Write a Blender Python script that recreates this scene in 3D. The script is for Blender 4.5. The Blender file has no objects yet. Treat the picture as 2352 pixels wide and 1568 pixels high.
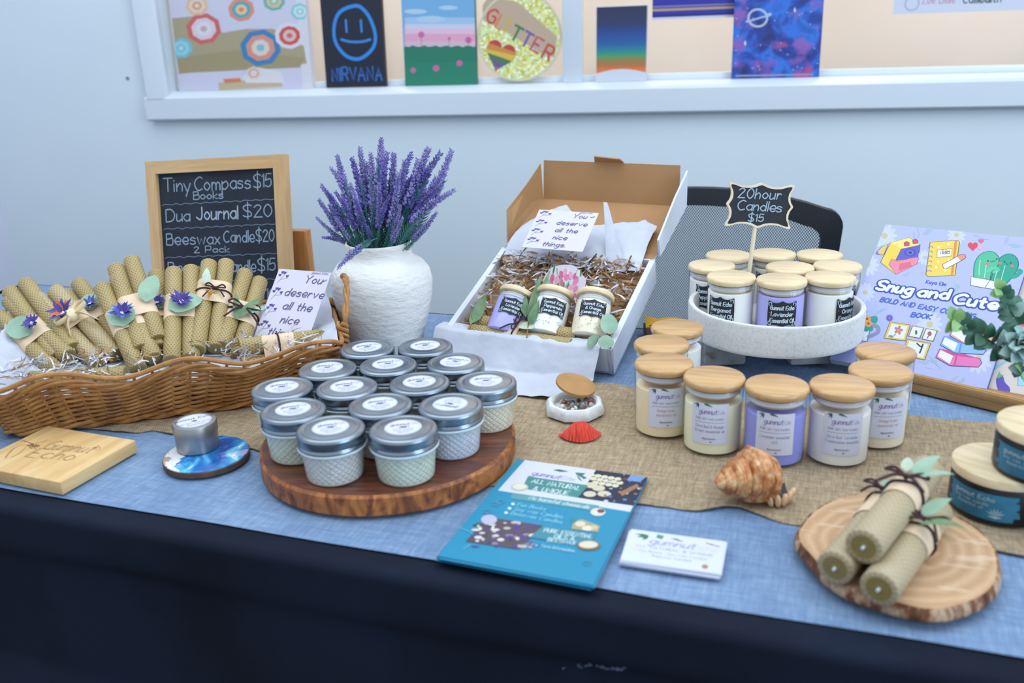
import bpy, bmesh, math, random
from mathutils import Vector, Matrix, Euler, noise
PI = math.pi
R = random.Random(7)
SC = bpy.context.scene
COL = SC.collection

# ---------------------------------------------------------------- camera
IMW, IMH, FPX = 2352.0, 1568.0, 2084.0
PITCH, ROLL, YAW = math.radians(19.01), math.radians(-2.0), math.radians(19.59)
TZ = 0.74                                   # top of the blue cloth
CAM = Vector((0, 0, TZ + 0.4577))
_f = Vector((0, math.cos(PITCH), -math.sin(PITCH))); _r = Vector((1, 0, 0)); _u = _r.cross(_f)
_rr = _r * math.cos(ROLL) + _u * math.sin(ROLL)
_uu = -_r * math.sin(ROLL) + _u * math.cos(ROLL)
_Z = Matrix.Rotation(YAW, 3, 'Z')
FW, RT, UP = _Z @ _f, _Z @ _rr, _Z @ _uu
cd = bpy.data.cameras.new('camera'); cam = bpy.data.objects.new('camera', cd); COL.objects.link(cam)
cd.sensor_width = 36.0; cd.lens = 36.0 * FPX / IMW; cd.clip_start = 0.02; cd.clip_end = 60
M = Matrix.Identity(4)
for i in range(3):
    M[i][0], M[i][1], M[i][2], M[i][3] = RT[i], UP[i], -FW[i], CAM[i]
cam.matrix_world = M
cd.dof.use_dof = True; cd.dof.focus_distance = 1.27; cd.dof.aperture_fstop = 4.5
SC.camera = cam
# ---------------------------------------------------------------- light and exposure
SC.view_settings.view_transform = 'Standard'; SC.view_settings.look = 'None'
SC.view_settings.exposure = 0.15; SC.view_settings.gamma = 1.0
w = bpy.data.worlds.new('world'); SC.world = w; w.use_nodes = True
bg = w.node_tree.nodes['Background']; bg.inputs[0].default_value = (0.76, 0.87, 1.0, 1); bg.inputs[1].default_value = 0.80
def area(name, loc, aim, sx, sy, power, col):
    l = bpy.data.lights.new(name, 'AREA'); l.shape = 'RECTANGLE'; l.size = sx; l.size_y = sy
    l.energy = power; l.color = col
    o = bpy.data.objects.new(name, l); COL.objects.link(o); o.location = loc
    o.rotation_euler = (Vector(aim) - Vector(loc)).to_track_quat('-Z', 'Y').to_euler()
    return o
area('ceiling_light', (-0.1, 1.0, 2.62), (-0.1, 1.15, 0), 4.2, 1.8, 46, (0.83, 0.92, 1.0))
area('daylight_from_window', (2.7, -0.2, 1.75), (0.0, 1.0, 0.8), 1.6, 1.5, 40, (0.60, 0.79, 1.0))

# ---------------------------------------------------------------- placing helpers
def ray(x, y): return FW + RT * ((x - IMW / 2) / FPX) - UP * ((y - IMH / 2) / FPX)
def at(x, y, z=TZ): d = ray(x, y); return CAM + d * ((z - CAM.z) / d.z)
def atd(x, y, depth): return CAM + ray(x, y) * depth
def aty(x, y, Y): d = ray(x, y); return CAM + d * (Y / d.y)
def plane_hit(x, y, p, n): d = ray(x, y); return CAM + d * ((p - CAM).dot(n) / d.dot(n))

# ---------------------------------------------------------------- materials
def lin(h):
    h = h.lstrip('#'); out = []
    for i in (0, 2, 4):
        c = int(h[i:i + 2], 16) / 255
        out.append(c / 12.92 if c <= .04045 else ((c + .055) / 1.055) ** 2.4)
    return tuple(out) + (1,)
_M = {}
def new(name, col, rough=.6, metal=0., **k):
    m = bpy.data.materials.new(name); m.use_nodes = True
    b = m.node_tree.nodes['Principled BSDF']
    b.inputs['Base Color'].default_value = lin(col) if isinstance(col, str) else tuple(col) + (1,)
    b.inputs['Roughness'].default_value = rough; b.inputs['Metallic'].default_value = metal
    for kk, v in k.items(): b.inputs[kk.replace('_', ' ')].default_value = v
    _M[name] = m
    return m
def pm(col, rough=.55):
    k = 'print' + col.strip('#') + ('' if rough == .55 else str(int(rough * 100)))
    return _M.get(k) or new(k, tuple(v * .80 for v in lin(col)[:3]), rough)
class NT:
    def __init__(s, m): s.t = m.node_tree; s.b = s.t.nodes['Principled BSDF']
    def n(s, t, **k):
        q = s.t.nodes.new(t)
        for a, v in k.items(): setattr(q, a, v)
        return q
    def l(s, a, b): s.t.links.new(a, b)
    def setv(s, sock, v):
        if hasattr(v, 'is_linked') or hasattr(v, 'links'): s.l(v, sock)
        else: sock.default_value = v
    def m(s, op, a, b=0., c=None):
        q = s.n('ShaderNodeMath', operation=op); s.setv(q.inputs[0], a); s.setv(q.inputs[1], b)
        if c is not None: s.setv(q.inputs[2], c)
        return q.outputs[0]
    def co(s, scale=(1, 1, 1), which='Object', rand=False):
        tc = s.n('ShaderNodeTexCoord'); mp = s.n('ShaderNodeMapping'); mp.inputs['Scale'].default_value = scale
        s.l(tc.outputs[which], mp.inputs[0])
        if rand:
            oi = s.n('ShaderNodeObjectInfo'); mu = s.n('ShaderNodeVectorMath', operation='SCALE')
            cv = s.n('ShaderNodeCombineXYZ')
            for i in range(3): s.l(oi.outputs['Random'], cv.inputs[i])
            s.l(cv.outputs[0], mu.inputs[0]); mu.inputs[3].default_value = 37.; s.l(mu.outputs[0], mp.inputs['Location'])
        return mp.outputs[0]
    def noise(s, vec, scale, detail=4., rough=.55, dist=0.):
        q = s.n('ShaderNodeTexNoise'); s.l(vec, q.inputs['Vector']); q.inputs['Scale'].default_value = scale
        q.inputs['Detail'].default_value = detail; q.inputs['Roughness'].default_value = rough; q.inputs['Distortion'].default_value = dist
        return q.outputs['Fac']
    def ramp(s, fac, stops):
        q = s.n('ShaderNodeValToRGB'); s.l(fac, q.inputs[0]); e = q.color_ramp.elements
        while len(e) < len(stops): e.new(.5)
        for el, (p, c) in zip(e, stops): el.position = p; el.color = lin(c) if isinstance(c, str) else (c, c, c, 1)
        return q.outputs[0]
    def mix(s, fac, a, b):
        q = s.n('ShaderNodeMix', data_type='RGBA'); s.setv(q.inputs[0], fac)
        for sk, v in ((q.inputs[6], a), (q.inputs[7], b)):
            if isinstance(v, str): sk.default_value = lin(v)
            else: s.l(v, sk)
        return q.outputs[2]
    def color(s, v): s.l(v, s.b.inputs['Base Color'])
    def bump(s, h, dist=.001, strength=1.):
        q = s.n('ShaderNodeBump'); q.inputs['Strength'].default_value = strength; q.inputs['Distance'].default_value = dist
        s.l(h, q.inputs['Height']); s.l(q.outputs[0], s.b.inputs['Normal'])
    def xyz(s, v):
        q = s.n('ShaderNodeSeparateXYZ'); s.l(v, q.inputs[0]); return q.outputs
def noisy(name, stops, scale, rough=.6, sc=(1, 1, 1), detail=4, bump=0, bscale=None, rand=False, dist=0, **k):
    m = new(name, '#808080', rough, **k); t = NT(m); v = t.co(sc, rand=rand)
    f = t.noise(v, scale, detail, dist=dist); t.color(t.ramp(f, stops))
    if bump: t.bump(t.noise(v, bscale or scale, 6), bump)
    return m
def wood(name, stops, sc=(6, 60, 60), scale=3., rough=.5, rand=True, bump=.0002, dist=.6, **k):
    return noisy(name, stops, scale, rough, sc, 6, bump, rand=rand, dist=dist, **k)
def thin_glass(name, tint=(1, 1, 1), rough=.02, ior=1.45, base=0.0):
    m = bpy.data.materials.new(name); m.use_nodes = True; nt = m.node_tree; nt.nodes.clear()
    o = nt.nodes.new('ShaderNodeOutputMaterial'); mx = nt.nodes.new('ShaderNodeMixShader'); fr = nt.nodes.new('ShaderNodeFresnel')
    tr = nt.nodes.new('ShaderNodeBsdfTransparent'); gl = nt.nodes.new('ShaderNodeBsdfGlossy')
    fr.inputs['IOR'].default_value = ior; tr.inputs[0].default_value = tuple(tint) + (1,); gl.inputs['Roughness'].default_value = rough
    ge = nt.nodes.new('ShaderNodeNewGeometry'); mr = nt.nodes.new('ShaderNodeMapRange')
    mr.inputs['To Min'].default_value = ior; mr.inputs['To Max'].default_value = 1 / ior
    nt.links.new(ge.outputs['Backfacing'], mr.inputs['Value']); nt.links.new(mr.outputs[0], fr.inputs['IOR'])
    nt.links.new(fr.outputs[0], mx.inputs[0])
    nt.links.new(tr.outputs[0], mx.inputs[1]); nt.links.new(gl.outputs[0], mx.inputs[2]); nt.links.new(mx.outputs[0], o.inputs[0])
    _M[name] = m
    return m

# ---------------------------------------------------------------- mesh builder
class MB:
    def __init__(s): s.v = []; s.f = []; s.mi = []; s.mats = []; s.M = Matrix.Identity(4)
    def mat(s, m):
        if m not in s.mats: s.mats.append(m)
        return s.mats.index(m)
    def add(s, vs, fs, m):
        o = len(s.v); k = s.mat(m)
        s.v += [tuple(s.M @ Vector(p)) for p in vs]
        for f in fs: s.f.append([i + o for i in f]); s.mi.append(k)
    def lathe(s, prof, seg, m, cap0=True, cap1=True, fn=None, arc=None, a0=0):
        vs = []; n = len(prof)
        for (r, z) in prof:
            for j in range(seg):
                a = 2 * PI * j / seg + a0; rr = r * (fn(a, r, z) if fn else 1.)
                vs.append((rr * math.cos(a), rr * math.sin(a), z))
        fs = [[i * seg + j, i * seg + (j + 1) % seg, (i + 1) * seg + (j + 1) % seg, (i + 1) * seg + j] for i in range(n - 1) for j in range(seg)]
        if cap0: fs.append(list(range(seg))[::-1])
        if cap1: fs.append([(n - 1) * seg + j for j in range(seg)])
        s.add(vs, fs, m)
    def tube(s, pts, rad, seg, m, caps=True, flat=1.):
        pts = [Vector(p) for p in pts]; n = len(pts); vs = []
        rads = rad if isinstance(rad, (list, tuple)) else [rad] * n
        t = (pts[1] - pts[0]).normalized()
        up = Vector((0, 0, 1)) if abs(t.z) < .9 else Vector((1, 0, 0))
        nx = t.cross(up).normalized()
        for i in range(n):
            t = (pts[min(i + 1, n - 1)] - pts[max(i - 1, 0)])
            if t.length < 1e-9: t = Vector((0, 0, 1))
            t.normalize(); nx = (nx - t * nx.dot(t)).normalized(); ny = t.cross(nx)
            for j in range(seg):
                a = 2 * PI * j / seg
                vs.append(pts[i] + (nx * math.cos(a) + ny * math.sin(a) * flat) * rads[i])
        fs = [[i * seg + j, i * seg + (j + 1) % seg, (i + 1) * seg + (j + 1) % seg, (i + 1) * seg + j] for i in range(n - 1) for j in range(seg)]
        if caps: fs += [list(range(seg))[::-1], [(n - 1) * seg + j for j in range(seg)]]
        s.add(vs, fs, m)
    def box(s, c, d, m, bev=0., rot=None):
        b = bmesh.new(); bmesh.ops.create_cube(b, size=1)
        bmesh.ops.scale(b, vec=d, verts=b.verts)
        if bev: bmesh.ops.bevel(b, geom=b.edges[:], offset=bev, segments=2, profile=.5, affect='EDGES')
        mx = Matrix.Translation(c) @ (rot.to_4x4() if rot else Matrix.Identity(4))
        b.verts.index_update()
        s.add([mx @ v.co for v in b.verts], [[v.index for v in f.verts] for f in b.faces], m); b.free()
    def grid(s, fn, nu, nv, m, thick=0.):
        P = [[Vector(fn(i / nu, j / nv)) for j in range(nv + 1)] for i in range(nu + 1)]
        idx = lambda i, j: i * (nv + 1) + j
        vs = [P[i][j] for i in range(nu + 1) for j in range(nv + 1)]
        fs = [[idx(i, j), idx(i + 1, j), idx(i + 1, j + 1), idx(i, j + 1)] for i in range(nu) for j in range(nv)]
        if thick:
            N = []
            for i in range(nu + 1):
                for j in range(nv + 1):
                    du = P[min(i + 1, nu)][j] - P[max(i - 1, 0)][j]; dv = P[i][min(j + 1, nv)] - P[i][max(j - 1, 0)]
                    q = du.cross(dv); N.append(q.normalized() if q.length > 1e-12 else Vector((0, 0, 1)))
            k = len(vs); vs = vs + [v - n * thick for v, n in zip(vs, N)]
            fs = fs + [[a + k for a in f][::-1] for f in fs]
            rim = [idx(i, 0) for i in range(nu + 1)] + [idx(nu, j) for j in range(1, nv + 1)] + [idx(i, nv) for i in range(nu - 1, -1, -1)] + [idx(0, j) for j in range(nv - 1, 0, -1)]
            fs += [[rim[(i + 1) % len(rim)], rim[i], rim[i] + k, rim[(i + 1) % len(rim)] + k] for i in range(len(rim))]
        s.add(vs, fs, m)
    def prism(s, poly, z0, z1, m, mside=None):
        n = len(poly)
        s.add([(x, y, z0) for x, y in poly] + [(x, y, z1) for x, y in poly], [list(range(n))[::-1], [n + i for i in range(n)]], m)
        s.add([(x, y, z0) for x, y in poly] + [(x, y, z1) for x, y in poly], [[i, (i + 1) % n, n + (i + 1) % n, n + i] for i in range(n)], mside or m)
    def ball(s, c, r, m, seg=8, rings=5, sc=(1, 1, 1), rot=None):
        vs = []; fs = []
        for i in range(1, rings):
            a = PI * i / rings
            for j in range(seg):
                b = 2 * PI * j / seg; vs.append(Vector((r * sc[0] * math.sin(a) * math.cos(b), r * sc[1] * math.sin(a) * math.sin(b), r * sc[2] * math.cos(a))))
        vs += [Vector((0, 0, r * sc[2])), Vector((0, 0, -r * sc[2]))]; T = len(vs) - 2
        for i in range(rings - 2):
            for j in range(seg): fs.append([i * seg + j, (i + 1) * seg + j, (i + 1) * seg + (j + 1) % seg, i * seg + (j + 1) % seg])
        for j in range(seg):
            fs.append([T, j, (j + 1) % seg]); fs.append([T + 1, (rings - 2) * seg + (j + 1) % seg, (rings - 2) * seg + j])
        if rot: vs = [rot @ v for v in vs]
        c = Vector(c); s.add([v + c for v in vs], fs, m)
    def leaf(s, base, d, nrm, L, W, m, bend=.15, n=6, tip=.5, fold=.12, round_=False):
        d = Vector(d).normalized(); nrm = Vector(nrm); nrm = (nrm - d * nrm.dot(d)).normalized(); sd = d.cross(nrm); vs = []; base = Vector(base)
        for i in range(n + 1):
            t = i / n; w = W * (math.sin(PI * min(1, t ** (.62 if not round_ else .75))) ** (.8 if not round_ else .6)) * .5 if 0 < i < n else W * .02
            c = base + d * (L * t) + nrm * (bend * L * math.sin(PI * t * .8))
            vs += [c - sd * w + nrm * fold * w, c, c + sd * w + nrm * fold * w]
        fs = []
        for i in range(n):
            a = i * 3; fs += [[a, a + 1, a + 4, a + 3], [a + 1, a + 2, a + 5, a + 4]]
        s.add(vs, fs, m)
    def build(s, name, parent=None, smooth=True, angle=42):
        me = bpy.data.meshes.new(name); me.from_pydata(s.v, [], s.f)
        for m in s.mats: me.materials.append(m)
        me.polygons.foreach_set('material_index', s.mi)
        if smooth:
            me.polygons.foreach_set('use_smooth', [True] * len(s.f)); me.update()
            me.set_sharp_from_angle(angle=math.radians(angle))
        me.update()
        o = bpy.data.objects.new(name, me); COL.objects.link(o)
        if parent: o.parent = parent
        return o
def tag(o, label=None, cat=None, group=None, kind=None):
    if label: o['label'] = label
    if cat: o['category'] = cat
    if group: o['group'] = group
    if kind: o['kind'] = kind
    return o
def thing(name, label, cat, loc=(0, 0, 0), rz=0., group=None, mw=None):
    o = bpy.data.objects.new(name, None); COL.objects.link(o); o.empty_display_size = .02
    if mw is not None: o.matrix_world = mw
    else: o.location = loc; o.rotation_euler = (0, 0, rz)
    return tag(o, label, cat, group)
def copy_tree(o, parent=None):
    c = o.copy(); COL.objects.link(c)
    if parent: c.parent = parent
    for ch in list(o.children): copy_tree(ch, c)
    return c
def dup(o, loc, rz=0., label=None):
    c = copy_tree(o); c.location = loc; c.rotation_euler = (0, 0, rz)
    if label: c['label'] = label
    return c
def frame(o, ex, ey):
    ex = Vector(ex).normalized(); ey = Vector(ey); ey = (ey - ex * ey.dot(ex)).normalized(); ez = ex.cross(ey)
    m = Matrix.Identity(4)
    for i in range(3): m[i][0], m[i][1], m[i][2], m[i][3] = ex[i], ey[i], ez[i], o[i]
    return m
# ---------------------------------------------------------------- drawing with strokes (lettering and printed pictures)
G = {}
for ln in """A !04 4E 84|!18 78
B !04 0E|0E 5E 6C 5A 09|09 6A 77 64 04
C 7D 4E 0B 07 34 75
D !04 0E|0E 5E 8A 65 04
E !7E 0E 04 74|!09 59
F !7E 0E 04|!09 59
G 7D 4E 0B 07 34 75 79 49
H !04 0E|!74 7E|!09 79
I !04 0E
J 6E 67 44 06
K !04 0E|!7E 09 74
L !0E 04 64
M !04 1E 58 9E A4
N !04 0E 74 7E
O 4E 0B 07 44 87 8B 4E
P !04 0E|0E 6E 7B 68 08
Q 4E 0B 07 44 87 8B 4E|!57 94
R !04 0E|0E 6E 7B 69 09|!49 74
S 7D 4E 0C 29 68 75 34 05
T !0E 8E|!4E 44
U 0E 06 44 76 7E
V !0E 44 8E
W !0E 24 5B 84 AE
X !0E 74|!7E 04
Y !0E 49 8E|!49 44
Z !0E 7E 04 74
a 69 3A 07 34 66|!6A 64
b !0E 04|08 4A 67 34 05
c 69 3A 07 34 65
d !6E 64|68 3A 07 34 66
e 07 67 5A 2A 07 34 65
f 5E 3E 2B 24|!0A 4A
g 69 3A 07 34 66|!6A 62|62 30 01
h !0E 04|07 3A 58 54
i !04 0A|!0C 0D
j 2A 22 00|!2C 2D
k !0E 04|!5A 07 54
l !0E 04
m !04 0A|08 2A 48 44|48 6A 88 84
n !04 0A|07 3A 58 54
o 3A 07 34 67 3A
p !0A 00|08 4A 67 34 05
q 69 3A 07 34 66|!6A 60
r !04 0A|07 2A 49
s 59 2A 08 47 55 24 05
t 2D 25 44|!0A 4A
u 0A 05 24 56|!5A 54
v !0A 34 6A
w !0A 24 49 64 8A
x !0A 54|!5A 04
y !0A 34|!6A 20
z !0A 5A 04 54
0 3E 0B 07 34 67 6B 3E
1 !0C 2E 24
2 0C 3E 6C 38 04|!04 74
3 0D 4E 6C 29|29 67 34 05
5 !6E 1E 09|09 5A 66 34 05
8 3E 0C 39 66 34 06 39 6C 3E
9 6C 3E 0C 29 6C|!6C 54
$ 7D 4E 0C 29 68 75 34 05|!4G 42
& 85 2C 4E 5C 07 24 45 78
. !04 05
! !06 0E|!04 05
@ 67 4A 27 46 67 7A 4E 0A 06 44 75
- !09 39""".split('\n'):
    G[ln[0]] = [([(int(p[0], 36) / 10, (int(p[1], 36) - 4) / 10) for p in st.lstrip('!').split()], st[0] == '!') for st in ln[2:].split('|')]
def smooth(P, k=5):
    if len(P) < 3: return P
    cl = P[0] == P[-1]; Q = []; n = len(P)
    for i in range(n - 1):
        p1, p2 = P[i], P[i + 1]; p0 = P[i - 1] if i else (P[-2] if cl else p1); p3 = P[i + 2] if i + 2 < n else (P[1] if cl else p2)
        for j in range(k):
            t = j / k; Q.append(tuple(.5 * (2 * b + (c - a) * t + (2 * a - 5 * b + 4 * c - d) * t * t + (3 * b - a - 3 * c + d) * t ** 3) for a, b, c, d in zip(p0, p1, p2, p3)))
    return Q + [P[-1]]
def circ(cx, cy, rx, ry=None, n=20, rot=0., a0=0., a1=2 * PI):
    ry = rx if ry is None else ry; c, s = math.cos(rot), math.sin(rot); full = abs(a1 - a0 - 2 * PI) < 1e-6
    return [(cx + rx * math.cos(a) * c - ry * math.sin(a) * s, cy + rx * math.cos(a) * s + ry * math.sin(a) * c) for a in [a0 + (a1 - a0) * i / (n if full else n - 1) for i in range(n)]]
class Print:
    def __init__(s): s.p = []; s.k = 0
    def fill(s, P, col, lay=None): s.k += .02; s.p.append((list(P), col, s.k if lay is None else lay))
    def rect(s, x0, y0, x1, y1, col, lay=None): s.fill([(x0, y0), (x1, y0), (x1, y1), (x0, y1)], col, lay)
    def stroke(s, P, w, col, lay=None, closed=False):
        if lay is None: s.k += .08; lay = s.k - .06
        P = [p for i, p in enumerate(P) if i == 0 or math.dist(p, P[i - 1]) > 1e-7]
        if closed: P = P + [P[0]]
        n = len(P)
        if n < 2: return
        L = []; Rr = []
        for i in range(n):
            a = P[max(i - 1, 0)]; b = P[min(i + 1, n - 1)]
            if closed and i in (0, n - 1): a, b = P[n - 2], P[1]
            d = math.dist(a, b) or 1; nx, ny = -(b[1] - a[1]) / d * w / 2, (b[0] - a[0]) / d * w / 2
            L.append((P[i][0] + nx, P[i][1] + ny)); Rr.append((P[i][0] - nx, P[i][1] - ny))
        for i in range(n - 1): s.p.append(([Rr[i], Rr[i + 1], L[i + 1], L[i]], col, lay + .02 * (i % 3)))
        if not closed:
            for e in (P[0], P[-1]): s.p.append((circ(e[0], e[1], w / 2, n=8), col, lay + .06 + (.02 if e is P[-1] else 0)))
    def outline(s, P, col, w, lc): s.fill(P, col); s.stroke(P, w, lc, closed=True)
    def text(s, t, x, y, h, w, col, slant=0., sp=.28, anchor='l', jit=0., rot=0., sx=1., grow=0., fit=0.):
        if fit: sx = fit / h / max(.1, sum((.35 if G.get(c) is None else max(p[0] for st, _ in G[c] for p in st)) + sp for c in t) - sp)
        rr = random.Random(t); adv = []; W = 0
        for ch in t:
            g = G.get(ch); gw = .35 if g is None else max(p[0] for st, _ in g for p in st); adv.append((g, W)); W += (gw + sp) * sx
        W -= sp * sx; x0 = {'l': 0, 'c': -W / 2, 'r': -W}[anchor]; c, sn = math.cos(rot), math.sin(rot)
        lay = s.k + .02; ns = 0
        for g, ox in adv:
            if not g: continue
            dx, dy, ds = (rr.uniform(-jit, jit) for _ in range(3))
            for st, sharp in g:
                q = st if sharp else smooth(st, 4); Q = []
                for px, py in q:
                    u = (x0 + ox + px * sx * (1 + ds) + slant * py + dx) * h; v = (py * (1 + ds) + dy) * h
                    Q.append((x + u * c - v * sn, y + u * sn + v * c))
                s.stroke(Q, w + grow, col, lay + .025 * (ns % 4)); ns += 1
        s.k = lay + .18
        return W * h
    def emit(s, mb, o, ex, ey, n, eps=.00025, off=.0002):
        o, ex, ey, n = Vector(o), Vector(ex), Vector(ey), Vector(n)
        for P, col, lay in s.p: mb.add([o + ex * a + ey * b + n * (off + lay * eps) for a, b in P], [list(range(len(P)))], pm(col) if isinstance(col, str) else col)
    def wrap(s, mb, rad, zc, a0=0., eps=.0002, off=.0001):
        # around a cylinder of radius rad whose front faces -Y
        for P, col, lay in s.p:
            rr = rad + off + lay * eps
            mb.add([(rr * math.sin(a / rad + a0), -rr * math.cos(a / rad + a0), zc + b) for a, b in P], [list(range(len(P)))], pm(col) if isinstance(col, str) else col)
def spread(P, dmin, it=60):
    """nudge round things standing side by side until none of them cuts into its neighbour"""
    for _ in range(it):
        for i in range(len(P)):
            for j in range(i):
                d = P[i].xy - P[j].xy; L = d.length
                if L < dmin: q = d * ((dmin - L) / L / 2); P[i].x += q.x; P[i].y += q.y; P[j].x -= q.x; P[j].y -= q.y
    return P
def nz(x, y=0., z=0., s=1.): return noise.noise(Vector((x * s, y * s, z * s)))
# ================================================================= MATERIALS
WHITE = '#e6e8ee'
m_wall = noisy('wall_paint', [(.3, '#d3dee4'), (.7, '#d8e2e7')], 2.2, .55, bump=.0004, bscale=60)
m_trim = new('white_gloss', '#d2dae2', .25)
m_cream = noisy('cream_wall', [(.3, '#e8d6c4'), (.7, '#eee0d2')], 1.5, .6)
m_floor = noisy('grey_carpet', [(.3, '#3f444b'), (.7, '#51565e')], 90, .9, bump=.002)
m_glass = thin_glass('clear_glass')
m_jarglass = thin_glass('jar_glass', (.985, .99, .99), .02, 1.38)
m_plastic = new('black_plastic', '#15181d', .45)

# ================================================================= SETTING
WP = atd(1176, 270, 2.5); wa = math.radians(7.4)
WX = Vector((math.cos(wa), math.sin(wa), 0)); WN = Vector((math.sin(wa), -math.cos(wa), 0)); WZ = Vector((0, 0, 1))
W0 = Vector((WP.x, WP.y, 0))
def onw(x, y, off=0.):
    q = plane_hit(x, y, W0 + WN * off, WN); return (q - W0).dot(WX), q.z
def wp(u, z, off=0.): return W0 + WX * u + WZ * z + WN * off
WM = frame(W0, WX, WZ)                      # local: x along the wall, y up, z into the room
ZF = onw(1300, 264, .03)[1]                 # under edge of the sill moulding
ZT = onw(1300, 208, .03)[1]; ZL = onw(1300, 190, -.005)[1]; ZG = onw(1300, 174, -.03)[1]
UL0 = onw(336, 262, .03)[0]; UL1 = onw(383, 215, .03)[0]; UG = onw(406, 205, -.03)[0]
UR = 2.3; ZTOP = 1.95
def wallpart(mb, u0, u1, z0, z1, d0, d1, m, bev=0):
    mb.box(((u0 + u1) / 2, (z0 + z1) / 2, (d0 + d1) / 2), (u1 - u0, z1 - z0, d1 - d0), m, bev)
UC = onw(42, 640)[0]                        # corner with the side wall
mb = MB(); mb.M = WM
wallpart(mb, UC, UL1, 0, 2.6, -.12, 0, m_wall); wallpart(mb, UL1, UR, 0, ZT, -.12, 0, m_wall)
wallpart(mb, UL1, UR, ZTOP, 2.6, -.12, 0, m_wall); wallpart(mb, UR, 3.4, 0, 2.6, -.12, 0, m_wall)
# screw mark and scuff
sx, sz = onw(293, 180)
mb.lathe([(.006, 0), (.005, .0012)], 10, new('scuff', '#76828c', .7)); 
for i in range(len(mb.v) - 20, len(mb.v)): mb.v[i] = tuple(Vector(mb.v[i]) + WX * sx + WZ * sz)
tag(mb.build('wall_back'), kind='structure')
mb = MB(); mb.M = WM
mb.box((UC - .03, 1.3, .9), (.06, 2.6, 2.0), noisy('side_wall_paint', [(.3, '#d3d6e6'), (.7, '#d8dbea')], 2., .6))
tag(mb.build('wall_left'), kind='structure')
mb = MB(); mb.box((0, 0, -.02), (9, 8, .04), m_floor); tag(mb.build('floor'), kind='structure')
# window frame: moulding with a sloping sill, an inner rail, the mullion
def prof_run(mb, prof, u0, u1, m):          # profile in (z, depth) swept along the wall
    n = len(prof)
    mb.add([(u0, z, d) for z, d in prof] + [(u1, z, d) for z, d in prof], [[i, (i + 1) % n, n + (i + 1) % n, n + i] for i in range(n)] + [list(range(n))[::-1], [n + i for i in range(n)]], m)
win = thing('window_1', 'white framed interior window with a wide sill holding small paintings', 'window', (0, 0, 0)); win['kind'] = 'structure'
mb = MB(); mb.M = WM
prof_run(mb, [(ZF, 0), (ZF, .022), (ZF + .006, .03), (ZT, .03), (ZT + .004, .026), (ZL, .0), (ZL, -.06), (ZF, -.06)], UL0, UR, m_trim)
mb.build('window_sill', win)
mb = MB(); mb.M = WM
n0 = [(UL0, 0), (UL0 + .004, .024), (UL0 + .01, .03), (UL1 - .012, .03), (UL1, .022), (UG, -.02), (UG, -.06), (UL0, -.06)]
mb.add([(u, ZT - .002, d) for u, d in n0] + [(u, ZTOP, d) for u, d in n0], [[i, (i + 1) % 8, 8 + (i + 1) % 8, 8 + i] for i in range(8)] + [list(range(8))[::-1], list(range(8, 16))], m_trim)
wallpart(mb, UG, UR, ZL, ZG, -.055, -.03, m_trim, .002)
um0, um1 = onw(1293, 110, -.02)[0], onw(1337, 110, -.02)[0]
wallpart(mb, um0, um1, ZL, ZTOP, -.055, -.012, m_trim, .003)
wallpart(mb, UL0, UR, ZTOP - .02, ZTOP + .06, -.06, .03, m_trim, .004)
mb.build('window_frame', win)
mb = MB(); mb.M = WM
wallpart(mb, UG, UR, ZG - .004, ZTOP - .01, -.047, -.043, m_glass); mb.build('window_pane', win)
# next room: cream wall behind the glass, with its own lamp
mb = MB(); mb.M = WM
wallpart(mb, -1.6, 3.4, 0, 2.6, -.75, -.7, m_cream); wallpart(mb, -1.6, 3.4, -.02, 0, -.7, -.12, m_cream)
tag(mb.build('wall_far'), kind='structure')
lp = wp(.5, 2.45, -.4); area('next_room_light', lp, wp(.5, 1.1, -.62), 3.4, .25, 27, (1, .90, .83)).rotation_euler = (0, 0, wa)

# ================================================================= CLOTHS
yF = .6555; xL, xR = -1.52, .75; yB = 1.362
m_blue = new('blue_linen', '#6f94c0', .85); t = NT(m_blue); v = t.co()
f1 = t.noise(t.co((1, 9, 1)), 40, 6); f2 = t.noise(t.co((9, 1, 1)), 40, 6); f3 = t.noise(v, 9, 4)
s_ = t.m('ADD', t.m('MULTIPLY', t.m('ADD', f1, f2), .36), t.m('MULTIPLY', f3, .28))
t.color(t.ramp(s_, [(.30, '#546d90'), (.5, '#708aab'), (.70, '#92a8c2')])); t.bump(t.m('ADD', f1, f2), .0008, .5)
def crease(x, y):
    return .0012 * nz(x * 5, y * 7) + .0007 * nz(x * 17, y * 13, 3)
mb = MB()
mb.grid(lambda a, b: (xL + (xR - xL) * a, yF + (yB - yF) * b + .002 * nz((xL + (xR - xL) * a) * 6) * (1 - b), TZ - .0012 + .6 * crease(xL + (xR - xL) * a, yF + (yB - yF) * b)), 160, 60, m_blue)
def backdrop(a, b):
    x = xL + (xR - xL) * a; p = crease(x, yB) * .6
    return (x, yB + .004 + .004 * min(1, b * 4), TZ - .0012 + p * (1 - b) - .25 * b)
mb.grid(backdrop, 60, 6, m_blue)
tag(mb.build('blue_tablecloth'), 'light blue linen cloth spread over the top of the market table', 'tablecloth')
m_black = noisy('black_cloth', [(.35, '#0d1422'), (.65, '#151e30')], 5, .9, bump=.0006, bscale=500, Specular_IOR_Level=.2)
mb = MB()
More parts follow.
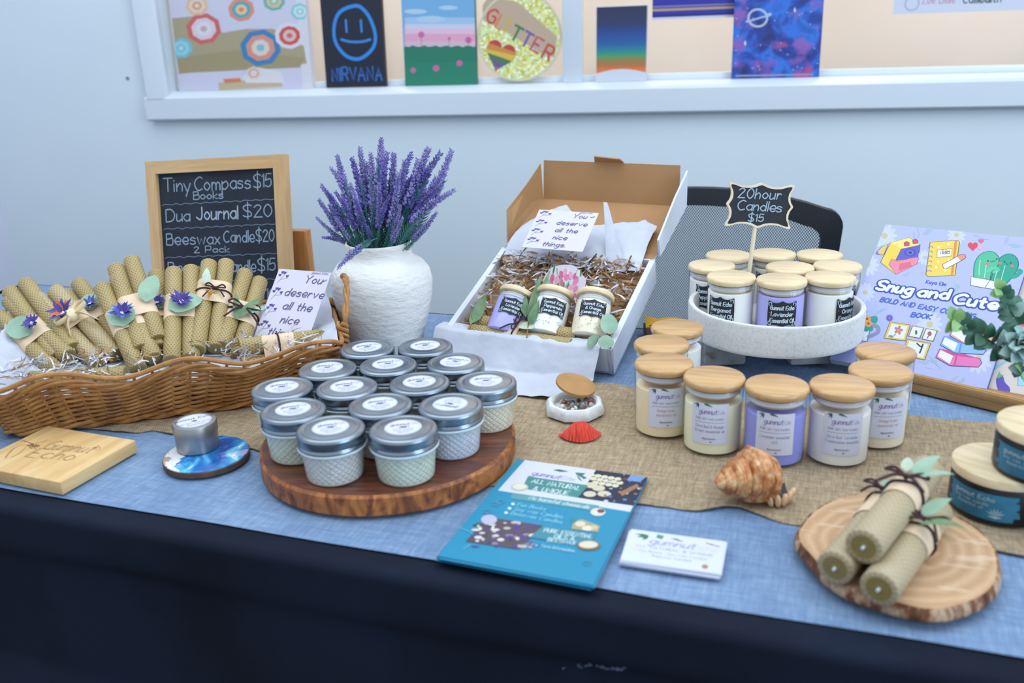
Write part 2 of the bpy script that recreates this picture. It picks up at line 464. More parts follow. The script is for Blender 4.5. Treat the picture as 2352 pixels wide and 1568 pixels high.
def skirt(a, b):
    x = xL - .03 + (xR - xL + .06) * a
    # b 0..1 walks from under the blue cloth over the table edge and down to the floor
    if b < .1: return (x, yF + .03 - .052 * b / .1, TZ - .003)
    if b < .16: q = (b - .1) / .06 * PI / 2; return (x, yF - .022 - .010 * math.sin(q), TZ - .013 + .010 * math.cos(q))
    h = (b - .16) / .84; z = TZ - .013 - h * .72
    y = yF - .032
    y += .006 * math.exp(-((h - .055) / .02) ** 2)*0 - .003 * nz(x * 3, 4) * min(1, h * 12)
    tuck = 1 / (1 + math.exp(-(h - .068 - .006 * nz(x * 4)) / .006)); y += .012 * tuck
    y += tuck * (.010 * nz(x * 2.3, h * 1.6, 1) + .006 * nz(x * 7, h * 2, 2) - .03 * h)
    # a knee pushing the cloth out low on the left
    k = h - (.292 + .03 * (x + .75)); kk = 1 / (1 + math.exp(-k / .006)); fade = max(0, min(1, (-.42 - x) / .25)); y -= .035 * kk * fade
    d = (x + .585) * .75 + (h - .292) * .66; e = -(x + .585) * .66 + (h - .292) * .75
    y -= .010 * math.exp(-(e / .010) ** 2 - (d / .035) ** 2)
    for xs in (-.9, -.36, -.17, .3): y += .004 * tuck * math.exp(-((x - xs - .05 * h) / .012) ** 2)
    return (x, y, z)
mb.grid(skirt, 220, 190, m_black)
for sx in (xL - .03, xR + .03): mb.grid(lambda a, b: (sx, yF - .02 + (yB - yF + .03) * a, (TZ - .004) * (1 - b) + .007 * b), 6, 6, m_black)
# chalk smear on the skirt
q0, q1 = at(1282, 1548), at(1440, 1536)
pr = Print(); rr = random.Random(3)
m_smear = new('chalk_dust', '#59647c', .9)
def on_skirt(px, py):
    p = plane_hit(px, py, Vector((0, yF - .03, 0)), Vector((0, -1, 0))); a = (p.x - xL + .03) / (xR - xL + .06); h = (TZ - .013 - p.z) / .72
    return Vector(skirt(a, .16 + .84 * h)) + Vector((0, -.0015, 0))
for i in range(46):
    tx = rr.random(); px = 1284 + 150 * tx; py = 1547 - 9 * tx + rr.gauss(0, 3)
    a_, b_ = on_skirt(px, py), on_skirt(px + rr.uniform(3, 9), py - rr.uniform(0, 2)); wv = Vector((0, 0, .0005 + .0006 * rr.random()))
    mb.add([a_ - wv, b_ - wv * .4, b_ + wv * .4, a_ + wv], [[0, 1, 2, 3]], m_smear)
tag(mb.build('black_tablecloth'), 'black cloth hanging down the front of the market table', 'tablecloth')
# burlap runner
m_burl = new('burlap', '#a58d6b', .95); t = NT(m_burl); v = t.co()
xy = t.xyz(v); wv = []
for k, ax in ((0, 1), (1, 0)):
    q = t.m('SINE', t.m('MULTIPLY', xy[k], 2 * PI / .0031)); wv.append(q)
chk = t.m('MULTIPLY', wv[0], wv[1]); n1 = t.noise(t.co((1, 8, 1)), 60, 5); n2 = t.noise(t.co((8, 1, 1)), 60, 5)
h_ = t.m('ADD', t.m('MULTIPLY', chk, .22), t.m('ADD', n1, n2))
t.color(t.ramp(t.m('MULTIPLY', h_, .5), [(.28, '#75644e'), (.5, '#a59073'), (.72, '#c6b496')])); t.bump(h_, .0012, .9)
front = [(60, 985), (200, 980), (259, 987), (314, 991), (351, 985), (392, 994), (470, 1003), (570, 1026), (700, 1060), (900, 1095), (1060, 1112), (1140, 1112), (1200, 1117), (1330, 1138), (1470, 1154), (1507, 1158), (1574, 1168), (1608, 1171), (1667, 1162), (1701, 1163), (1752, 1182), (1803, 1199), (1837, 1203), (1960, 1225), (2120, 1238), (2230, 1248), (2300, 1266), (2343, 1276), (2470, 1290)]
back = [(100, 905), (470, 885), (700, 880), (1000, 885), (1240, 880), (1372, 877), (1405, 878), (1463, 889), (1600, 905), (1760, 925), (1930, 940), (2094, 951), (2155, 959), (2278, 968), (2351, 974), (2470, 985)]
fw_ = [at(x, y, TZ + .002) for x, y in front]; bw_ = [at(x, y, TZ + .002) for x, y in back]
def interp(P, x):
    for a, b in zip(P, P[1:]):
        if a.x <= x <= b.x or b is P[-1]: return a.y + (b.y - a.y) * (x - a.x) / max(1e-6, b.x - a.x)
    return P[0].y
x0, x1 = max(fw_[0].x, bw_[0].x), min(fw_[-1].x, bw_[-1].x)
def burl(a, b):
    x = x0 + (x1 - x0) * a; yf, yb = interp(fw_, x) + .001 * nz(x * 90), interp(bw_, x) + .0012 * nz(x * 120, 3); y = yf + (yb - yf) * b
    lift = .006 * max(0, nz(x * 14, 9)) * math.exp(-b / .05) + .0022 * (max(0, 1 - abs(x + .07) / .05)) * math.exp(-b / .1)
    return (x, y, TZ + .0011 + lift + .0004 * nz(x * 30, y * 30))
mb = MB(); mb.grid(burl, 260, 40, m_burl, .0012)
tag(mb.build('burlap_runner'), 'coarse tan burlap runner with wavy edges lying along the blue cloth', 'table runner')
# ================================================================= SHARED OBJECT MATERIALS
m_lidwood = wood('bamboo_lid', [(.3, '#b08450'), (.5, '#c09762'), (.72, '#cca775')], (5, 70, 70), 2.2, .32, Coat_Weight=.35, Coat_Roughness=.25)
m_lidpale = wood('pale_lid_wood', [(.3, '#d3b98e'), (.6, '#e3cfa8'), (.8, '#ead9b8')], (5, 60, 60), 2.2, .4, Coat_Weight=.3, Coat_Roughness=.3)
m_seal = new('silicone_seal', '#cfd0d6', .45, Transmission_Weight=.15)
m_metal = noisy('tin_lid', [(.3, '#7d8893'), (.7, '#98a3ae')], 14, .3, metal=.95, rand=True)
m_paper = new('label_paper', '#cfd1e0', .6)
def waxm(name, col, sss=.12):
    m = new(name, col, .45, Subsurface_Weight=sss); m.node_tree.nodes['Principled BSDF'].inputs['Subsurface Radius'].default_value = (.004, .003, .002); return m
WAX = {'white': waxm('white_wax', '#f3f2ed'), 'cream': waxm('cream_wax', '#f6e4bd'), 'yellow': waxm('pale_yellow_wax', '#f3f0cb'), 'lilac': waxm('lilac_wax', '#989ce8'), 'mint': waxm('off_white_wax', '#eceee6'), 'ivory': waxm('ivory_wax', '#f2e7cf'), 'violet': waxm('violet_wax', '#b4b0f0')}
PURP, LAV, GREEN, GREY = '#8d7fb8', '#c9bcdc', '#2e6a56', '#8f90a0'

def logo(p, x, y, h, big=True):
    """gumnut leaves, flower and the two-word script"""
    p.fill([(x - h * 1.35, y + h * 1.9), (x - h * .9, y + h * 2.15), (x - h * .2, y + h * 1.9), (x + h * .35, y + h * 1.45), (x - h * .3, y + h * 1.6), (x - h * .95, y + h * 1.75)], GREEN)
    for a in (200, 235, 262): 
        c, s = math.cos(math.radians(a)), math.sin(math.radians(a)); bx_, by = x - h * 2.3, y + h * 1.95
        p.fill([(bx_, by), (bx_ + c * h * .5 - s * h * .16, by + s * h * .5 + c * h * .16), (bx_ + c * h * 1.15, by + s * h * 1.15), (bx_ + c * h * .5 + s * h * .16, by + s * h * .5 - c * h * .16)], GREEN)
    p.text('gumnut', x - h * 2.25, y, h, h * .12, PURP, .18, .2, fit=h * 3.35); p.text('Echo', x + h * 1.35, y, h * .95, h * .06, LAV, .18, .2, fit=h * 1.25)
# ================================================================= CANDLE JARS WITH BAMBOO LIDS
def seg_strip(u0, u1, v0, v1, rad, mb, m, off, n=10, outline=None):
    vs = []; fs = []
    for i in range(n + 1):
        a = (u0 + (u1 - u0) * i / n) / rad; vs += [((rad + off) * math.sin(a), -(rad + off) * math.cos(a), v0), ((rad + off) * math.sin(a), -(rad + off) * math.cos(a), v1)]
    for i in range(n): fs.append([i * 2, i * 2 + 2, i * 2 + 3, i * 2 + 1])
    mb.add(vs, fs, m)
def white_label(lines, col2):
    mb = MB(); r = .0325; seg_strip(-.0205, .0205, .0155, .0635, r, mb, m_paper, .00025)
    p = Print(); logo(p, .001, .0515, .0058)
    p.text('PURE SOY WAX CANDLE', 0, .0445, .0024, .00028, GREY, 0, .3, 'c', fit=.031)
    p.stroke([(-.016 + .032 * i / 8, .0415) for i in range(9)], .0004, GREY)
    for i, l in enumerate(lines): p.text(l, 0, .0352 - .0055 * i, .0031, .00032, col2, 0, .25, 'c', fit=min(.034, .0017 * len(l)))
    p.text('@gumnutecho', 0, .0215, .0018, .0003, '#9a6f80', 0, .25, 'c', fit=.014); p.fill(circ(.002, .0185, .0012, .0006, 8), '#4c4a6a')
    p.wrap(mb, r, 0., 0., off=.0004)
    return mb
def plaque_poly(w, h, n=7):
    """bracket-edged chalkboard outline"""
    P = []
    def side(x0, y0, x1, y1, ox, oy):
        d = .02
        for t, o in ((.0, .0), (.08, -.2), (.17, -.85), (.3, -1.), (.41, -.55), (.5, .25), (.59, -.55), (.7, -1.), (.83, -.85), (.92, -.2)):
            P.append((x0 + (x1 - x0) * t + ox * o, y0 + (y1 - y0) * t + oy * o))
    q = .07 * min(w, h)
    side(-w / 2, h / 2, w / 2, h / 2, 0, q); side(w / 2, h / 2, w / 2, -h / 2, q, 0); side(w / 2, -h / 2, -w / 2, -h / 2, 0, -q); side(-w / 2, -h / 2, -w / 2, h / 2, -q, 0)
    return smooth(P + [P[0]], 2)[:-1]
m_slate = noisy('chalk_label', [(.35, '#10161f'), (.7, '#1b232e')], 120, .6)
CHALK = '#d3e2ee'
def black_label(lines, r, zc, a0, w=.040, h=.036):
    mb = MB(); P = plaque_poly(w, h)
    # cut into vertical strips so that it hugs the glass
    N = 24; xs = [-w / 2 - .001 + (w + .002) * i / N for i in range(N + 1)]
    def yr(x):
        ys = []
        for a, b in zip(P, P[1:] + P[:1]):
            if (a[0] - x) * (b[0] - x) <= 0 and a[0] != b[0]: ys.append(a[1] + (b[1] - a[1]) * (x - a[0]) / (b[0] - a[0]))
        return (min(ys), max(ys)) if len(ys) > 1 else None
    for xa, xb in zip(xs, xs[1:]):
        A, B = yr(xa), yr(xb)
        if not A and not B: continue
        if not A: xa, A = xa * .3 + xb * .7, (B[0] * .5 + B[1] * .5,) * 2
        if not B: xb, B = xb * .3 + xa * .7, (A[0] * .5 + A[1] * .5,) * 2
        q = lambda x, y: ((r + .0003) * math.sin(x / r + a0), -(r + .0003) * math.cos(x / r + a0), zc + y)
        mb.add([q(xa, A[0]), q(xb, B[0]), q(xb, B[1]), q(xa, A[1])], [[0, 1, 2, 3]], m_slate)
    p = Print(); rr = random.Random(lines[0])
    for i, l in enumerate(lines): p.text(l, 0, h * (.17 - .25 * i), h * .155, h * .032, CHALK, .1, .22, 'c', .03, fit=min(w * .80, h * .155 * .66 * len(l)))
    for sx in (-1, 1):
        for sy in (-1, 1): p.stroke(smooth([(sx * w * .44, sy * h * .3), (sx * w * .45, sy * h * .42), (sx * w * .36, sy * h * .43), (sx * w * .37, sy * h * .36)]), h * .025, CHALK)
    for i in range(10): p.fill(circ(rr.uniform(-.42, .42) * w, rr.choice((.05, -.2, -.02, .33)) * h + rr.uniform(-.03, .03) * h, h * .013, n=6), CHALK)
    p.wrap(mb, r, zc, a0, off=.0005)
    return mb
_jc = {}
def candle_jar(name, label, loc, rz, wax, H=.0847, fill=.058, lab=None, labkey=None, r=.0325, lidm=None, group=None, small=False, mw=None):
    rl = r + .0015
    key = (wax, H, fill, r, small)
    t = thing(name, label, 'candle', loc, rz, group, mw)
    if key not in _jc:
        hb = H - .0085; d = {}
        g = MB(); g.lathe([(.004, 0), (r - .003, 0), (r - .0008, .001), (r, .0035), (r, hb - .001), (r - .0006, hb), (r - .0018, hb - .0006), (r - .0019, hb - .003)], 56, m_jarglass, False, False); d['g'] = g
        x = MB(); x.lathe([(.001, .0016), (r - .004, .0016), (r - .0016, .003), (r - .0013, .006), (r - .0013, fill - .0006), (r - .002, fill), (.001, fill - .0006)], 56, WAX[wax], True, True); d['w'] = x
        _jc[key] = d
    d = _jc[key]
    for nm, k in (('glass', 'g'), ('wax', 'w')):
        if not isinstance(d[k], bpy.types.Object): d[k] = d[k].build(nm, t)
        else: o = d[k].copy(); COL.objects.link(o); o.parent = t
    lk = ('lid', H, r, (lidm or m_lidwood).name)
    if lk not in _jc:
        hb = H - .0085; L = MB(); L.lathe([(.0005, H), (rl - .003, H), (rl - .0012, H - .0006), (rl, H - .0028), (rl, H - .0055), (rl - .0008, H - .0078), (rl - .0028, H - .0085), (r - .006, H - .0085), (r - .006, H - .019), (.001, H - .0192)], 64, lidm or m_lidwood, True, True)
        lo = L.build('lid', t, angle=50)
        S = MB(); S.lathe([(r - .0062, hb - .002), (r - .0030, hb - .0022), (r - .0024, hb - .0035), (r - .0034, hb - .005), (r - .0024, hb - .0065), (r - .0030, hb - .0078), (r - .0062, hb - .008)], 48, m_seal, False, False)
        S.build('seal_ring', lo); _jc[lk] = lo
    else: copy_tree(_jc[lk], t)
    if lab:
        kk = ('lab', labkey)
        if kk in _jc: o = _jc[kk].copy(); COL.objects.link(o); o.parent = t
        else: _jc[kk] = lab().build('label', t, smooth=False)
    return t
def lookrz(p, dx=0.): return math.atan2(-p.x, p.y) + dx      # turn -Y towards the camera
# ring round the cake stand: lid centre pixels, wax, label lines
LZ = TZ + .0025 + .0847
RING = [
 ((1552, 752), 'white', None, 0, 'jar of white wax half hidden by the stone stand, farthest back on the left'),
 ((1524, 783), 'white', None, 0, 'jar of white wax at the left edge of the ring, behind the peach-cream jar'),
 ((1541, 832), 'cream', ['Orange Sweet', 'essential oil'], .12, 'jar of peach-cream wax, its label naming orange sweet oil'),
 ((1640.5, 859), 'yellow', ['Clove Bud & Orange', 'Sweet essential oil'], -.10, 'jar of pale yellow wax labelled clove bud and orange'),
 ((1779, 879), 'lilac', ['Lavender essential', 'oil'], .03, 'jar of lilac wax standing on the burlap behind the spiral seashell'),
 ((1925, 880), 'white', ['Clove Bud, Lavender', 'Frankincense essential'], .16, 'jar of white wax at the front right of the ring, sun glare on its lid'),
 ((2021, 848), 'ivory', ['Orange Sweet', 'essential oil'], .42, 'jar of ivory wax right of the ring, label turned to the right'),
 ((2035, 803), 'ivory', ['Lavender essential', 'oil'], .75, 'jar in front of the coloring book, rearmost on the right of the ring'),
]
cols = ['#9c9cb0', '#9c9cb0', '#e0a58e', '#9b8aa2', '#8f8fb4', '#8fa6cc', '#e0a58e', '#8f8fb4']
RP = spread([at(a[0][0], a[0][1], LZ) for a in RING], .0684)
for i, (px, wx, ln, ro, lb) in enumerate(RING):
    p = RP[i]; p.z = TZ + .0024
    candle_jar('candle_jar', lb, p, lookrz(p, ro), wx, lab=(lambda l=ln, c=cols[i]: white_label(l, c)) if ln else None, labkey=str(ln) + cols[i], group='lidded candles on the burlap round the cake stand', fill=.058 if i != 4 else .0575)
# ================================================================= CAKE STAND
m_stone = noisy('speckled_stone', [(.35, '#c4c5c4'), (.5, '#d1d1cf'), (.7, '#d6d6d4')], 260, .75, bump=.0003, bscale=400)
m_leg = noisy('concrete_leg', [(.32, '#8d7a68'), (.42, '#a2a49f'), (.6, '#b3b5b2'), (.75, '#a8a294')], 36, .8)
SR = .1195
sc_ = at(1781, 692, .826); SCX, SCY = sc_.x, sc_.y
st = thing('cake_stand', 'round speckled pale stone cake stand carrying a ring of small candles', 'cake stand', (SCX, SCY, TZ + .0027))
SB = .783 - TZ - .0027
mb = MB(); mb.lathe([(.001, SB), (SR - .004, SB), (SR - .0015, SB + .001), (SR - .0005, SB + .004), (SR - .001, SB + .006), (SR, SB + .040), (SR - .0012, SB + .0425), (SR - .0045, SB + .0435), (SR - .007, SB + .0425), (SR - .0085, SB + .039), (SR - .009, SB + .007), (.001, SB + .006)], 96, m_stone)
mb.build('tray', st)
SF = .783 + .006
for px0, px1, dd in ((1612, 1706, -.012), (1806, 1904, -.02), (1760, 1808, .07)):
    c = plane_hit((px0 + px1) / 2, 845, Vector((SCX, SCY + dd, 0)), FW.cross(UP).cross(Vector((0, 0, 1)))); wdt = (px1 - px0) * (c - CAM).dot(FW) / FPX
    mb = MB(); q = c - Vector((SCX, SCY, 0)); mb.M = Matrix.Translation((q.x, q.y, 0)) @ Matrix.Rotation(YAW, 4, 'Z')
    mb.box((0, 0, SB / 2), (wdt, wdt * .55 if wdt > .04 else .028, SB), m_leg, .004); mb.build('leg', st)
# stand candles
SH = .072; SLZ = SF + SH
ST = [
 ((1686, 629), 'white', ['Gumnut Echo', 'Bergamot', 'Essential Oil'], -.42, 'small white candle with a slate label reading bergamot, front left on the stone tray'),
 ((1794, 637), 'violet', ['Gumnut Echo', 'Lavender', 'Essential Oil'], .1, 'small lilac candle with a slate label at the front of the stone tray'),
 ((1898, 632), 'white', ['Gumnut Echo', 'Orange', 'Essential Oil'], .95, 'small white candle front right on the stone tray, slate label turned to its right side'),
 ((1644, 606), 'white', ['Gumnut Echo', 'Peppermint', 'Essential Oil'], -.1, 'small candle with peppermint slate label at the left rim of the stone tray'),
 ((1816, 610), 'white', None, 0, 'small candle in the middle of the stone tray right of the sign stick'),
 ((1922, 607), 'white', ['Gumnut Echo', 'Orange', 'Essential Oil'], .35, 'small candle at the right rim of the stone tray with a slate label'),
 ((1683, 584), 'white', None, 0, 'small candle at the back left of the stone tray'),
 ((1777, 580), 'white', ['Gumnut Echo', 'Orange', 'Essential Oil'], -.2, 'small candle at the back of the stone tray behind the sign stick'),
 ((1868, 581), 'white', None, 0, 'small candle at the back right of the stone tray below the black chair frame'),
]
SP = spread([at(a[0][0], a[0][1] + 1, SLZ) for a in ST], .0682)
for i, (px, wx, ln, ro, lb) in enumerate(ST):
    p = SP[i]; p.z = SF + .0003
    candle_jar('small_candle', lb, p, lookrz(p, 0), wx, H=SH, fill=.0515, lab=(lambda l=ln, a=ro: black_label(l, .0325, .030, a)) if ln else None, labkey=str(ln) + str(ro), lidm=m_lidpale, group='small candles on the cake stand')
# sign on a stick
m_signframe = new('pale_wood_frame', '#ddd0b4', .6)
mid = at(1735, 640, SLZ - .012); sd = (mid - CAM).dot(FW)
top = atd(1745, 472, sd); 
sg = thing('price_sign', 'bracket-edged chalkboard sign on a stick reading 20 hour candles', 'sign', mw=frame(top, RT + Vector((0, 0, -.05)), Vector((-.02, .12, 1))))
pxm = sd / FPX; sw, sh = 150 * pxm, 100 * pxm
P = plaque_poly(sw, sh); P2 = plaque_poly(sw * .93, sh * .90)
mb = MB(); mb.prism(P, -.004, 0, m_signframe)
n = len(P); mb.add([(x, y, 0) for x, y in P] + [(x, y, .0012) for x, y in P] + [(x, y, .0012) for x, y in P2] + [(x, y, 0) for x, y in P2], [[i, (i + 1) % n, n + (i + 1) % n, n + i] for i in range(n)] + [[n + i, n + (i + 1) % n, 2 * n + (i + 1) % n, 2 * n + i] for i in range(n)] + [[2 * n + i, 2 * n + (i + 1) % n, 3 * n + (i + 1) % n, 3 * n + i] for i in range(n)], m_signframe)
mb.build('frame', sg, angle=30)
mb = MB(); mb.add([(x, y, .0003) for x, y in P2], [list(range(n))], m_slate)
p = Print(); ch = '#a9bfd4'
p.text('20hour', -.002, sh * .16, sh * .22, sh * .026, ch, .1, .22, 'c', .03); p.text('Candles', 0, -sh * .12, sh * .215, sh * .026, ch, .1, .2, 'c', .03); p.text('$15', -.004, -sh * .36, sh * .17, sh * .026, ch, .05, .28, 'c', .03)
p.emit(mb, (0, 0, .0004), (1, 0, 0), (0, 1, 0), (0, 0, 1)); mb.build('chalkboard', sg, smooth=False)
mb = MB(); mb.tube([(-.003, -sh * .46, -.002), (-.006, -sh * .46 - (top.z - sh * .4 - SF) * .98, -.002 + .0)], .0031, 10, m_signframe); mb.build('stick', sg)
# ================================================================= QUILTED JARS ON THE ROUND BOARD
m_board = noisy('dark_hardwood', [(.25, '#3a1f14'), (.45, '#5c3120'), (.65, '#7c452a'), (.8, '#8f5534')], 5, .42, (3, 22, 22), 6, .0002, dist=1.2, Coat_Weight=.15, Coat_Roughness=.3)
m_bedge = noisy('board_edge', [(.25, '#34190e'), (.42, '#7c4422'), (.6, '#b06c34'), (.8, '#c08246')], 5, .5, (9, 9, 4), 7, .0004, dist=2.)
BZ = .766; BC = Vector((-.4505, .838, 0)); BR = .143
bo = thing('round_board', 'thick round dark hardwood board carrying the quilted jars', 'board', (BC.x, BC.y, TZ + .0015), math.radians(20))
bh = BZ - TZ - .0015
mb = MB(); wob = lambda a, r, z: 1 + .006 * math.sin(2 * a + .4) + .004 * math.sin(5 * a)
mb.lathe([(BR - .003, 0), (BR, .003), (BR, bh - .003), (BR - .003, bh)], 110, m_bedge, True, False, wob); mb.lathe([(BR - .003, bh), (.001, bh)], 110, m_board, False, True, wob); mb.build('slab', bo)
def quilt(name, col):
    m = new(name, col, .3, Coat_Weight=.6, Coat_Roughness=.08, Subsurface_Weight=.15); m.node_tree.nodes['Principled BSDF'].inputs['Subsurface Radius'].default_value = (.004, .003, .002)
    t = NT(m); x = t.xyz(t.co()); a = t.m('MULTIPLY', t.m('ARCTAN2', x[1], x[0]), 26 / (2 * PI)); b = t.m('MULTIPLY', x[2], 150.)
    d1 = t.m('PINGPONG', t.m('ADD', a, b), .5); d2 = t.m('PINGPONG', t.m('SUBTRACT', a, b), .5); e = t.m('MINIMUM', d1, d2)
    inb = t.m('MULTIPLY', t.m('LESS_THAN', x[2], .032), t.m('GREATER_THAN', x[2], .004))
    h = t.m('MULTIPLY', t.m('MINIMUM', e, .22), inb); t.bump(h, .004, .9)
    c0 = t.mix(t.m('MULTIPLY', t.m('LESS_THAN', e, .10), t.m('MULTIPLY', inb, .16)), col, '#ffffff'); sp = t.m('MULTIPLY', t.m('GREATER_THAN', t.noise(t.co(rand=True), 60, 2), .6), .25)
    t.color(t.mix(t.m('MULTIPLY', sp, inb), c0, '#a9a488')); return m
QW = {'green': quilt('quilted_pale_green_wax', '#cdd9c6'), 'cream': quilt('quilted_cream_wax', '#dcd5bf'), 'blue': quilt('quilted_bluish_wax', '#c3cedd'), 'grey': quilt('quilted_grey_white_wax', '#d0d3d0')}
m_rimglass = new('pale_glass_rim', '#c6d9de', .12, Coat_Weight=.5)
m_band = new('metal_band', '#8f9aa6', .22, 1.0); m_knurl = new('metal_knurl', '#9aa5af', .3, 1.0)
LIDPX = [
 ((764, 979), 'grey', 'lower left of the two front quilted jars on the round board', 0), ((928, 978), 'green', 'lower right of the two front quilted jars on the round board', 0),
 ((672.5, 938), 'green', 'quilted jar at the left rim of the board, second row from the front', 0), ((1031, 929), 'blue', 'quilted jar with bluish wax at the right front, its label upside down', 2.6),
 ((869.5, 930), 'grey', 'quilted jar just behind the two front jars', 0), ((648, 889), 'green', 'quilted jar closest to the round blue coaster, far left of the board', 0),
 ((1116, 874), 'cream', 'quilted jar of cream wax at the far right of the board', 0), ((796.5, 886), 'green', 'quilted jar in the middle of the board, left of its centre', 0),
 ((963, 876), 'cream', 'quilted jar in the middle of the board, right of its centre', .1), ((752, 844), 'green', 'quilted jar touching the end of the wicker basket', -.1),
 ((891, 835), 'cream', 'quilted jar in the third row between the basket end and the tissue paper', 0), ((1046, 830), 'cream', 'quilted jar against the draped tissue paper, right end of the third row', -.5),
 ((843, 797), 'green', 'rear left quilted jar with its lid just below the white vase', .1), ((976.5, 793), 'cream', 'rear right quilted jar with its lid below the white vase', .1)]
JH = .054
qj = {}
QP = spread([at(a[0][0], a[0][1], BZ + JH) for a in LIDPX], .0714)
def quilted_jar(i, px, col, lb, ro):
    p = QP[i]; p.z = BZ + .0003
    t = thing('quilted_jar', 'silver-lidded ' + lb, 'jar', p, lookrz(p, ro), 'quilted glass jars on the round board')
    if col not in qj:
        mb = MB(); mb.lathe([(.001, .0005), (.0262, .0), (.0285, .0014), (.0293, .004), (.0305, .018), (.0318, .031), (.0322, .0325), (.031, .0345)], 64, QW[col], True, True)
        mb.lathe([(.0322, .0325), (.0345, .0335), (.0356, .0348), (.0356, .0362), (.0345, .0372), (.031, .0375)], 64, m_rimglass, False, False)
        qj[col] = mb.build('glass_jar', t)
    else: o = qj[col].copy(); COL.objects.link(o); o.parent = t
    if 'lid' not in qj:
        r = .0347; mb = MB()
        mb.lathe([(.0352, .0378), (.0354, .0388), (.0345, .0402), (.0336, .0412), (.0336, .0420), (r, .0430)], 72, m_band, True, False)
        kn = MB(); mb.lathe([(r, .0430), (r + .0003, .0436), (r + .0003, .0502)], 144, m_knurl, False, False, lambda a, rr, z: 1 - (.006 * (round(a * 144 / 2 / PI) % 2) if z > .0432 else 0))
        mb.lathe([(r + .0003, .0502), (r - .0003, .0520), (r - .0018, .0532), (r - .0042, .0536), (r - .0058, .0530), (r - .0066, .0526), (r - .0085, .0532), (r - .011, .0537), (.001, .0538)], 72, m_metal, False, True)
        lo = mb.build('lid', t, angle=55); qj['lid'] = lo
        mb = MB(); ol = circ(0, 0, .0188, n=40); mb.prism(ol, .0538, .0540, m_paper)
        p_ = Print(); p_.stroke(circ(0, 0, .0178, n=40), .0004, '#a9c6da', closed=True); logo(p_, 0, .0046, .0056)
        p_.p = [q for q in p_.p if q[1] != GREEN]
        p_.fill([(-.005, .0), (-.001, .0018), (.003, .0006), (.004, -.0012), (.0, -.0016)], GREEN); p_.stroke(smooth([(.002, .001), (.0055, .0014), (.0058, -.0006)]), .0006, '#5b7d72')
        for k, (l, h) in enumerate((('PURE SOY WAX CANDLE', .0020), ('Lavender essential oil', .0022), ('@gumnutecho', .0018))): p_.text(l, 0, -.0055 - .004 * k, h * .85, .00022, GREY, 0, .28, 'c', fit=(.021, .020, .011)[k])
        p_.emit(mb, (0, 0, .0540), (1, 0, 0), (0, 1, 0), (0, 0, 1)); mb.build('lid_label', lo, smooth=False)
    else: copy_tree(qj['lid'], t)
for i, a in enumerate(LIDPX): quilted_jar(i, a[0], a[1], a[2], a[3])
# ================================================================= WICKER BASKET
m_wick = noisy('wicker', [(.3, '#7c4d22'), (.5, '#a5713a'), (.75, '#bd8a4f')], 40, .5, (1, 1, 1), 4, .0003, bscale=300)
m_wrim = noisy('wicker_rim', [(.3, '#94622f'), (.6, '#b17d44'), (.8, '#c49358')], 60, .45, bump=.0003, bscale=300)
A_ = at(8, 1003, TZ + .003); B_ = at(577, 930, TZ + .003); ud = (B_ - A_).normalized(); vd = Vector((0, 0, 1)).cross(ud)
BL, BW = .395, .195                           # footprint
bk = thing('wicker_basket', 'long low wicker basket with a wavy rim, filled with rolled beeswax candles', 'basket', mw=frame(A_, ud, vd))
BI = bk.matrix_world.inverted()
FL = .026                                     # how far the rim leans out
def rimz(s):                                  # height of the rim along the front, s in 0..1
    return .0745 + .0085 * math.cos(2 * PI * (s * 3.05 - .66)) + .006 * max(0, s - .8) / .2
rc = .03
def perim(t, z, q=0.):
    """t 0..1 round the basket (front, right, back, left) at height z, pushed out by q"""
    g = FL * (z / .075) + q; l, w_ = BL + 2 * g, BW + 2 * g; per = 2 * (l + w_); d = (t % 1) * per
    c = rc
    x = y = 0; nx, ny = 0, -1
    if d < l: x, y, nx, ny = d, 0, 0, -1
    elif d < l + w_: x, y, nx, ny = l, d - l, 1, 0
    elif d < 2 * l + w_: x, y, nx, ny = l - (d - l - w_), w_, 0, 1
    else: x, y, nx, ny = 0, w_ - (d - 2 * l - w_), -1, 0
    # round the corners
    for cx, cy, sx, sy in ((c, c, -1, -1), (l - c, c, 1, -1), (l - c, w_ - c, 1, 1), (c, w_ - c, -1, 1)):
        if (x - cx) * sx > 0 and (y - cy) * sy > 0:
            dx, dy = x - cx, y - cy; L = math.hypot(dx, dy); x, y = cx + dx / L * c, cy + dy / L * c
    return Vector((x - g, y - g, z))
def fs(t):                                    # position along the long sides
    l, w_ = BL, BW; per = 2 * (l + w_); d = (t % 1) * per
    if d < l: return d / l
    if d < l + w_: return 1.
    if d < 2 * l + w_: return 1 - (d - l - w_) / l
    return 0.
NS = 62
mb = MB(); rows = 10
for r_ in range(rows):
    for ph in (0, 1):
        pts = []; n = NS * 5
        for i in range(n + 1):
            t = i / n; top = rimz(fs(t)) - .010
            z = .004 + (top - .004) * (r_ + .5 * ph + .0) / (rows - .2) + .0008 * nz(t * 30, r_, ph)
            q = .0024 * math.cos(PI * NS * t / 1. + PI * ((r_ * 2 + ph) % 2))
            z += .0011 * math.sin(PI * NS * t + PI * ((r_ * 2 + ph) % 2))
            pts.append(perim(t, z, q))
        mb.tube(pts, .00225, 6, m_wick, False)
mb.build('woven_side', bk)
mb = MB()
for i in range(NS):
    t = (i + .5) / NS; zt = rimz(fs(t)) - .004
    mb.tube([perim(t, z, 0) for z in (.001, .03, .055, zt)], .0021, 6, m_wick)
mb.build('stakes', bk)
mb = MB()
def rimpts(dz, q, amp=1., n=200): return [perim(i / n, rimz(fs(i / n)) + dz, q) for i in range(n + 1)]
mb.tube(rimpts(0, 0), .0032, 8, m_wrim, False)
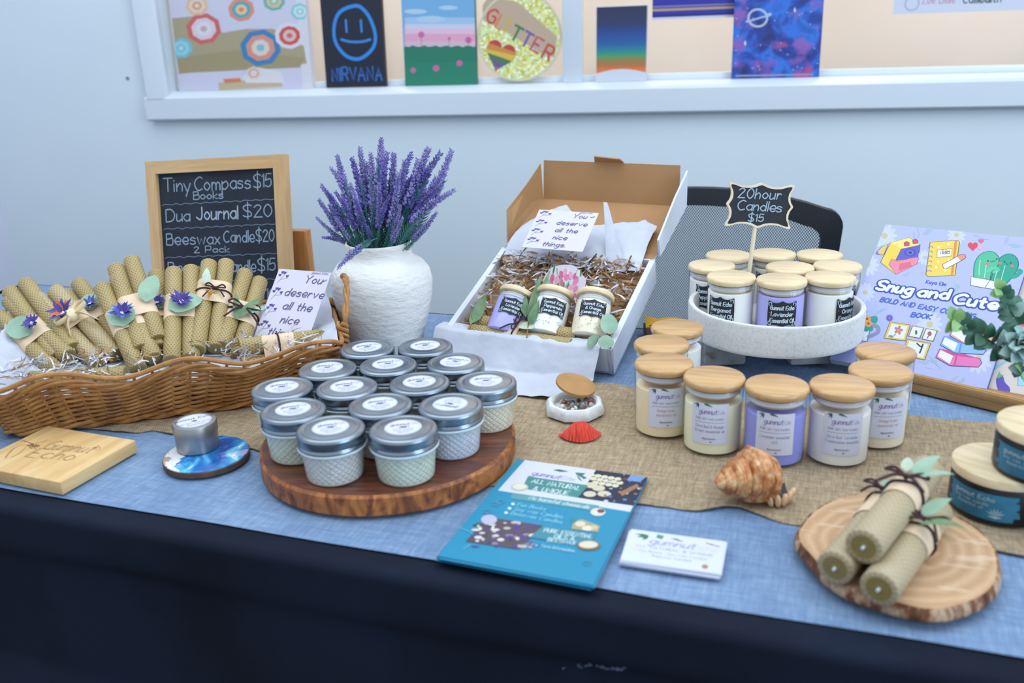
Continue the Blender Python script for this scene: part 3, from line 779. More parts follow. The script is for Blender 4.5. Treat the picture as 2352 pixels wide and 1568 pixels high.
for k in range(3):
    n = 420; mb.tube([perim(i / n, rimz(fs(i / n)) - .011 + .0035 * math.sin(2 * PI * (i / n * 13 + k / 3)), .002 + .002 * math.cos(2 * PI * (i / n * 13 + k / 3))) for i in range(n + 1)], .0026, 6, m_wrim, False)
for k in range(2):
    n = 420; mb.tube([perim(i / n, .004 + .003 * math.sin(2 * PI * (i / n * 15 + k / 2)), .002 + .003 * math.cos(2 * PI * (i / n * 15 + k / 2))) for i in range(n + 1)], .0027, 6, m_wick, False)
mb.build('rim', bk)
mb = MB(); mb.box((BL / 2, BW / 2, .004), (BL - .01, BW - .01, .004), m_wick, .001)
for i in range(26): mb.tube([(.008 + i * (BL - .016) / 25, .008, .0065), (.008 + i * (BL - .016) / 25, BW - .008, .0065)], .0024, 5, m_wick)
mb.build('base', bk)
def handle(x, sgn, hgt):
    mb = MB(); g = FL + .002; pts = []
    for i in range(25):
        a = PI * i / 24; pts.append((x + sgn * (g + .004 + .012 * math.sin(a)), BW / 2 - .060 * math.cos(a), .072 + hgt * math.sin(a) ** .8))
    for k in range(2): mb.tube([(p[0] + .0022 * math.cos(i * .9 + k * PI), p[1] + .001, p[2] + .0022 * math.sin(i * .9 + k * PI)) for i, p in enumerate(pts)], .0030, 7, m_wrim)
    # plait at the feet
    for e in (pts[0], pts[-1]):
        for k in range(3):
            n = 14; mb.tube([(e[0] + .006 * math.sin(i * .9 + k * 2.1) - sgn * .002, e[1] + .005 * math.cos(i * .9 + k * 2.1), e[2] - .026 + i * .0032) for i in range(n)], .0030, 6, m_wrim)
    mb.build('handle', bk)
handle(BL, 1, .062); handle(0, -1, .05)
# ================================================================= PAPERS IN THE BASKET
m_tissue = noisy('tissue_paper', [(.3, '#b9bdc9'), (.7, '#c6cad6')], 18, .75, bump=.0015, bscale=25, Transmission_Weight=.0)
BMW = bk.matrix_world.copy()
def bw(x, y, z): return BMW @ Vector((x, y, z))
def crumple(name, label, fn, nu, nv, amp, sc, group=None, thick=.0003):
    def g(a, b):
        p = Vector(fn(a, b)); q = p * sc
        f = sum(abs(noise.noise(q * k + Vector((k, 2 * k, 5)))) / k for k in (1, 2.3, 4.1)); n2 = noise.noise(q * .7)
        return p + Vector((.5 * noise.noise(q + Vector((9, 1, 1))), .5 * noise.noise(q + Vector((1, 9, 1))), f - .4 + n2 * .5)) * amp
    mb = MB(); mb.grid(g, nu, nv, m_tissue, thick); return tag(mb.build(name, angle=70), label, 'tissue paper', group)
def lining(a, b):
    x = -.022 + (BL + .044) * a; y = -.010 + (BW + .03) * b
    e = max(0, .06 - min(x + .022, BL + .022 - x)) / .06
    z = .047 + .030 * e + .028 * max(0, b - .55) / .45
    return bw(x, y, z)
crumple('tissue_paper', 'crumpled white tissue paper lining the wicker basket', lining, 90, 50, .007, 34)
m_shk, m_shw = new('kraft_shred', '#a9825a', .8), new('white_shred', '#d2d4dc', .7)
def shreds(mb, n, fn, mats, L=.026, w=.0022, rnd=None):
    rr = rnd or random.Random(5)
    for _ in range(n):
        c = Vector(fn(rr)); d = Vector((rr.gauss(0, 1), rr.gauss(0, 1), rr.gauss(0, .45))).normalized(); sd = d.cross(Vector((rr.gauss(0, 1), rr.gauss(0, 1), rr.gauss(0, 1)))).normalized(); up = d.cross(sd)
        l = L * rr.uniform(.5, 1.2); k = rr.uniform(-1.2, 1.2); tw = rr.uniform(-1, 1); vs = []
        for i in range(5):
            t = i / 4 - .5; q = c + d * (l * t) + up * (k * l * (t * t - .08)); s2 = (sd * math.cos(tw * t * 2) + up * math.sin(tw * t * 2)) * w * .5
            vs += [q - s2, q + s2]
        mb.add(vs, [[2 * i, 2 * i + 1, 2 * i + 3, 2 * i + 2] for i in range(4)], rr.choice(mats))
mb = MB()
def shp(r): 
    x = r.choice((r.uniform(.0, .13), r.uniform(.0, BL), r.uniform(.27, BL))); return bw(x, r.uniform(.0, .09), .062 + .012 * r.random())
shreds(mb, 330, shp, [m_shk, m_shw, m_shw, new('grey_shred', '#8d93a4', .7)], .022, .0018)
tag(mb.build('shredded_paper', smooth=False), 'white and grey paper shreds under the candles in the wicker basket', 'shredded paper', kind='stuff')
# ================================================================= BEESWAX CANDLES
def honeycomb(name, c_hi, c_lo, s=.0044, depth=.0016):
    m = new(name, c_hi, .5, Subsurface_Weight=.1, Coat_Weight=.06); m.node_tree.nodes['Principled BSDF'].inputs['Subsurface Radius'].default_value = (.003, .002, .001)
    t = NT(m); x = t.xyz(t.co()); a = t.m('MULTIPLY', t.m('ARCTAN2', x[1], x[0]), .0116 / s); b = t.m('DIVIDE', x[2], s)
    def cell(o):
        fa = t.m('SUBTRACT', t.m('FLOORED_MODULO', t.m('ADD', a, o * .5), 1.), .5); fb = t.m('SUBTRACT', t.m('FLOORED_MODULO', t.m('ADD', b, o * .866), 1.732), .866)
        return t.m('SQRT', t.m('ADD', t.m('MULTIPLY', fa, fa), t.m('MULTIPLY', fb, fb)))
    d = t.m('MINIMUM', cell(0), cell(1)); r = t.m('MULTIPLY', x[0], x[0]); r = t.m('SQRT', t.m('ADD', r, t.m('MULTIPLY', x[1], x[1])))
    side = t.m('GREATER_THAN', r, .0105)
    t.bump(t.m('MULTIPLY', t.m('MINIMUM', d, .48), side), depth, .8)
    n = t.noise(t.co(rand=True), 25, 3)
    c = t.ramp(d, [(.12, c_lo), (.42, c_hi)]); c = t.mix(t.m('MULTIPLY', t.ramp(n, [(.4, 0.), (.75, .45)]), 1.), c, c_hi)
    rings = t.m('PINGPONG', t.m('DIVIDE', r, .0022), .5); endc = t.ramp(rings, [(.1, '#6b5630'), (.45, '#a29257')])
    t.color(t.mix(side, endc, c)); return m
m_bee = honeycomb('beeswax_honeycomb', '#af9a66', '#7d673a'); m_beep = honeycomb('pale_beeswax_honeycomb', '#bba880', '#957f56')
m_wick2 = new('cotton_wick', '#e2e4ee', .8)
m_kraft = noisy('kraft_band', [(.3, '#d8bd9c'), (.7, '#e4ccae')], 40, .75)
m_leafg = noisy('eucalyptus_leaf', [(.3, '#7fa28b'), (.7, '#9cb99f')], 40, .6); m_leafd = noisy('olive_leaf', [(.3, '#4a6a46'), (.7, '#748f66')], 40, .6); m_leafp = noisy('pale_leaf', [(.3, '#a3b39c'), (.7, '#c3cdb8')], 40, .6)
m_twine = noisy('dark_twine', [(.3, '#2b161f'), (.7, '#44262f')], 200, .85); m_ribbon = new('cream_ribbon', '#e6d6b0', .6)
m_pet = noisy('purple_petal', [(.3, '#35256f'), (.7, '#57459c')], 60, .6); m_petb = noisy('blue_petal', [(.3, '#2d3b9a'), (.7, '#5b6fc9')], 60, .6); m_peto = new('orange_petal', '#c0672b', .6)
m_berry = new('golden_berry', '#b98a3a', .6); m_stem = new('stem_brown', '#8a6b45', .7)
CR, CL = .0116, .168
def beeswax(parent, x, y, z0, L, m=None, wick=True, r=CR):
    mb = MB(); rr = random.Random(int(x * 1e5) + int(z0 * 1e4))
    mb.lathe([(.0015, .0), (.004, .0004), (.0075, .0), (r - .0012, .0), (r, .0012)] + [(r, L * k / 6) for k in range(1, 6)] + [(r, L - .0015), (r - .0014, L), (.0075, L), (.004, L - .0005), (.0015, L)], 36, m or m_bee, True, True, lambda a, q, z: 1 + (.012 * math.cos(a - 1) if q > .006 else 0))
    o = mb.build('candle', parent, angle=60); o.location = (x, y, z0)
    if wick:
        k = MB(); k.tube([(0, 0, -.003), (.0003, 0, .002), (.0002, 0, L - .002), (.0003, 0, L + .003)], .0013, 7, m_wick2); k.build('wick', o)
    return o
def flower(mb, c, r, mats, n=16, rnd=None):
    rr = rnd or random.Random(1)
    for i in range(n):
        a = 2 * PI * i / n + rr.uniform(-.2, .2); d = Vector((math.cos(a), -.35 - .4 * rr.random(), math.sin(a)))
        mb.leaf(Vector(c) + Vector((0, -.001, 0)), d, (0, -1, 0), r * rr.uniform(.7, 1.1), r * .36, rr.choice(mats), .1, 4)
    for i in range(9): mb.ball(Vector(c) + Vector((rr.gauss(0, r * .16), -.003, rr.gauss(0, r * .16))), r * .09, m_wick2, 5, 4)
def bow(mb, c, s, m, w, rr, flat=1.):
    c = Vector(c)
    for sg in (-1, 1):
        mb.tube(smooth_v([c, c + Vector((sg * s * .5, -.003, s * .28)), c + Vector((sg * s * .75, -.002, s * .05)), c + Vector((sg * s * .4, -.004, -s * .1)), c]), w, 6, m, True, flat)
        mb.tube(smooth_v([c, c + Vector((sg * s * .35, -.003, -s * .35)), c + Vector((sg * s * (.6 + .3 * rr.random()), .0, -s * (.7 + .5 * rr.random())))]), w, 6, m, True, flat)
    mb.ball(c, w * 2.2, m, 6, 5)
def smooth_v(P, k=5):
    out = []; n = len(P)
    for i in range(n - 1):
        p1, p2 = P[i], P[i + 1]; p0 = P[i - 1] if i else p1; p3 = P[i + 2] if i + 2 < n else p2
        for j in range(k):
            t = j / k; out.append(.5 * (2 * p1 + (p2 - p0) * t + (2 * p0 - 5 * p1 + 4 * p2 - p3) * t * t + (p3 - p0 + 3 * (p1 - p2)) * t ** 3))
    return out + [P[-1]]
def pack(label, mw, deco, m=None, L=CL, dz=(0, 0), band=.5, bw_=.042, group='beeswax candle pairs in the wicker basket', count=2, bandm=True, seed=1):
    """two rolled candles in a paper band; local z runs up the candles, -y faces the viewer"""
    rr = random.Random(seed); t = thing('beeswax_candle_pack', label, 'candle', mw=mw, group=group)
    off = [-CR, CR] if count == 2 else [0]
    for i, x in enumerate(off): beeswax(t, x * 1.01, 0, dz[i] if i < len(dz) else 0, L, m)
    zc = L * band; g = .0006
    if bandm:
        n = 22; ol = []
        hw = CR if count == 2 else 0
        for i in range(n): a = -PI / 2 + PI * i / (n - 1); ol.append((hw + (CR + g) * math.cos(a), (CR + g) * math.sin(a)))
        for i in range(n): a = PI / 2 + PI * i / (n - 1); ol.append((-hw + (CR + g) * math.cos(a), (CR + g) * math.sin(a)))
        mb = MB(); k = len(ol); z0, z1 = zc - bw_ / 2, zc + bw_ / 2
        vs = [(x, y, z0 + .001 * math.sin(x * 300)) for x, y in ol] + [(x, y, z1 + .001 * math.sin(x * 260 + 1)) for x, y in ol]
        mb.add(vs + [(x * .97, y * .94, z) for x, y, z in vs], [[i, (i + 1) % k, k + (i + 1) % k, k + i] for i in range(k)] + [[k + i, k + (i + 1) % k, 3 * k + (i + 1) % k, 3 * k + i] for i in range(k)] + [[i, 2 * k + i, 2 * k + (i + 1) % k, (i + 1) % k] for i in range(k)], m_kraft)
        mb.build('paper_band', t)
    yf = -CR - .0015
    for d in deco:
        mb = MB(); c = Vector((d[1], yf - d[3] if len(d) > 3 else yf, zc + d[2]))
        if d[0] == 'leaf': mb.leaf(c, d[4], (0, -1, .0), d[5], d[6], d[7], .10, 8, round_=d[8] if len(d) > 8 else False); mb.build('leaf', t)
        elif d[0] == 'flower': flower(mb, c, d[4] * 1.22, d[5], 20, rr); mb.build('flower', t)
        elif d[0] == 'bow':
            bow(mb, c, d[4], d[5], d[6], rr, d[7] if len(d) > 7 else 1.)
            if d[5] is m_twine:
                hw = CR if count == 2 else 0
                mb.tube([(hw + (CR + .002) * math.cos(a), (CR + .002) * math.sin(a), c.z) for a in [-PI / 2 + PI * i / 10 for i in range(11)]] + [(-hw + (CR + .002) * math.cos(a), (CR + .002) * math.sin(a), c.z) for a in [PI / 2 + PI * i / 10 for i in range(11)]] + [(hw, -(CR + .002), c.z)], d[6], 6, m_twine)
            mb.build('bow', t)
        elif d[0] == 'berries':
            for i in range(12):
                e = c + Vector((rr.gauss(0, .005), -.002 - .003 * rr.random(), -.004 - .010 * rr.random())); mb.ball(e, .0014, m_berry, 6, 5); mb.tube([c + Vector((0, 0, -.022)), (c + e) / 2 + Vector((0, -.001, -.006)), e], .0004, 4, m_berry)
            mb.build('berry_sprig', t)
    return t
def lean(top, bot, zb=.797, L=CL, roll=0.):
    """frame of a pack whose lower end sits at pixel bot (height zb) and whose upper end shows at pixel top"""
    b = at(bot[0], bot[1], zb); d = ray(*top).normalized(); oc = CAM - b
    q = oc.dot(d); disc = q * q - (oc.length_squared - L * L)
    s = -q + math.sqrt(max(0, disc)) if disc > 0 else -q
    z = (CAM + d * s - b).normalized(); view = (b - CAM).normalized()
    x = view.cross(z); x = x.normalized() * 1
    x = -x if x.dot(RT) < 0 else x
    if roll: x = Matrix.Rotation(roll, 3, z) @ x
    return frame(b, x, z.cross(x))
OV = (0, 0, 1)
# back row first
pack('beeswax pair at the back left of the basket, behind the leftmost pair', lean((41, 660), (150, 812), .806), [], bandm=False, seed=2)
pack('beeswax pair behind the ribbon-tied pair, blue flower on a round leaf', lean((166, 664), (262, 800), .806), [('leaf', .006, -.004, .001, (.15, 0, 1), .036, .026, m_leafg, True), ('flower', .008, .004, .003, .012, [m_petb, m_pet])], dz=(-.004, .004), band=.5, seed=3)
pack('tallest-standing beeswax pair at the back of the basket, large pale leaf on its right', lean((284, 606), (345, 792), .815), [('leaf', .012, -.006, .003, (.55, -.1, 1), .046, .028, m_leafg, True)], dz=(-.004, .004), band=.42, seed=4)
pack('beeswax pair half hidden behind the central upright pair', lean((378, 630), (388, 800), .806), [('leaf', -.016, -.004, .001, (.9, 0, .5), .034, .026, m_leafg, True), ('flower', -.012, -.001, .003, .013, [m_pet])], band=.46, seed=5)
pack('beeswax pair with a dark twine bow and golden berries before the chalkboard', lean((500, 604), (474, 803), .803), [('leaf', -.012, .004, .003, (-.05, -.1, 1), .03, .012, m_leafp), ('bow', .001, .001, .003, .018, m_twine, .0011), ('berries', -.006, -.002, .004)], dz=(-.003, .003), band=.6, seed=6)
# front row
pack('leftmost beeswax pair in the basket, purple flower on a large round leaf', lean((10, 708), (146, 838), .797), [('leaf', -.002, -.012, .001, (-.1, 0, 1), .046, .034, m_leafg, True), ('flower', .010, -.004, .004, .014, [m_pet])], dz=(-.006, .006), band=.5, bw_=.046, seed=7)
pack('pale beeswax pair with a cream ribbon bow and a purple and orange flower', lean((107, 676), (248, 826), .797), [('leaf', -.02, .004, .001, (-1, 0, .25), .03, .008, m_leafd), ('flower', -.001, .006, .004, .018, [m_pet, m_pet, m_pet, m_peto]), ('bow', .006, -.006, .006, .031, m_ribbon, .0046, .22)], m_beep, dz=(.003, -.004), band=.55, bw_=.034, seed=8)
pack('beeswax pair with a blue flower on a round leaf, left of the central pair', lean((252, 648), (336, 836), .797), [('leaf', -.006, -.020, .001, (.15, 0, 1), .042, .036, m_leafg, True), ('flower', -.001, -.001, .004, .0155, [m_petb, m_petb, m_pet])], dz=(-.004, .004), band=.5, seed=9)
pack('central upright beeswax pair with a purple flower on a wide green leaf', lean((419, 620), (417, 826), .797), [('leaf', -.018, -.010, .001, (1, 0, .38), .048, .034, m_leafg, True), ('flower', -.001, -.002, .004, .0165, [m_pet])], dz=(-.002, .003), band=.53, seed=10)
pack('beeswax pair tied with dark twine over long willow leaves, right of the golden berry pair', lean((580, 636), (528, 808), .797), [('leaf', -.004, -.024, .002, (-.25, 0, 1), .05, .011, m_leafd), ('leaf', -.002, -.02, .003, (.45, 0, 1), .054, .012, m_leafd), ('leaf', .0, -.014, .003, (.95, 0, .75), .05, .009, m_leafg), ('bow', .001, .0, .005, .03, m_twine, .0013)], dz=(.004, -.004), band=.45, seed=11)
# pair lying across the right end
pk = pack('beeswax pair lying on its side at the right end of the basket, tied with twine', frame(at(556, 812, .803), (at(640, 765, .825) - at(556, 812, .803)).cross(FW) * -1, Vector((0, 0, 1))), [('leaf', -.004, -.01, .004, (-.4, 0, .6), .028, .018, m_leafg, True), ('leaf', .004, .006, .004, (.1, 0, 1), .032, .018, m_leafg, True), ('leaf', .004, -.006, .004, (.9, 0, -.2), .022, .016, m_leafg, True), ('bow', .0, .0, .005, .018, m_twine, .0012), ('leaf', -.006, -.018, .003, (-.6, 0, -1), .034, .012, m_leafd)], band=.45, L=.112, seed=12)
a_, b_ = at(552, 818, .800), at(738, 752, .818)
zz = (b_ - a_).normalized(); xx = (Vector((0, 0, 1)) - zz * zz.z).normalized() ; xx = (xx * .35 + zz.cross(xx) * -.94).normalized(); xx = xx if xx.z > -1 else -xx
pk.matrix_world = frame(a_, zz.cross(-(CAM - a_).normalized() * .8 - Vector((0, 0, .9))) * -1 if False else (Vector((0, 0, .85)) + (a_ - CAM).normalized() * .3), zz.cross(Vector((0, 0, .85)) + (a_ - CAM).normalized() * .3))
pack('beeswax candle lying flat behind the left dip of the basket rim', frame(at(62, 872, .797), FW * -1 + Vector((0, 0, .5)), zz.cross(Vector((0, 0, 1)))), [('leaf', .002, -.06, .003, (-1, 0, .4), .03, .024, m_leafg, True)], count=1, bandm=False, L=.12, seed=13).matrix_world = frame(at(66, 874, .796), Vector((0, 0, 1)), (at(170, 866, .797) - at(66, 874, .796)).cross(Vector((0, 0, 1))))
# greeting card leaning in the basket
m_card = new('card_stock', '#ccc7d4', .6)
def greeting(p, w, h):
    """lavender sprigs on the left and the verse"""
    for k in range(4):
        y = h * (.38 - .235 * k); x = -w * .40
        p.stroke(smooth([(x - .1 * w * .4, y - .085 * h), (x, y - .03 * h), (x + .05 * w, y + .06 * h)]), w * .006, '#8c93a0'); p.stroke([(x, y - .03 * h), (x + .13 * w, y - .005 * h)], w * .006, '#8c93a0')
        for dx, dy in ((-.035, .03), (.045, .065), (.11, .02), (.0, .07)): p.fill([(x + dx * w - .035 * w, y + dy * h + .012 * h), (x + dx * w + .03 * w, y + dy * h + .02 * h), (x + dx * w + .012 * w, y + dy * h - .018 * h), (x + dx * w - .018 * w, y + dy * h - .014 * h)], '#554a94')
    for s, x, y in (('You', .22, .33), ('deserve', .14, .13), ('all the', .10, -.06), ('nice', .05, -.25), ('things.', .0, -.43)): p.text(s, x * w, y * h, h * .105, h * .0125, '#5b4f86', .24, .26, 'c')
    p.text('gumnut Echo', .30 * w, .465 * h, h * .03, h * .005, '#9a8fbd', .1, .2, 'c'); p.fill(circ(.41 * w, .37 * h, .012 * w, .01 * h, 8), '#a5584a'); p.stroke([(.42 * w, .37 * h), (.46 * w, .395 * h)], w * .012, '#6c7a66')
def card_from(name, label, tl, tr, bl, br, thick=.0006, group=None):
    tl, tr, bl, br = (Vector(v) for v in (tl, tr, bl, br)); c = (tl + tr + bl + br) / 4; ex = (tr - tl + br - bl); ey = (tl - bl + tr - br); w_ = ex.length / 2; h_ = ey.length / 2
    t = frame(c, ex, ey); mb = MB(); mb.box((0, 0, -thick / 2), (w_, h_, thick), m_card); p = Print(); greeting(p, w_, h_); p.emit(mb, (0, 0, 0), (1, 0, 0), (0, 1, 0), (0, 0, 1))
    o = mb.build(name, smooth=False); o.matrix_world = t; return tag(o, label, 'card', group)
def quad_at(px, base_z, lean_y):
    pass
bl_, br_ = at(592, 778, .800), at(715, 792, .800); up_ = (Vector((0, 0, 1)) * .72 + vd * .62 + ud * .30).normalized(); hh = .112
card_from('greeting_card', 'lavender-printed greeting card leaning in the basket beside the vase', bl_ + up_ * hh, br_ + up_ * hh, bl_, br_)
# ================================================================= CHALKBOARD
PINE = [(.3, '#c79c68'), (.6, '#d4ae7c'), (.8, '#ddbd90')]; m_pine = wood('pine_rail', PINE, (4, 40, 40), 2.5, .5, False); m_pinev = wood('pine_stile', PINE, (40, 4, 40), 2.5, .5, False)
m_chalkb = noisy('blackboard_slate', [(.3, '#141b26'), (.7, '#202a38')], 14, .7)
bbb = at(520, 800, TZ); YB = 1.262
TLp, TRp = aty(336, 372, YB + .045), aty(654, 354, YB + .045)
ex = (TRp - TLp).normalized(); wdt = (TRp - TLp).length
lo_ = aty(357, 660, YB); ey = (TLp - lo_); ey = (ey - ex * ey.dot(ex)).normalized()
hgt = (TLp.z - TZ - .002) / ey.z
bb = thing('chalkboard', 'pine framed chalkboard price list standing behind the wicker basket', 'chalkboard', mw=frame(TLp - ey * hgt, ex, ey))
fwid = .0215; mb = MB()
for (x0_, y0_, x1_, y1_, x2_, y2_, x3_, y3_) in ((0, hgt, wdt, hgt, wdt - fwid, hgt - fwid, fwid, hgt - fwid), (0, 0, fwid, fwid, wdt - fwid, fwid, wdt, 0), (0, 0, 0, hgt, fwid, hgt - fwid, fwid, fwid), (wdt, 0, wdt - fwid, fwid, wdt - fwid, hgt - fwid, wdt, hgt)):
    k = MB(); q = [(x0_, y0_), (x1_, y1_), (x2_, y2_), (x3_, y3_)]; ar = sum(a[0] * b[1] - b[0] * a[1] for a, b in zip(q, q[1:] + q[:1])); q = q if ar > 0 else q[::-1]
    k.prism(q, -.012, .004, m_pine if abs(x1_ - x0_) > .1 else m_pinev); k.build('frame_rail', bb, smooth=False)
mb = MB(); mb.box((wdt / 2, hgt / 2, -.006), (wdt - 2 * fwid + .004, hgt - 2 * fwid + .004, .006), m_chalkb)
p = Print(); CH = '#9fb2c6'; iw = wdt - 2 * fwid; X0 = fwid + .004; X1 = wdt - fwid - .002; YT = hgt - fwid
def wavy(y, dy=0.): p.stroke(smooth([(X0 + (X1 - X0) * i / 40, y + dy * i / 40 + .0022 * abs(math.sin(i * .9)) + .001 * nz(i * .7)) for i in range(41)], 2), .0012, '#7f92a8')
k_ = .0245
IW = X1 - X0
def row(t_, f0, f1, y, h, wd=.0021, c=CH): p.text(t_, X0 + IW * f0, y, h, wd, c, .04, .2, 'l', .03, fit=IW * (f1 - f0))
row('Tiny', .02, .27, YT - .031, .022); row('Compass', .31, .79, YT - .031, .022); row('$15', .82, .97, YT - .030, .022); row('Books', .29, .55, YT - .046, .0125, .0018)
wavy(YT - .055, .003)
row('Dua', .03, .25, YT - .083, .0205); row('Journal', .31, .67, YT - .081, .0215, .0025, '#b7c7d8'); row('$20', .72, .96, YT - .079, .0205)
wavy(YT - .097, .004)
row('Beeswax', .02, .50, YT - .123, .0195); row('Candle', .54, .80, YT - .121, .0195); row('$20', .82, .97, YT - .120, .0195); row('2 Pack', .27, .58, YT - .1375, .0105, .0017)
wavy(YT - .147, .005)
row('Beeswax', .02, .50, YT - .173, .0195); row('Candle', .54, .80, YT - .171, .0195); row('$15', .82, .97, YT - .169, .0205)
wavy(YT - .190, .005); row('$10', .80, .96, YT - .218, .018)
p.emit(mb, (0, 0, -.003), (1, 0, 0), (0, 1, 0), (0, 0, 1)); mb.build('slate', bb, smooth=False)
# wooden prop just behind it on the right
m_prop = wood('orange_wood', [(.3, '#a5652f'), (.6, '#c08146'), (.8, '#cf955c')], (30, 30, 4), 2.5, .5, False)
pa, pb = aty(668, 527, YB + .07), aty(706, 525, YB + .07); mb = MB(); wd_ = (pb - pa).length
mb.box((0, 0, (pa.z - TZ - .001) / 2), (wd_ * 1.6, .02, pa.z - TZ - .001), m_prop, .0015); o = mb.build('wooden_block'); o.location = (pb.x - wd_ * .8, pa.y, TZ + .001); o.rotation_euler = (0, 0, math.radians(6))
tag(o, 'plain orange-brown wooden board standing upright behind the right edge of the chalkboard', 'wooden board')
# ================================================================= VASE AND LAVENDER
m_vase = noisy('rough_white_ceramic', [(.3, '#d9d9d7'), (.7, '#e5e4e1')], 30, .7, (1, 1, 2.2), 5, .0035, 55)
vt = at(874, 586, .905); vd_ = (vt - CAM).dot(FW); sc2 = vd_ / FPX
vb = at(890, 808, TZ); VB = Vector((vb.x, vb.y, TZ + .001))
mpx = (VB - CAM).dot(FW) / FPX
vz = .165; 
vs_ = thing('vase', 'rough white ceramic vase with a rounded shoulder holding lavender', 'vase', VB)
mb = MB(); prof = [(.002, 0), (.047, 0), (.051, .004), (.058, .03), (.067, .062), (.0735, .09), (.0755, .110), (.0725, .126), (.064, .138), (.053, .145), (.0485, .149), (.0470, .155), (.0478, .163), (.0488, .168), (.0478, .171), (.0458, .1705), (.0440, .163), (.043, .15), (.050, .138), (.060, .12), (.060, .06), (.045, .012), (.002, .010)]
mb.lathe(prof, 72, m_vase, True, True, lambda a, r, z: 1 + .006 * math.sin(2 * a + z * 30) + .004 * math.sin(3 * a + 1)); mb.build('body', vs_)
m_lav = noisy('lavender_bud', [(.3, '#6a63a3'), (.5, '#8a82bf'), (.75, '#a9a2d2')], 60, .7, rand=True); m_lav2 = noisy('deep_lavender_bud', [(.3, '#4c4391'), (.5, '#6a60ad'), (.75, '#857cc2')], 60, .7, rand=True)
m_lgr = noisy('lavender_leaf', [(.3, '#2f6a64'), (.6, '#568f8a'), (.8, '#8fb4b2')], 40, .7, rand=True); m_lst = new('lavender_stem', '#4f7f76', .7)
def sprig_mesh(seed, mbud, L, curve):
    rr = random.Random(seed); P = [Vector((curve * L * (t / 12) ** 2, 0, L * t / 12 * (1 - .12 * curve * t / 12))) for t in range(13)]
    def pt(t): 
        i = min(11, int(t * 12)); f = t * 12 - i; return P[i].lerp(P[i + 1], f), (P[i + 1] - P[i]).normalized()
    st = MB(); st.tube(P, [.0016 - .0009 * i / 12 for i in range(13)], 5, m_lst)
    sp = MB(); s0 = rr.uniform(.38, .48); n = 130
    for i in range(n):
        t = s0 + (1 - s0) * (i / n) ** .92; c, d = pt(min(.999, t)); a = i * 2.4 + rr.uniform(-.3, .3); sx = d.orthogonal().normalized(); sy = d.cross(sx); o_ = (sx * math.cos(a) + sy * math.sin(a))
        taper = 1 - .55 * ((t - s0) / (1 - s0)) ** 1.5; b = (o_ * .95 + d * .68).normalized(); l = .0180 * taper * rr.uniform(.7, 1.2); w_ = l * .27; q = b.cross(d).normalized(); q2 = b.cross(q); c0 = c + o_ * .001
        sp.add([c0, c0 + b * l * .5 + q * w_, c0 + b * l * .55 + q2 * w_, c0 + b * l * .5 - q * w_, c0 + b * l * .55 - q2 * w_, c0 + b * l], [[0, 2, 1], [0, 3, 2], [0, 4, 3], [0, 1, 4], [5, 1, 2], [5, 2, 3], [5, 3, 4], [5, 4, 1]], mbud)
    lf = MB()
    for i in range(48):
        t = .14 + .56 * i / 48; c, d = pt(t); a = i * 2.1; sx = d.orthogonal().normalized(); sy = d.cross(sx); o_ = sx * math.cos(a) + sy * math.sin(a); lf.leaf(c, o_ * .7 + d, o_ * -1,   .030 * rr.uniform(.7, 1.1), .0062, m_lgr, -.1, 4)
    return st, sp, lf
protos = []
VT = VB + Vector((0, 0, .158))
SPR = [  # where the tips show
 (876, 318), (826, 338), (808, 362), (775, 358), (760, 385), (738, 425), (732, 458), (726, 498), (740, 545), (1038, 345), (1044, 436), (1012, 350), (985, 338), (960, 365), (945, 352), (905, 352), (852, 352), (890, 350), (1000, 410), (985, 385), (1015, 425), (1003, 488), (985, 515), (960, 470), (935, 425), (915, 395), (868, 385), (838, 400), (805, 420), (785, 455), (770, 500), (850, 440), (895, 450), (925, 500), (820, 500), (880, 490), (755, 470), (790, 400), (955, 395), (870, 420), (800, 530), (950, 530), (1020, 395), (842, 372), (750, 440), (930, 370), (965, 440), (815, 455), (862, 430), (885, 400), (905, 430), (830, 470), (800, 480), (770, 440), (945, 450), (920, 470), (990, 450), (970, 490), (860, 480), (845, 520), (900, 530), (790, 520)]
rr = random.Random(11)
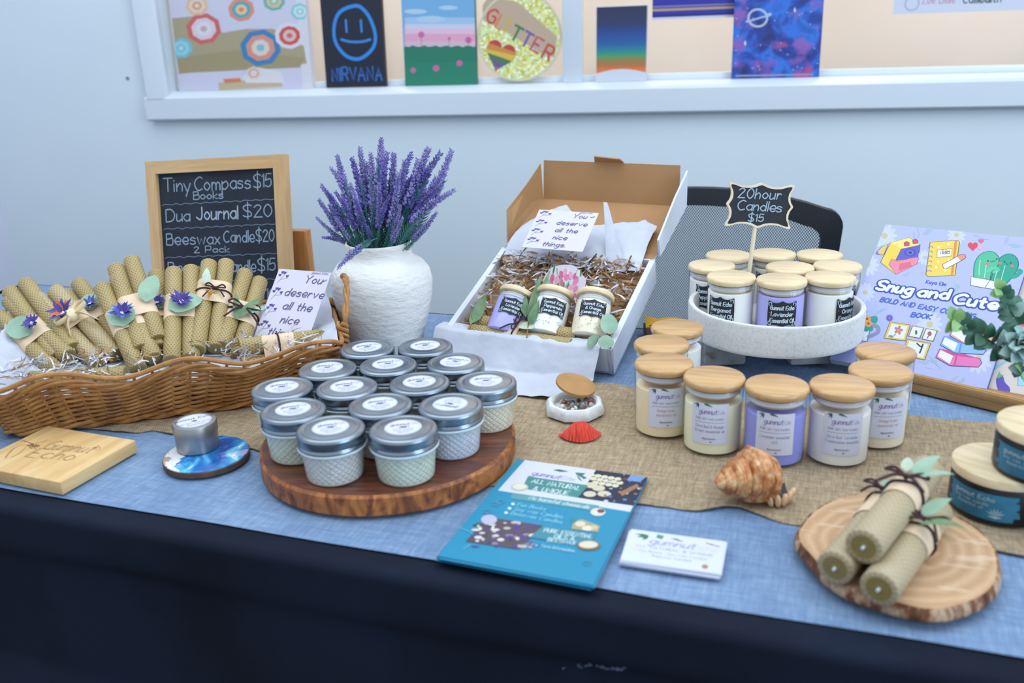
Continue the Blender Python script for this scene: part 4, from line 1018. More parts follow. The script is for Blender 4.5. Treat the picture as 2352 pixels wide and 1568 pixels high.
for i, (px, py) in enumerate(SPR):
    a0 = Vector((VT.x + (px - 876) / 170 * .030, VT.y + rr.uniform(-.022, .022), VT.z - .012))
    base_d = (a0 - CAM).dot(FW); spread_ = rr.uniform(-.06, .05) if i > 8 else rr.uniform(-.03, .02)
    tip = atd(px, py, base_d + spread_)
    v_ = tip - a0; L = v_.length
    if i < 6:
        t = thing('lavender_sprig', '', 'flower', a0)
        parts = sprig_mesh(20 + i, m_lav if i % 3 else m_lav2, 1., .0 if i == 0 else .1 + .04 * i)
    # prototypes are unit length buds are built at real length below
    t0 = None
    key = i % 6
    if i < 6:
        bpy.data.objects.remove(t)
        Lp = .27
        t = thing('lavender_sprig', 'x', 'flower', (0, 0, 0)); cv = (.03, -.2, .3, -.14, .45, .2)[i]
        a_st, a_sp, a_lf = sprig_mesh(20 + i, m_lav2 if i in (2, 5) else m_lav, Lp, cv); a_st.build('stem', t); a_sp.build('flower_spike', t, smooth=False); a_lf.build('leaves', t)
        tipl = Vector((cv * Lp, 0, Lp * (1 - .12 * cv))); protos.append((t, tipl))
    else: t = copy_tree(protos[key][0])
    tl = protos[key][1]; s = L / tl.length
    out = Vector((v_.x, v_.y, 0)); hz = out.normalized() if out.length > 1e-4 else Vector((1, 0, 0))
    z = v_.normalized(); x = (hz - z * hz.dot(z)); x = x.normalized() if x.length > .01 else Vector((1, 0, 0))
    # rotate so that the local tip direction (bending outward along +x) meets the wanted direction
    ang = math.atan2(tl.x, tl.z); ly = z.cross(x); z2 = (z * math.cos(ang) - x * math.sin(ang)); x2 = ly.cross(z2)
    m = frame(a0, x2, ly); t.matrix_world = m @ Matrix.Scale(s, 4)
    tag(t, 'purple lavender sprig in the white vase, one of the dense bunch', 'flower', 'lavender sprigs in the vase')
# one low sprig in front of the rim
t = copy_tree(protos[1][0]); a0 = VT + Vector((.014, -.030, .024)); tip = atd(832, 580, (a0 - CAM).dot(FW) - .03); v_ = tip - a0
t.matrix_world = frame(a0, Vector((0, 0, 1)), v_.normalized().cross(Vector((0, 0, 1)))) @ Matrix.Scale(.36, 4); 
tag(t, 'short lavender sprig drooping low over the front rim of the vase', 'flower', 'lavender sprigs in the vase')
# ================================================================= GIFT BOX
m_bwhite = new('white_card', '#d3d9e4', .5); m_bkraft = noisy('corrugated_kraft', [(.3, '#a0774d'), (.7, '#ae865b')], 6, .75, (1, 1, 1), 4)
FRt = at(1405, 803, .7835); FLt = at(1019, 756, .786); BRt = atd(1456, 592, 1.395); 
ex = (FRt - FLt).normalized(); bwid = (FRt - FLt).length
ey = BRt - FRt; ey = ey - ex * ey.dot(ex); blen = ey.length; ey.normalize(); ez = ex.cross(ey)
BHT = .043
O = FLt - ez * BHT
lowz = min(0, 0); O.z += max(0, TZ + .0008 - min(O.z, (O + ex * bwid).z))
gb = thing('gift_box', 'open white and kraft mailer box tilted up, filled with three candles and shreds', 'box', mw=frame(O, ex, ey))
GW = gb.matrix_world.copy()
def gl(x, y, z): return GW @ Vector((x, y, z))
tk = .0028
def panel(name, quad, thick, mo, mi_, parent=gb):
    """flat card panel: quad given in box space, inner face first (kraft), outer white"""
    q = [Vector(v) for v in quad]; n = (q[1] - q[0]).cross(q[-1] - q[0]).normalized(); k = len(q); o_ = [v - n * thick for v in q]
    mb = MB(); mb.add(q, [list(range(k))], mi_); mb.add(o_, [list(range(k))[::-1]], mo); mb.add(q + o_, [[(i + 1) % k, i, k + i, k + (i + 1) % k] for i in range(k)], mo); return mb.build(name, parent, smooth=False)
W_, L_, H_ = bwid, blen, BHT
mb = MB()
mb.box((W_ / 2, L_ / 2, tk / 2), (W_, L_, tk), m_bwhite); mb.box((W_ / 2, tk, H_ / 2), (W_, tk * 2, H_), m_bwhite, .0006); mb.box((W_ / 2, L_ - tk / 2, H_ / 2), (W_, tk, H_), m_bwhite)
for sx in (tk * 1.6, W_ - tk * 1.6): mb.box((sx, L_ / 2, H_ / 2), (tk * 3.2, L_, H_), m_bwhite, .0009)
mb.build('tray', gb, smooth=False)
GI = GW.inverted()
def inb(p): return GI @ p
# lid: leaning back from the rear edge, front flap standing up again
hl, hr = Vector((.004, L_, H_)), Vector((W_ - .002, L_, H_))
frw = plane_hit(1500, 472, gl(W_, L_, H_), ex); flw = frw - ex * (W_ - .006)
lid_d = 1.53
fr = inb(atd(1497, 470, lid_d)); fr.x = W_ - .008
fl = fr - Vector((W_ - .014, 0, 0))
lv = (fr - hr); lv_ = lv.normalized()
panel('lid_panel', [hl, hr, fr, fl], tk, m_bwhite, m_bkraft)
tr = inb(atd(1505, 377, lid_d - .02)); tr.x = W_ - .008; tl = tr - Vector((W_ - .014, 0, 0))
panel('front_flap', [fl, fr, tr, tl], tk, m_bwhite, m_bkraft)
fu = (tr - fr)
tabc = tl.lerp(tr, .40); tn = fu.normalized()
panel('tuck_tab', [tl.lerp(tr, .385), tl.lerp(tr, .60), tl.lerp(tr, .585) + tn * .006 + Vector((0, -.012, .006)), tl.lerp(tr, .40) + tn * .008 + Vector((0, -.012, .007))], .002, m_bkraft, m_bkraft)
# side flaps rise from the lid's edges towards the front
up = fu * .80
panel('side_flap', [hl + lv * .10 + Vector((.0, 0, 0)), fl, fl + fu * .93 + Vector((-.004, -.004, 0)), fl - lv * .3 + fu * .72 + Vector((-.012, 0, 0)), hl + lv * .30 + fu * .55 + Vector((-.014, 0, 0))], tk, m_bkraft, m_bkraft)
rin = Vector((-.0, 0, 0))
panel('side_flap', [fr + Vector((.011, 0, 0)), hr + lv * .06 + Vector((.005, 0, 0)), hr + lv * .02 + fu * .50 + Vector((.005, -.01, 0)), hr + lv * .55 + fu * .74 + Vector((.007, 0, 0)), fr + fu * .9 + Vector((.011, -.004, 0))], tk, m_bwhite, m_bkraft)
# blue dish that props the box up behind
bd = at(1040, 775, TZ); u_ = inb(Vector((0, 0, 0)))
pc = at(992, 754, TZ + .02) + Vector((RT.x, RT.y, 0)) * .060; dish = thing('blue_dish', 'small upturned blue bowl under the left side of the open gift box', 'bowl', (pc.x, pc.y, TZ + .0006))
hgt_ = plane_hit(1030, 740, gl(0, 0, 0), ez).z * 0 + (gl(0, 0, 0) + Vector((0, 0, -1)) * ((pc + Vector((0, -.04, 0)) - gl(0, 0, 0)).xy.dot(ez.xy) / ez.z)).z - TZ - .004
mb = MB(); mb.lathe([(.062, 0), (.063, .002), (.056, hgt_ * .5), (.044, hgt_ - .003), (.040, hgt_), (.001, hgt_)], 48, new('blue_glaze', '#1d62b8', .3), True, True); mb.build('bowl', dish)
# tissue paper draped over the front and standing up behind
def front_tissue(a, b):
    # b: 0 inside the box, 1 down on the table
    x = -.012 + (W_ * .985) * a; t = b
    if t < .22: q = t / .22; return gl(x, .022 - .02 * q, H_ + .002 - .006 * (1 - q))
    q = (t - .22) / .78; s = q * .125
    top = gl(x, -.003, H_ + .003); 
    dn = Vector((0, 0, -1)) * .8 - Vector((ey.x, ey.y, 0)).normalized() * .45
    p = top + dn * min(s, .052); 
    if s > .052:
        p = p - Vector((ey.x, ey.y, 0)).normalized() * (s - .052) * 1.0; 
    p.z = max(p.z, TZ + .005 + .0025 * math.sin(a * 9)); return p
crumple('tissue_paper', 'white tissue paper draped over the front of the gift box onto the burlap', front_tissue, 70, 50, .0045, 26)
# a loose flap to the left of the front
def left_tissue(a, b):
    p = at(985 + 75 * a - 20 * b * (1 - a), 772 - 22 * math.sin(a * 2.4) * (1 - b * .5) + 60 * b, .793 - .045 * b - .012 * a * (1 - b)); return p
def back_tissue(a, b):
    x = .012 + (W_ - .03) * a; top = [.62, .95, .86, .74, .62, .58, .62, .74, .90, .66][min(9, int(a * 9.99))]
    i = a * 9; k = min(8, int(i)); f = i - k; T_ = [.30, .66, .80, .62, .50, .44, .46, .52, .58, .46]; top = T_[k] * (1 - f) + T_[k + 1] * f
    if b < .25: return gl(x, L_ - .030 + .018 * b / .25, H_ - .004 + .004 * b / .25)
    q = (b - .25) / .75; base = hl.lerp(hr, a); return GW @ (Vector((x, L_ - .012, H_ + .002)) * (1 - q) + (Vector((x, 0, 0)) * 1 + Vector((0, hr.y + lv.y * top, hr.z + lv.z * top + .010))) * q + Vector((0, 0, .006 * math.sin(PI * q))))
crumple('tissue_paper', 'white tissue paper standing up against the lid inside the gift box', back_tissue, 70, 40, .0045, 24)
def side_t(a, b):
    base = Vector((W_ - .060 + .042 * a, L_ - .02 + .0 * a, H_ - .006)); tip = inb(atd(1386, 463, 1.44))
    bot = inb(atd(1392, 600, 1.40)).lerp(inb(atd(1441, 628, 1.375)), a); return GW @ (bot.lerp(tip + Vector((.006 * a, 0, 0)), b))
crumple('tissue_paper', 'narrow upright peak of tissue paper at the right inside the gift box lid', side_t, 12, 24, .002, 30)
# filler
mb = MB()
mb.grid(lambda a, b: (GW @ Vector((.011 + (W_ - .022) * a, .010 + (L_ - .02) * b, .014 + .016 * b ** 1.5 + .004 * nz(a * 7, b * 7)))), 24, 20, m_shk)
def gsh(r):
    y = r.random() ** .75; return gl(.014 + (W_ - .028) * r.random(), .012 + (L_ - .028) * y, .022 + .020 * y * y + .010 * r.random())
shreds(mb, 900, gsh, [m_shk, m_shk, m_shw, m_shw, new('brown_shred', '#7c5b3f', .8)], .028, .0026)
tag(mb.build('shredded_paper', smooth=False), 'brown and white paper shreds bedding the three candles in the gift box', 'shredded paper', kind='stuff')
# three candles lying on the shreds, lids up the slope
GC = [((1192, 668), (1155, 765), 'violet', ['Gumnut Echo', 'Lavender', 'Essential Oil'], 'lavender candle with lilac wax lying left in the gift box', None),
      ((1276, 676), (1252, 768), 'white', ['Gumnut Echo', 'Peppermint', 'Essential Oil'], 'peppermint candle lying in the middle of the gift box, blue flowers on its glass', '#8fa3d8'),
      ((1368, 678), (1350, 775), 'ivory', ['Gumnut Echo', '& Orange', 'Essential Oil'], 'orange candle lying right in the gift box, yellow flowers on its glass', '#d9b23c')]
for i, (tp, bt, wx, ln, lb, fc) in enumerate(GC):
    def on_box(px, z): return plane_hit(px[0], px[1], gl(0, 0, z), ez)
    b0 = on_box(bt, .030); t0_ = on_box(tp, .062); z = (t0_ - b0).normalized(); b0 = b0 - z * .004
    v = (CAM - b0).normalized(); yy = -(v - z * v.dot(z)).normalized()
    def lab(l=ln, f=fc, k=i):
        mb = black_label(l, .0262, .0385, (0, .05, .0)[k], .040, .026); p = Print(); rr = random.Random(k)
        for q in range(26 if f else 0): 
            u, v_ = rr.uniform(-.030, .03), rr.uniform(.008, .022); p.fill(circ(u, v_, .0011, .0007, 6, rr.random() * 3), f if rr.random() < .7 else '#9fb09a')
        p.wrap(mb, .0262, 0, 0, off=.0005); return mb
    candle_jar('boxed_candle', lb, None, 0, wx, H=.072, fill=.0545, lab=lab, labkey='box%d' % i, r=.0262, lidm=m_lidpale, group='candles bedded in the gift box', mw=frame(b0, yy.cross(z), yy))
# black caps seen on their undersides
# beeswax pair along the front edge
p0, p1 = gl(.035, .026, H_ - .010), gl(W_ - .062, .020, H_ - .010); z = (p1 - p0).normalized(); 
pack('beeswax candle pair lying along the front edge inside the gift box', frame(p0, (ez * -1).cross(z), ez * -1), [('leaf', .002, .006, .003, (.1, 0, 1), .026, .017, m_leafp, True), ('leaf', -.006, .02, .003, (-.3, 0, 1), .022, .014, m_leafg, True), ('bow', .0, .0, .004, .020, m_twine, .0010)], L=(p1 - p0).length, band=.45, bw_=.014, group='beeswax candle pairs', seed=21)
# leaves
def eucalypt(name, label, pts_leaves, st=None):
    o = thing(name, label, 'leaf sprig', (0, 0, 0)); c = pts_leaves[0][0]
    if st:
        mb = MB(); mb.tube(smooth_v(st), .0009, 5, m_stem); mb.build('stem', o)
    for b_, d_, L, w_, m_ in pts_leaves:
        mb = MB(); mb.leaf(b_, d_, (CAM - b_).normalized(), L, w_, m_, .10, 8, round_=w_ / L > .5); mb.build('leaf', o)
    return o
def gp(px, py, z): return plane_hit(px, py, gl(0, 0, z), ez)
tpx = lambda a, b, za, zb: (gp(*a, za), gp(*b, zb))
lv_list = []
for a, b, w_, m_ in (((1208, 728), (1196, 652), .012, m_leafd), ((1214, 735), (1240, 640), .012, m_leafd), ((1216, 740), (1262, 625), .010, m_leafd), ((1216, 745), (1238, 690), .012, m_leafd)):
    q0, q1 = tpx(a, b, .054, .068); lv_list.append((q0, q1 - q0, (q1 - q0).length, w_, m_))
eucalypt('willow_leaf_sprig', 'sprig of long olive leaves between the left and middle boxed candles', lv_list, [gp(1210, 775, .048), gp(1213, 745, .053), gp(1212, 725, .054)])
lv_list = []
for a, b, w_, m_ in (((1088, 740), (1114, 678), .016, m_leafd), ((1080, 745), (1100, 690), .010, m_leafd)):
    q0, q1 = tpx(a, b, .046, .05); lv_list.append((q0, q1 - q0, (q1 - q0).length, w_, m_))
eucalypt('olive_leaf_sprig', 'dark olive leaf sprig with a dry flower at the left wall of the gift box', lv_list, [gp(1078, 755, .044), gp(1092, 720, .048)])
lv_list = []
for a, b, w_, m_ in (((1405, 768), (1393, 722), .024, m_leafg), ((1370, 790), (1352, 775), .022, m_leafg), ((1390, 800), (1394, 770), .022, m_leafg)):
    q0, q1 = tpx(a, b, .050, .058); lv_list.append((q0, q1 - q0, (q1 - q0).length, w_, m_))
eucalypt('eucalyptus_sprig', 'round-leaved eucalyptus sprig in the front right corner of the gift box', lv_list, [gp(1402, 800, .044), gp(1404, 770, .05), gp(1400, 760, .05)])
# tulip sticker behind the middle candle
q0 = gp(1296, 652, .055); tw_ = .052; stx = frame(q0, ex, ez * .75 + ey * .66)
mb = MB(); ol = smooth([(-.031, -.012), (-.034, .004), (-.028, .016), (-.024, .022), (-.012, .027), (.0, .029), (.012, .028), (.024, .018), (.033, .008), (.031, -.008), (.027, -.022), (-.02, -.02), (-.031, -.012)], 3)[:-1]
mb.prism(ol, -.0006, 0, m_card); p = Print(); rr = random.Random(4)
for i in range(46):
    x, y = rr.uniform(-.024, .025), rr.uniform(-.010, .020); a = rr.uniform(1.1, 2.0); c = rr.choice(['#4f9a5e', '#39784f', '#e58bb0', '#f0a9c4', '#d96a9c', '#e9e4ee', '#9fc0a2'])
    p.fill(circ(x, y, .0055 if c[1] in 'ed' else .006, .0032 if c[1] in 'edf' else .0014, 10, a), c)
p.fill([(-.026, -.014), (.026, -.012), (.024, -.018), (-.022, -.018)], '#d96a8c'); p.emit(mb, (0, 0, 0), (1, 0, 0), (0, 1, 0), (0, 0, 1))
o = mb.build('tulip_sticker', smooth=False); o.matrix_world = stx; tag(o, 'die-cut sticker of pink tulips tucked behind the middle boxed candle', 'sticker')
# card standing on the tissue in the lid
ln_ = (GW.to_3x3() @ lv).normalized(); lnn = ex.cross(ln_); lnn = -lnn if lnn.dot(FW) > 0 else lnn
lp0 = gl(0, hr.y, hr.z) + lnn * .026
lidp = lambda x, y: plane_hit(x, y, lp0, lnn)
cB0 = atd(1198, 567, 1.405); cTLx = plane_hit(1239, 481, cB0, ex)
card_from('greeting_card', 'lavender-printed greeting card resting on tissue inside the gift box lid', cTLx, cTLx + ex * .100, cB0, cB0 + ex * .100)
# ================================================================= OFFICE CHAIR
m_mesh = bpy.data.materials.new('chair_mesh'); m_mesh.use_nodes = True; t = NT(m_mesh); v = t.xyz(t.co()); s_ = .0046
ca, cb = t.m('ADD', v[0], t.m('MULTIPLY', v[2], .75)), t.m('SUBTRACT', v[0], t.m('MULTIPLY', v[2], .75))
h1 = t.m('PINGPONG', t.m('DIVIDE', ca, s_ * 1.0), .5); h2 = t.m('PINGPONG', t.m('DIVIDE', cb, s_ * 1.0), .5)
hole = t.m('GREATER_THAN', t.m('MULTIPLY', h1, h2), .05); t.b.inputs['Base Color'].default_value = lin('#3c4a58'); t.b.inputs['Roughness'].default_value = .6
t.l(t.m('SUBTRACT', 1., hole), t.b.inputs['Alpha'])
m_cframe = noisy('chair_frame', [(.3, '#12161d'), (.7, '#1c222b')], 300, .55, bump=.0003)
CY = 1.70
cc = aty(1592, 600, CY); cx_ = cc.x
ch = thing('office_chair', 'black mesh-backed office chair standing behind the table', 'chair', (cx_, CY, 0), math.radians(6))
def cl(px, py): p = aty(px, py, CY); return p.x - cx_, p.z
hw = cl(1931, 500)[0]; zt_ = cl(1592, 430)[1]; zb = .62; zc_ = cl(1931, 476)[1]
def outline(sc, dz=0., n=14):
    P = []
    cr = .028; top = zt_ - dz; side = zc_ - dz
    w_ = hw - sc
    for i in range(n + 1): x = -w_ + cr + (2 * w_ - 2 * cr) * i / n; P.append((x, side + (top - side) * (1 - (abs(x) / (w_ - cr)) ** 2.3)))
    for i in range(1, 6): a = PI / 2 - PI / 2 * i / 5; P.append((w_ - cr + cr * math.cos(a), side - cr + cr * math.sin(a) + .0))
    P += [(w_ - .004 * k, side - cr - (side - cr - zb) * k / 4) for k in range(1, 5)]
    P += [(-w_ + .004 * (4 - k), zb + (side - cr - zb) * k / 4) for k in range(0, 4)]
    for i in range(0, 5): a = PI - PI / 2 * i / 5; P.append((-w_ + cr + cr * math.cos(a), side - cr + cr * math.sin(a)))
    return P
bow_ = lambda x: .05 * (x / hw) ** 2
mb = MB(); Po, Pi = outline(0), outline(.034, .031); n = len(Po)
vs = [(x, -bow_(x) - .010, z) for x, z in Po] + [(x, -bow_(x) - .014, z) for x, z in Pi] + [(x, -bow_(x) + .014, z) for x, z in Pi] + [(x, -bow_(x) + .012, z) for x, z in Po]
mb.add(vs, [[k * n + i, k * n + (i + 1) % n, ((k + 1) % 4) * n + (i + 1) % n, ((k + 1) % 4) * n + i] for k in range(4) for i in range(n)], m_cframe); mb.build('backrest_frame', ch, angle=60)
mb = MB(); zi = zt_ - .028
mb.grid(lambda a, b: ((-hw + .03) + (2 * hw - .06) * a, -bow_((-hw + .03) + (2 * hw - .06) * a), zb + (min(1, 1) * ((zc_ - .030) + (zt_ - zc_) * (1 - abs(2 * a - 1) ** 2.3) - zb)) * b), 24, 10, m_mesh); mb.build('mesh_panel', ch)
mb = MB(); mb.box((0, -.06, .47), (.46, .40, .07), m_cframe, .02); mb.build('seat', ch)
mb = MB(); mb.box((0, .02, .54), (.08, .03, .2), m_plastic, .008); mb.box((0, -.02, .43), (.1, .14, .03), m_plastic, .006); mb.build('back_bracket', ch)
mb = MB(); mb.tube([(0, -.06, .435), (0, -.06, .1)], .026, 16, m_plastic); mb.build('gas_post', ch)
for k in range(5):
    a = 2 * PI * k / 5 + .3; mb = MB(); mb.tube([(0, -.06, .11), (.26 * math.cos(a), -.06 + .26 * math.sin(a), .075)], [.026, .018], 8, m_plastic); mb.ball((.27 * math.cos(a), -.06 + .27 * math.sin(a), .032), .03, m_plastic, 12, 8, (1, 1, 1)); mb.build('leg', ch)
# little brown box with a yellow flap at the rear edge of the table
q = at(1484, 757, TZ); bx_ = thing('small_brown_box', 'small brown box with a yellow flap beside the gift box, behind the candle jars', 'box', (q.x + .033, q.y - .022, TZ + .0006), YAW)
mb = MB(); mb.box((0, 0, .0085), (.062, .03, .017), m_bkraft if False else new('dark_brown_card', '#6b5348', .7), .001); mb.build('carton', bx_)
mb = MB(); mb.leaf((-.031, -.004, .017), (.9, 0, .12), (0, 0, 1), .058, .018, new('yellow_flap', '#d9a31c', .5), .1); mb.add([(-.031, -.012, .0175), (.03, -.012, .018), (.03, .01, .021), (-.020, .012, .022), (-.029, .010, .030)], [[0, 1, 2, 3, 4]], _M['yellow_flap']); mb.build('flap', bx_)
# ================================================================= COLORING BOOKS ON A WOODEN EASEL
m_oak = wood('oak_ledge', [(.3, '#8a6234'), (.5, '#a87d48'), (.75, '#bd9660')], (3, 40, 40), 3., .5, False)
BLb, BRb = at(1905, 825, .757), at(2265, 893, .757); bex = (BRb - BLb).normalized(); bwid_ = (BRb - BLb).length
TLb = plane_hit(2035, 515, BLb, bex); bey = (TLb - BLb); bhgt = bey.length; bey.normalize(); bn = bex.cross(bey)
BM = frame(BLb, bex, bey); BMI = BM.inverted()
def cuv(x, y, off=0.):                        # cover coordinates of a point seen in the photograph
    q = BMI @ plane_hit(1880 + x / 3.267, 500 + y / 3.267, BLb + bn * off, bn); return (q.x, q.y)
bks = thing('coloring_book', 'lilac Snug and Cute coloring book leaning on the wooden easel', 'book', mw=BM)
p = Print(); C = lambda *P: [cuv(x, y) for x, y in P]; K = '#39407e'; lw = .0009
def ell(x, y, rx, ry, col, n=18, rot=0.):     # ellipse given in the same coordinates
    p.fill([cuv(x + rx * math.cos(a) * math.cos(rot) - ry * math.sin(a) * math.sin(rot), y + rx * math.cos(a) * math.sin(rot) + ry * math.sin(a) * math.cos(rot)) for a in [2 * PI * i / n for i in range(n)]], col)
def tx(s, x0, y0, x1, y1, h, w_, col, **k):
    a, b = cuv(x0, y0), cuv(x1, y1); p.text(s, a[0], a[1], h, w_, col, fit=math.dist(a, b), rot=math.atan2(b[1] - a[1], b[0] - a[0]), **k)
p.rect(0, 0, bwid_, bhgt, '#b4baf0')
def daisy(x, y, r, c='#c9cff6', cc='#c9bd92', e=True):
    for k in range(12): a = 2 * PI * k / 12; ell(x + r * .62 * math.cos(a), y + r * .62 * math.sin(a), r * .42, r * .17, c, 10, a)
    if e: ell(x, y, r * .26, r * .22, cc)
inside = lambda pts: [(max(0, min(bwid_, a)), max(0, min(bhgt, b))) for a, b in pts]
_fill = p.fill
p.fill = lambda P, c, lay=None: _fill(inside(P), c, lay)
for a in ((495, 135, 95), (368, 355, 85), (1035, 130, 70), (835, 800, 95), (350, 560, 75), (1200, 1060, 110), (800, 300, 60)): daisy(*a, e=a[2] != 60)
for P in (((720, 180), (705, 120), (725, 105)), ((780, 130), (810, 85), (862, 80), (820, 125)), ((1395, 200), (1405, 150), (1430, 145), (1420, 180)), ((1415, 195), (1470, 230), (1540, 215), (1480, 195)), ((1010, 560), (1040, 490), (1065, 520)), ((820, 1030), (890, 1075), (895, 1105), (850, 1080)), ((740, 1075), (830, 1080), (800, 1100)), ((790, 1120), (880, 1140), (830, 1135)), ((975, 1225), (1050, 1185), (1010, 1228)), ((1040, 1235), (1105, 1190), (1085, 1240)), ((630, 430), (690, 405), (660, 440)), ((760, 590), (800, 600), (770, 610)), ((520, 680), (440, 720), (410, 735), (470, 685))): p.fill(C(*P), '#9fb7c8')
p.stroke(C((740, 60), (755, 130), (720, 190)), .0006, '#8fa6c6'); p.stroke(C((1170, 130), (1230, 158), (1275, 165)), .0006, '#8fa6c6'); p.stroke(C((800, 1060), (870, 1090), (920, 1135)), .0006, '#8fa6c6')
# sharpener
p.outline(C((540, 188), (680, 150), (762, 205), (755, 260), (580, 425), (465, 336)), '#efcf4e', lw, K); p.fill(C((540, 188), (680, 150), (762, 205), (622, 236)), '#f6de78')
p.outline(C((622, 236), (762, 205), (745, 295), (575, 325)), '#5b5cc0', lw, K); ell(688, 262, 46, 32, '#4a4bae'); ell(688, 262, 28, 19, '#6c6dd0'); ell(688, 262, 13, 9, '#23245c')
p.outline(C((548, 308), (600, 328), (688, 305), (752, 295), (742, 345), (582, 425), (528, 352)), '#ea8ba0', lw, '#b35a80'); p.fill(C((610, 345), (690, 330), (700, 365), (600, 400)), '#e0687f')
for x, y in ((662, 198), (726, 180)): p.outline(C((x - 20, y - 10), (x, y - 20), (x + 20, y - 8), (x + 18, y + 12), (x - 16, y + 16)), '#d9485c', lw, K)
p.outline(C((480, 215), (525, 195), (490, 280), (435, 275), (432, 262)), '#e3c26c', lw, K); ell(440, 268, 12, 10, '#6d78c0')
# notebook
p.outline(C((838, 185), (1045, 170), (1058, 182), (1025, 432), (822, 442), (806, 425)), '#f2cf52', lw, '#5e5230'); p.fill(C((1022, 172), (1042, 171), (1012, 428), (992, 430)), '#dc8d4a')
for x, y in ((900, 222), (975, 200), (980, 320), (898, 330), (882, 372), (950, 395)): ell(x, y, 10, 9, '#fbf0c0')
p.outline(C((892, 242), (1003, 233), (1000, 288), (888, 298)), '#f6f5f2', lw, '#5e5230'); tx('Notes', 912, 276, 982, 270, .0085, .0009, '#4a4652', slant=.25)
for k in range(6): y = 222 + k * 36; p.stroke(C((826 - k * 2, y), (850 - k * 2, y - 8), (856 - k * 2, y + 4)), .0014, '#7d86c4')
p.outline(C((930, 352), (1065, 278), (1100, 276), (1104, 300), (1080, 318), (955, 385), (938, 378)), '#f3f3f8', lw, K); p.fill(C((1040, 292), (1068, 278), (1100, 278), (1102, 300), (1080, 316), (1064, 322)), '#e89468')
def heart(x, y, s, c): p.fill([cuv(x + s * .062 * 16 * math.sin(a) ** 3 / 1., y - s * .062 * (13 * math.cos(a) - 5 * math.cos(2 * a) - 2 * math.cos(3 * a) - math.cos(4 * a))) for a in [2 * PI * i / 28 for i in range(28)]], c)
heart(1158, 214, 38, '#dd4056'); heart(1220, 176, 21, '#e5607c'); heart(1214, 224, 22, '#f0a8b8')
# two cacti in pots
p.outline([cuv(*q) for q in smooth([(1285, 500), (1305, 420), (1335, 330), (1395, 280), (1450, 275), (1492, 310), (1498, 370), (1460, 440), (1405, 500)], 4)], '#12a186', lw, '#0b5b52')
p.outline([cuv(*q) for q in smooth([(1165, 455), (1168, 360), (1200, 290), (1260, 255), (1320, 262), (1355, 310), (1340, 370), (1300, 410), (1285, 480)], 4)], '#4dbb92', lw, '#0b5b52')
p.stroke([cuv(*q) for q in smooth([(1440, 445), (1475, 440), (1515, 408), (1505, 395)])], .006, '#12a186'); p.stroke([cuv(*q) for q in smooth([(1275, 400), (1310, 378), (1345, 390), (1320, 408)])], .0055, '#5cc79e')
for q in (((1215, 320), (1205, 380), (1205, 430)), ((1260, 350), (1250, 410), (1245, 450)), ((1400, 360), (1380, 430), (1370, 470)), ((1340, 400), (1325, 450), (1318, 480))): p.stroke(C(*q), .0007, '#d2efe0')
for x, y in ((1272, 326), (1338, 312), (1395, 330), (1443, 340)): ell(x, y, 6, 7, '#143c3a')
p.stroke([cuv(*q) for q in smooth([(1290, 325), (1300, 333), (1310, 325), (1318, 331), (1325, 322)])], .0008, '#143c3a'); p.stroke([cuv(*q) for q in smooth([(1405, 338), (1414, 350), (1424, 346)])], .0008, '#143c3a')
for x, y in ((1266, 348), (1362, 342), (1454, 364)): ell(x, y, 13, 10, '#ea6a70')
p.outline(C((1145, 444), (1285, 468), (1248, 528), (1142, 508)), '#eceefa', lw, '#3b4a78'); p.outline(C((1285, 470), (1415, 494), (1365, 545), (1250, 528)), '#eceefa', lw, '#3b4a78')
# title
tx('Kaya Elm', 805, 492, 953, 512, .0056, .0010, '#3d56b8')
TT = (('Snug', 432, 536, 690, 576), ('and', 740, 588, 965, 612), ('Cute', 1015, 640, 1330, 690))
for s_, x0, y0, x1, y1 in TT: tx(s_, x0, y0, x1, y1, .0160, .0086, '#1f43a8', slant=.1)
for s_, x0, y0, x1, y1 in TT: tx(s_, x0, y0, x1, y1, .0160, .0044, '#e9e8da', slant=.1)
tx('BOLD AND EASY COLORING', 460, 628, 1165, 756, .0074, .0017, '#3f66bd', slant=.12); tx('BOOK', 692, 742, 838, 762, .0074, .0017, '#3f66bd', slant=.12)
# mug of flowers, pictures, books
p.outline(C((300, 830), (385, 845), (365, 930), (290, 920)), '#e3e6f4', lw, K); p.stroke([cuv(*q) for q in smooth([(392, 812), (440, 815), (445, 860), (375, 892)])], .005, '#8a93a8')
for x, y in ((340, 710), (400, 765), (425, 765), (350, 835), (385, 825)): ell(x, y, 30, 20, '#1f9a8f', 10, x * .1)
for x, y in ((320, 745), (365, 760), (335, 795), (375, 795)): ell(x, y, 30, 27, '#f0a14a', 7); ell(x, y, 9, 8, '#8a3f42')
daisy(533, 752, 26, '#6a58c0', '#d9686c')
for q, s in ((((538, 782), (690, 806), (652, 925), (490, 905)), 16), (((706, 812), (790, 827), (760, 906), (676, 890)), 10), (((808, 832), (892, 848), (860, 928), (776, 911)), 10), (((668, 912), (842, 944), (796, 1068), (625, 1030)), 14)):
    p.outline(C(*q), '#e6c24e', lw, '#3a3a52'); cx = sum(a for a, b in q) / 4; cy = sum(b for a, b in q) / 4; k = 1 - s / 75; p.fill(C(*[(cx + (a - cx) * k, cy + (b - cy) * k) for a, b in q]), '#e2e6e2')
for k in range(5): a = 2 * PI * k / 5; ell(600 + 20 * math.cos(a), 845 + 20 * math.sin(a), 15, 11, '#c4787e', 10, a)
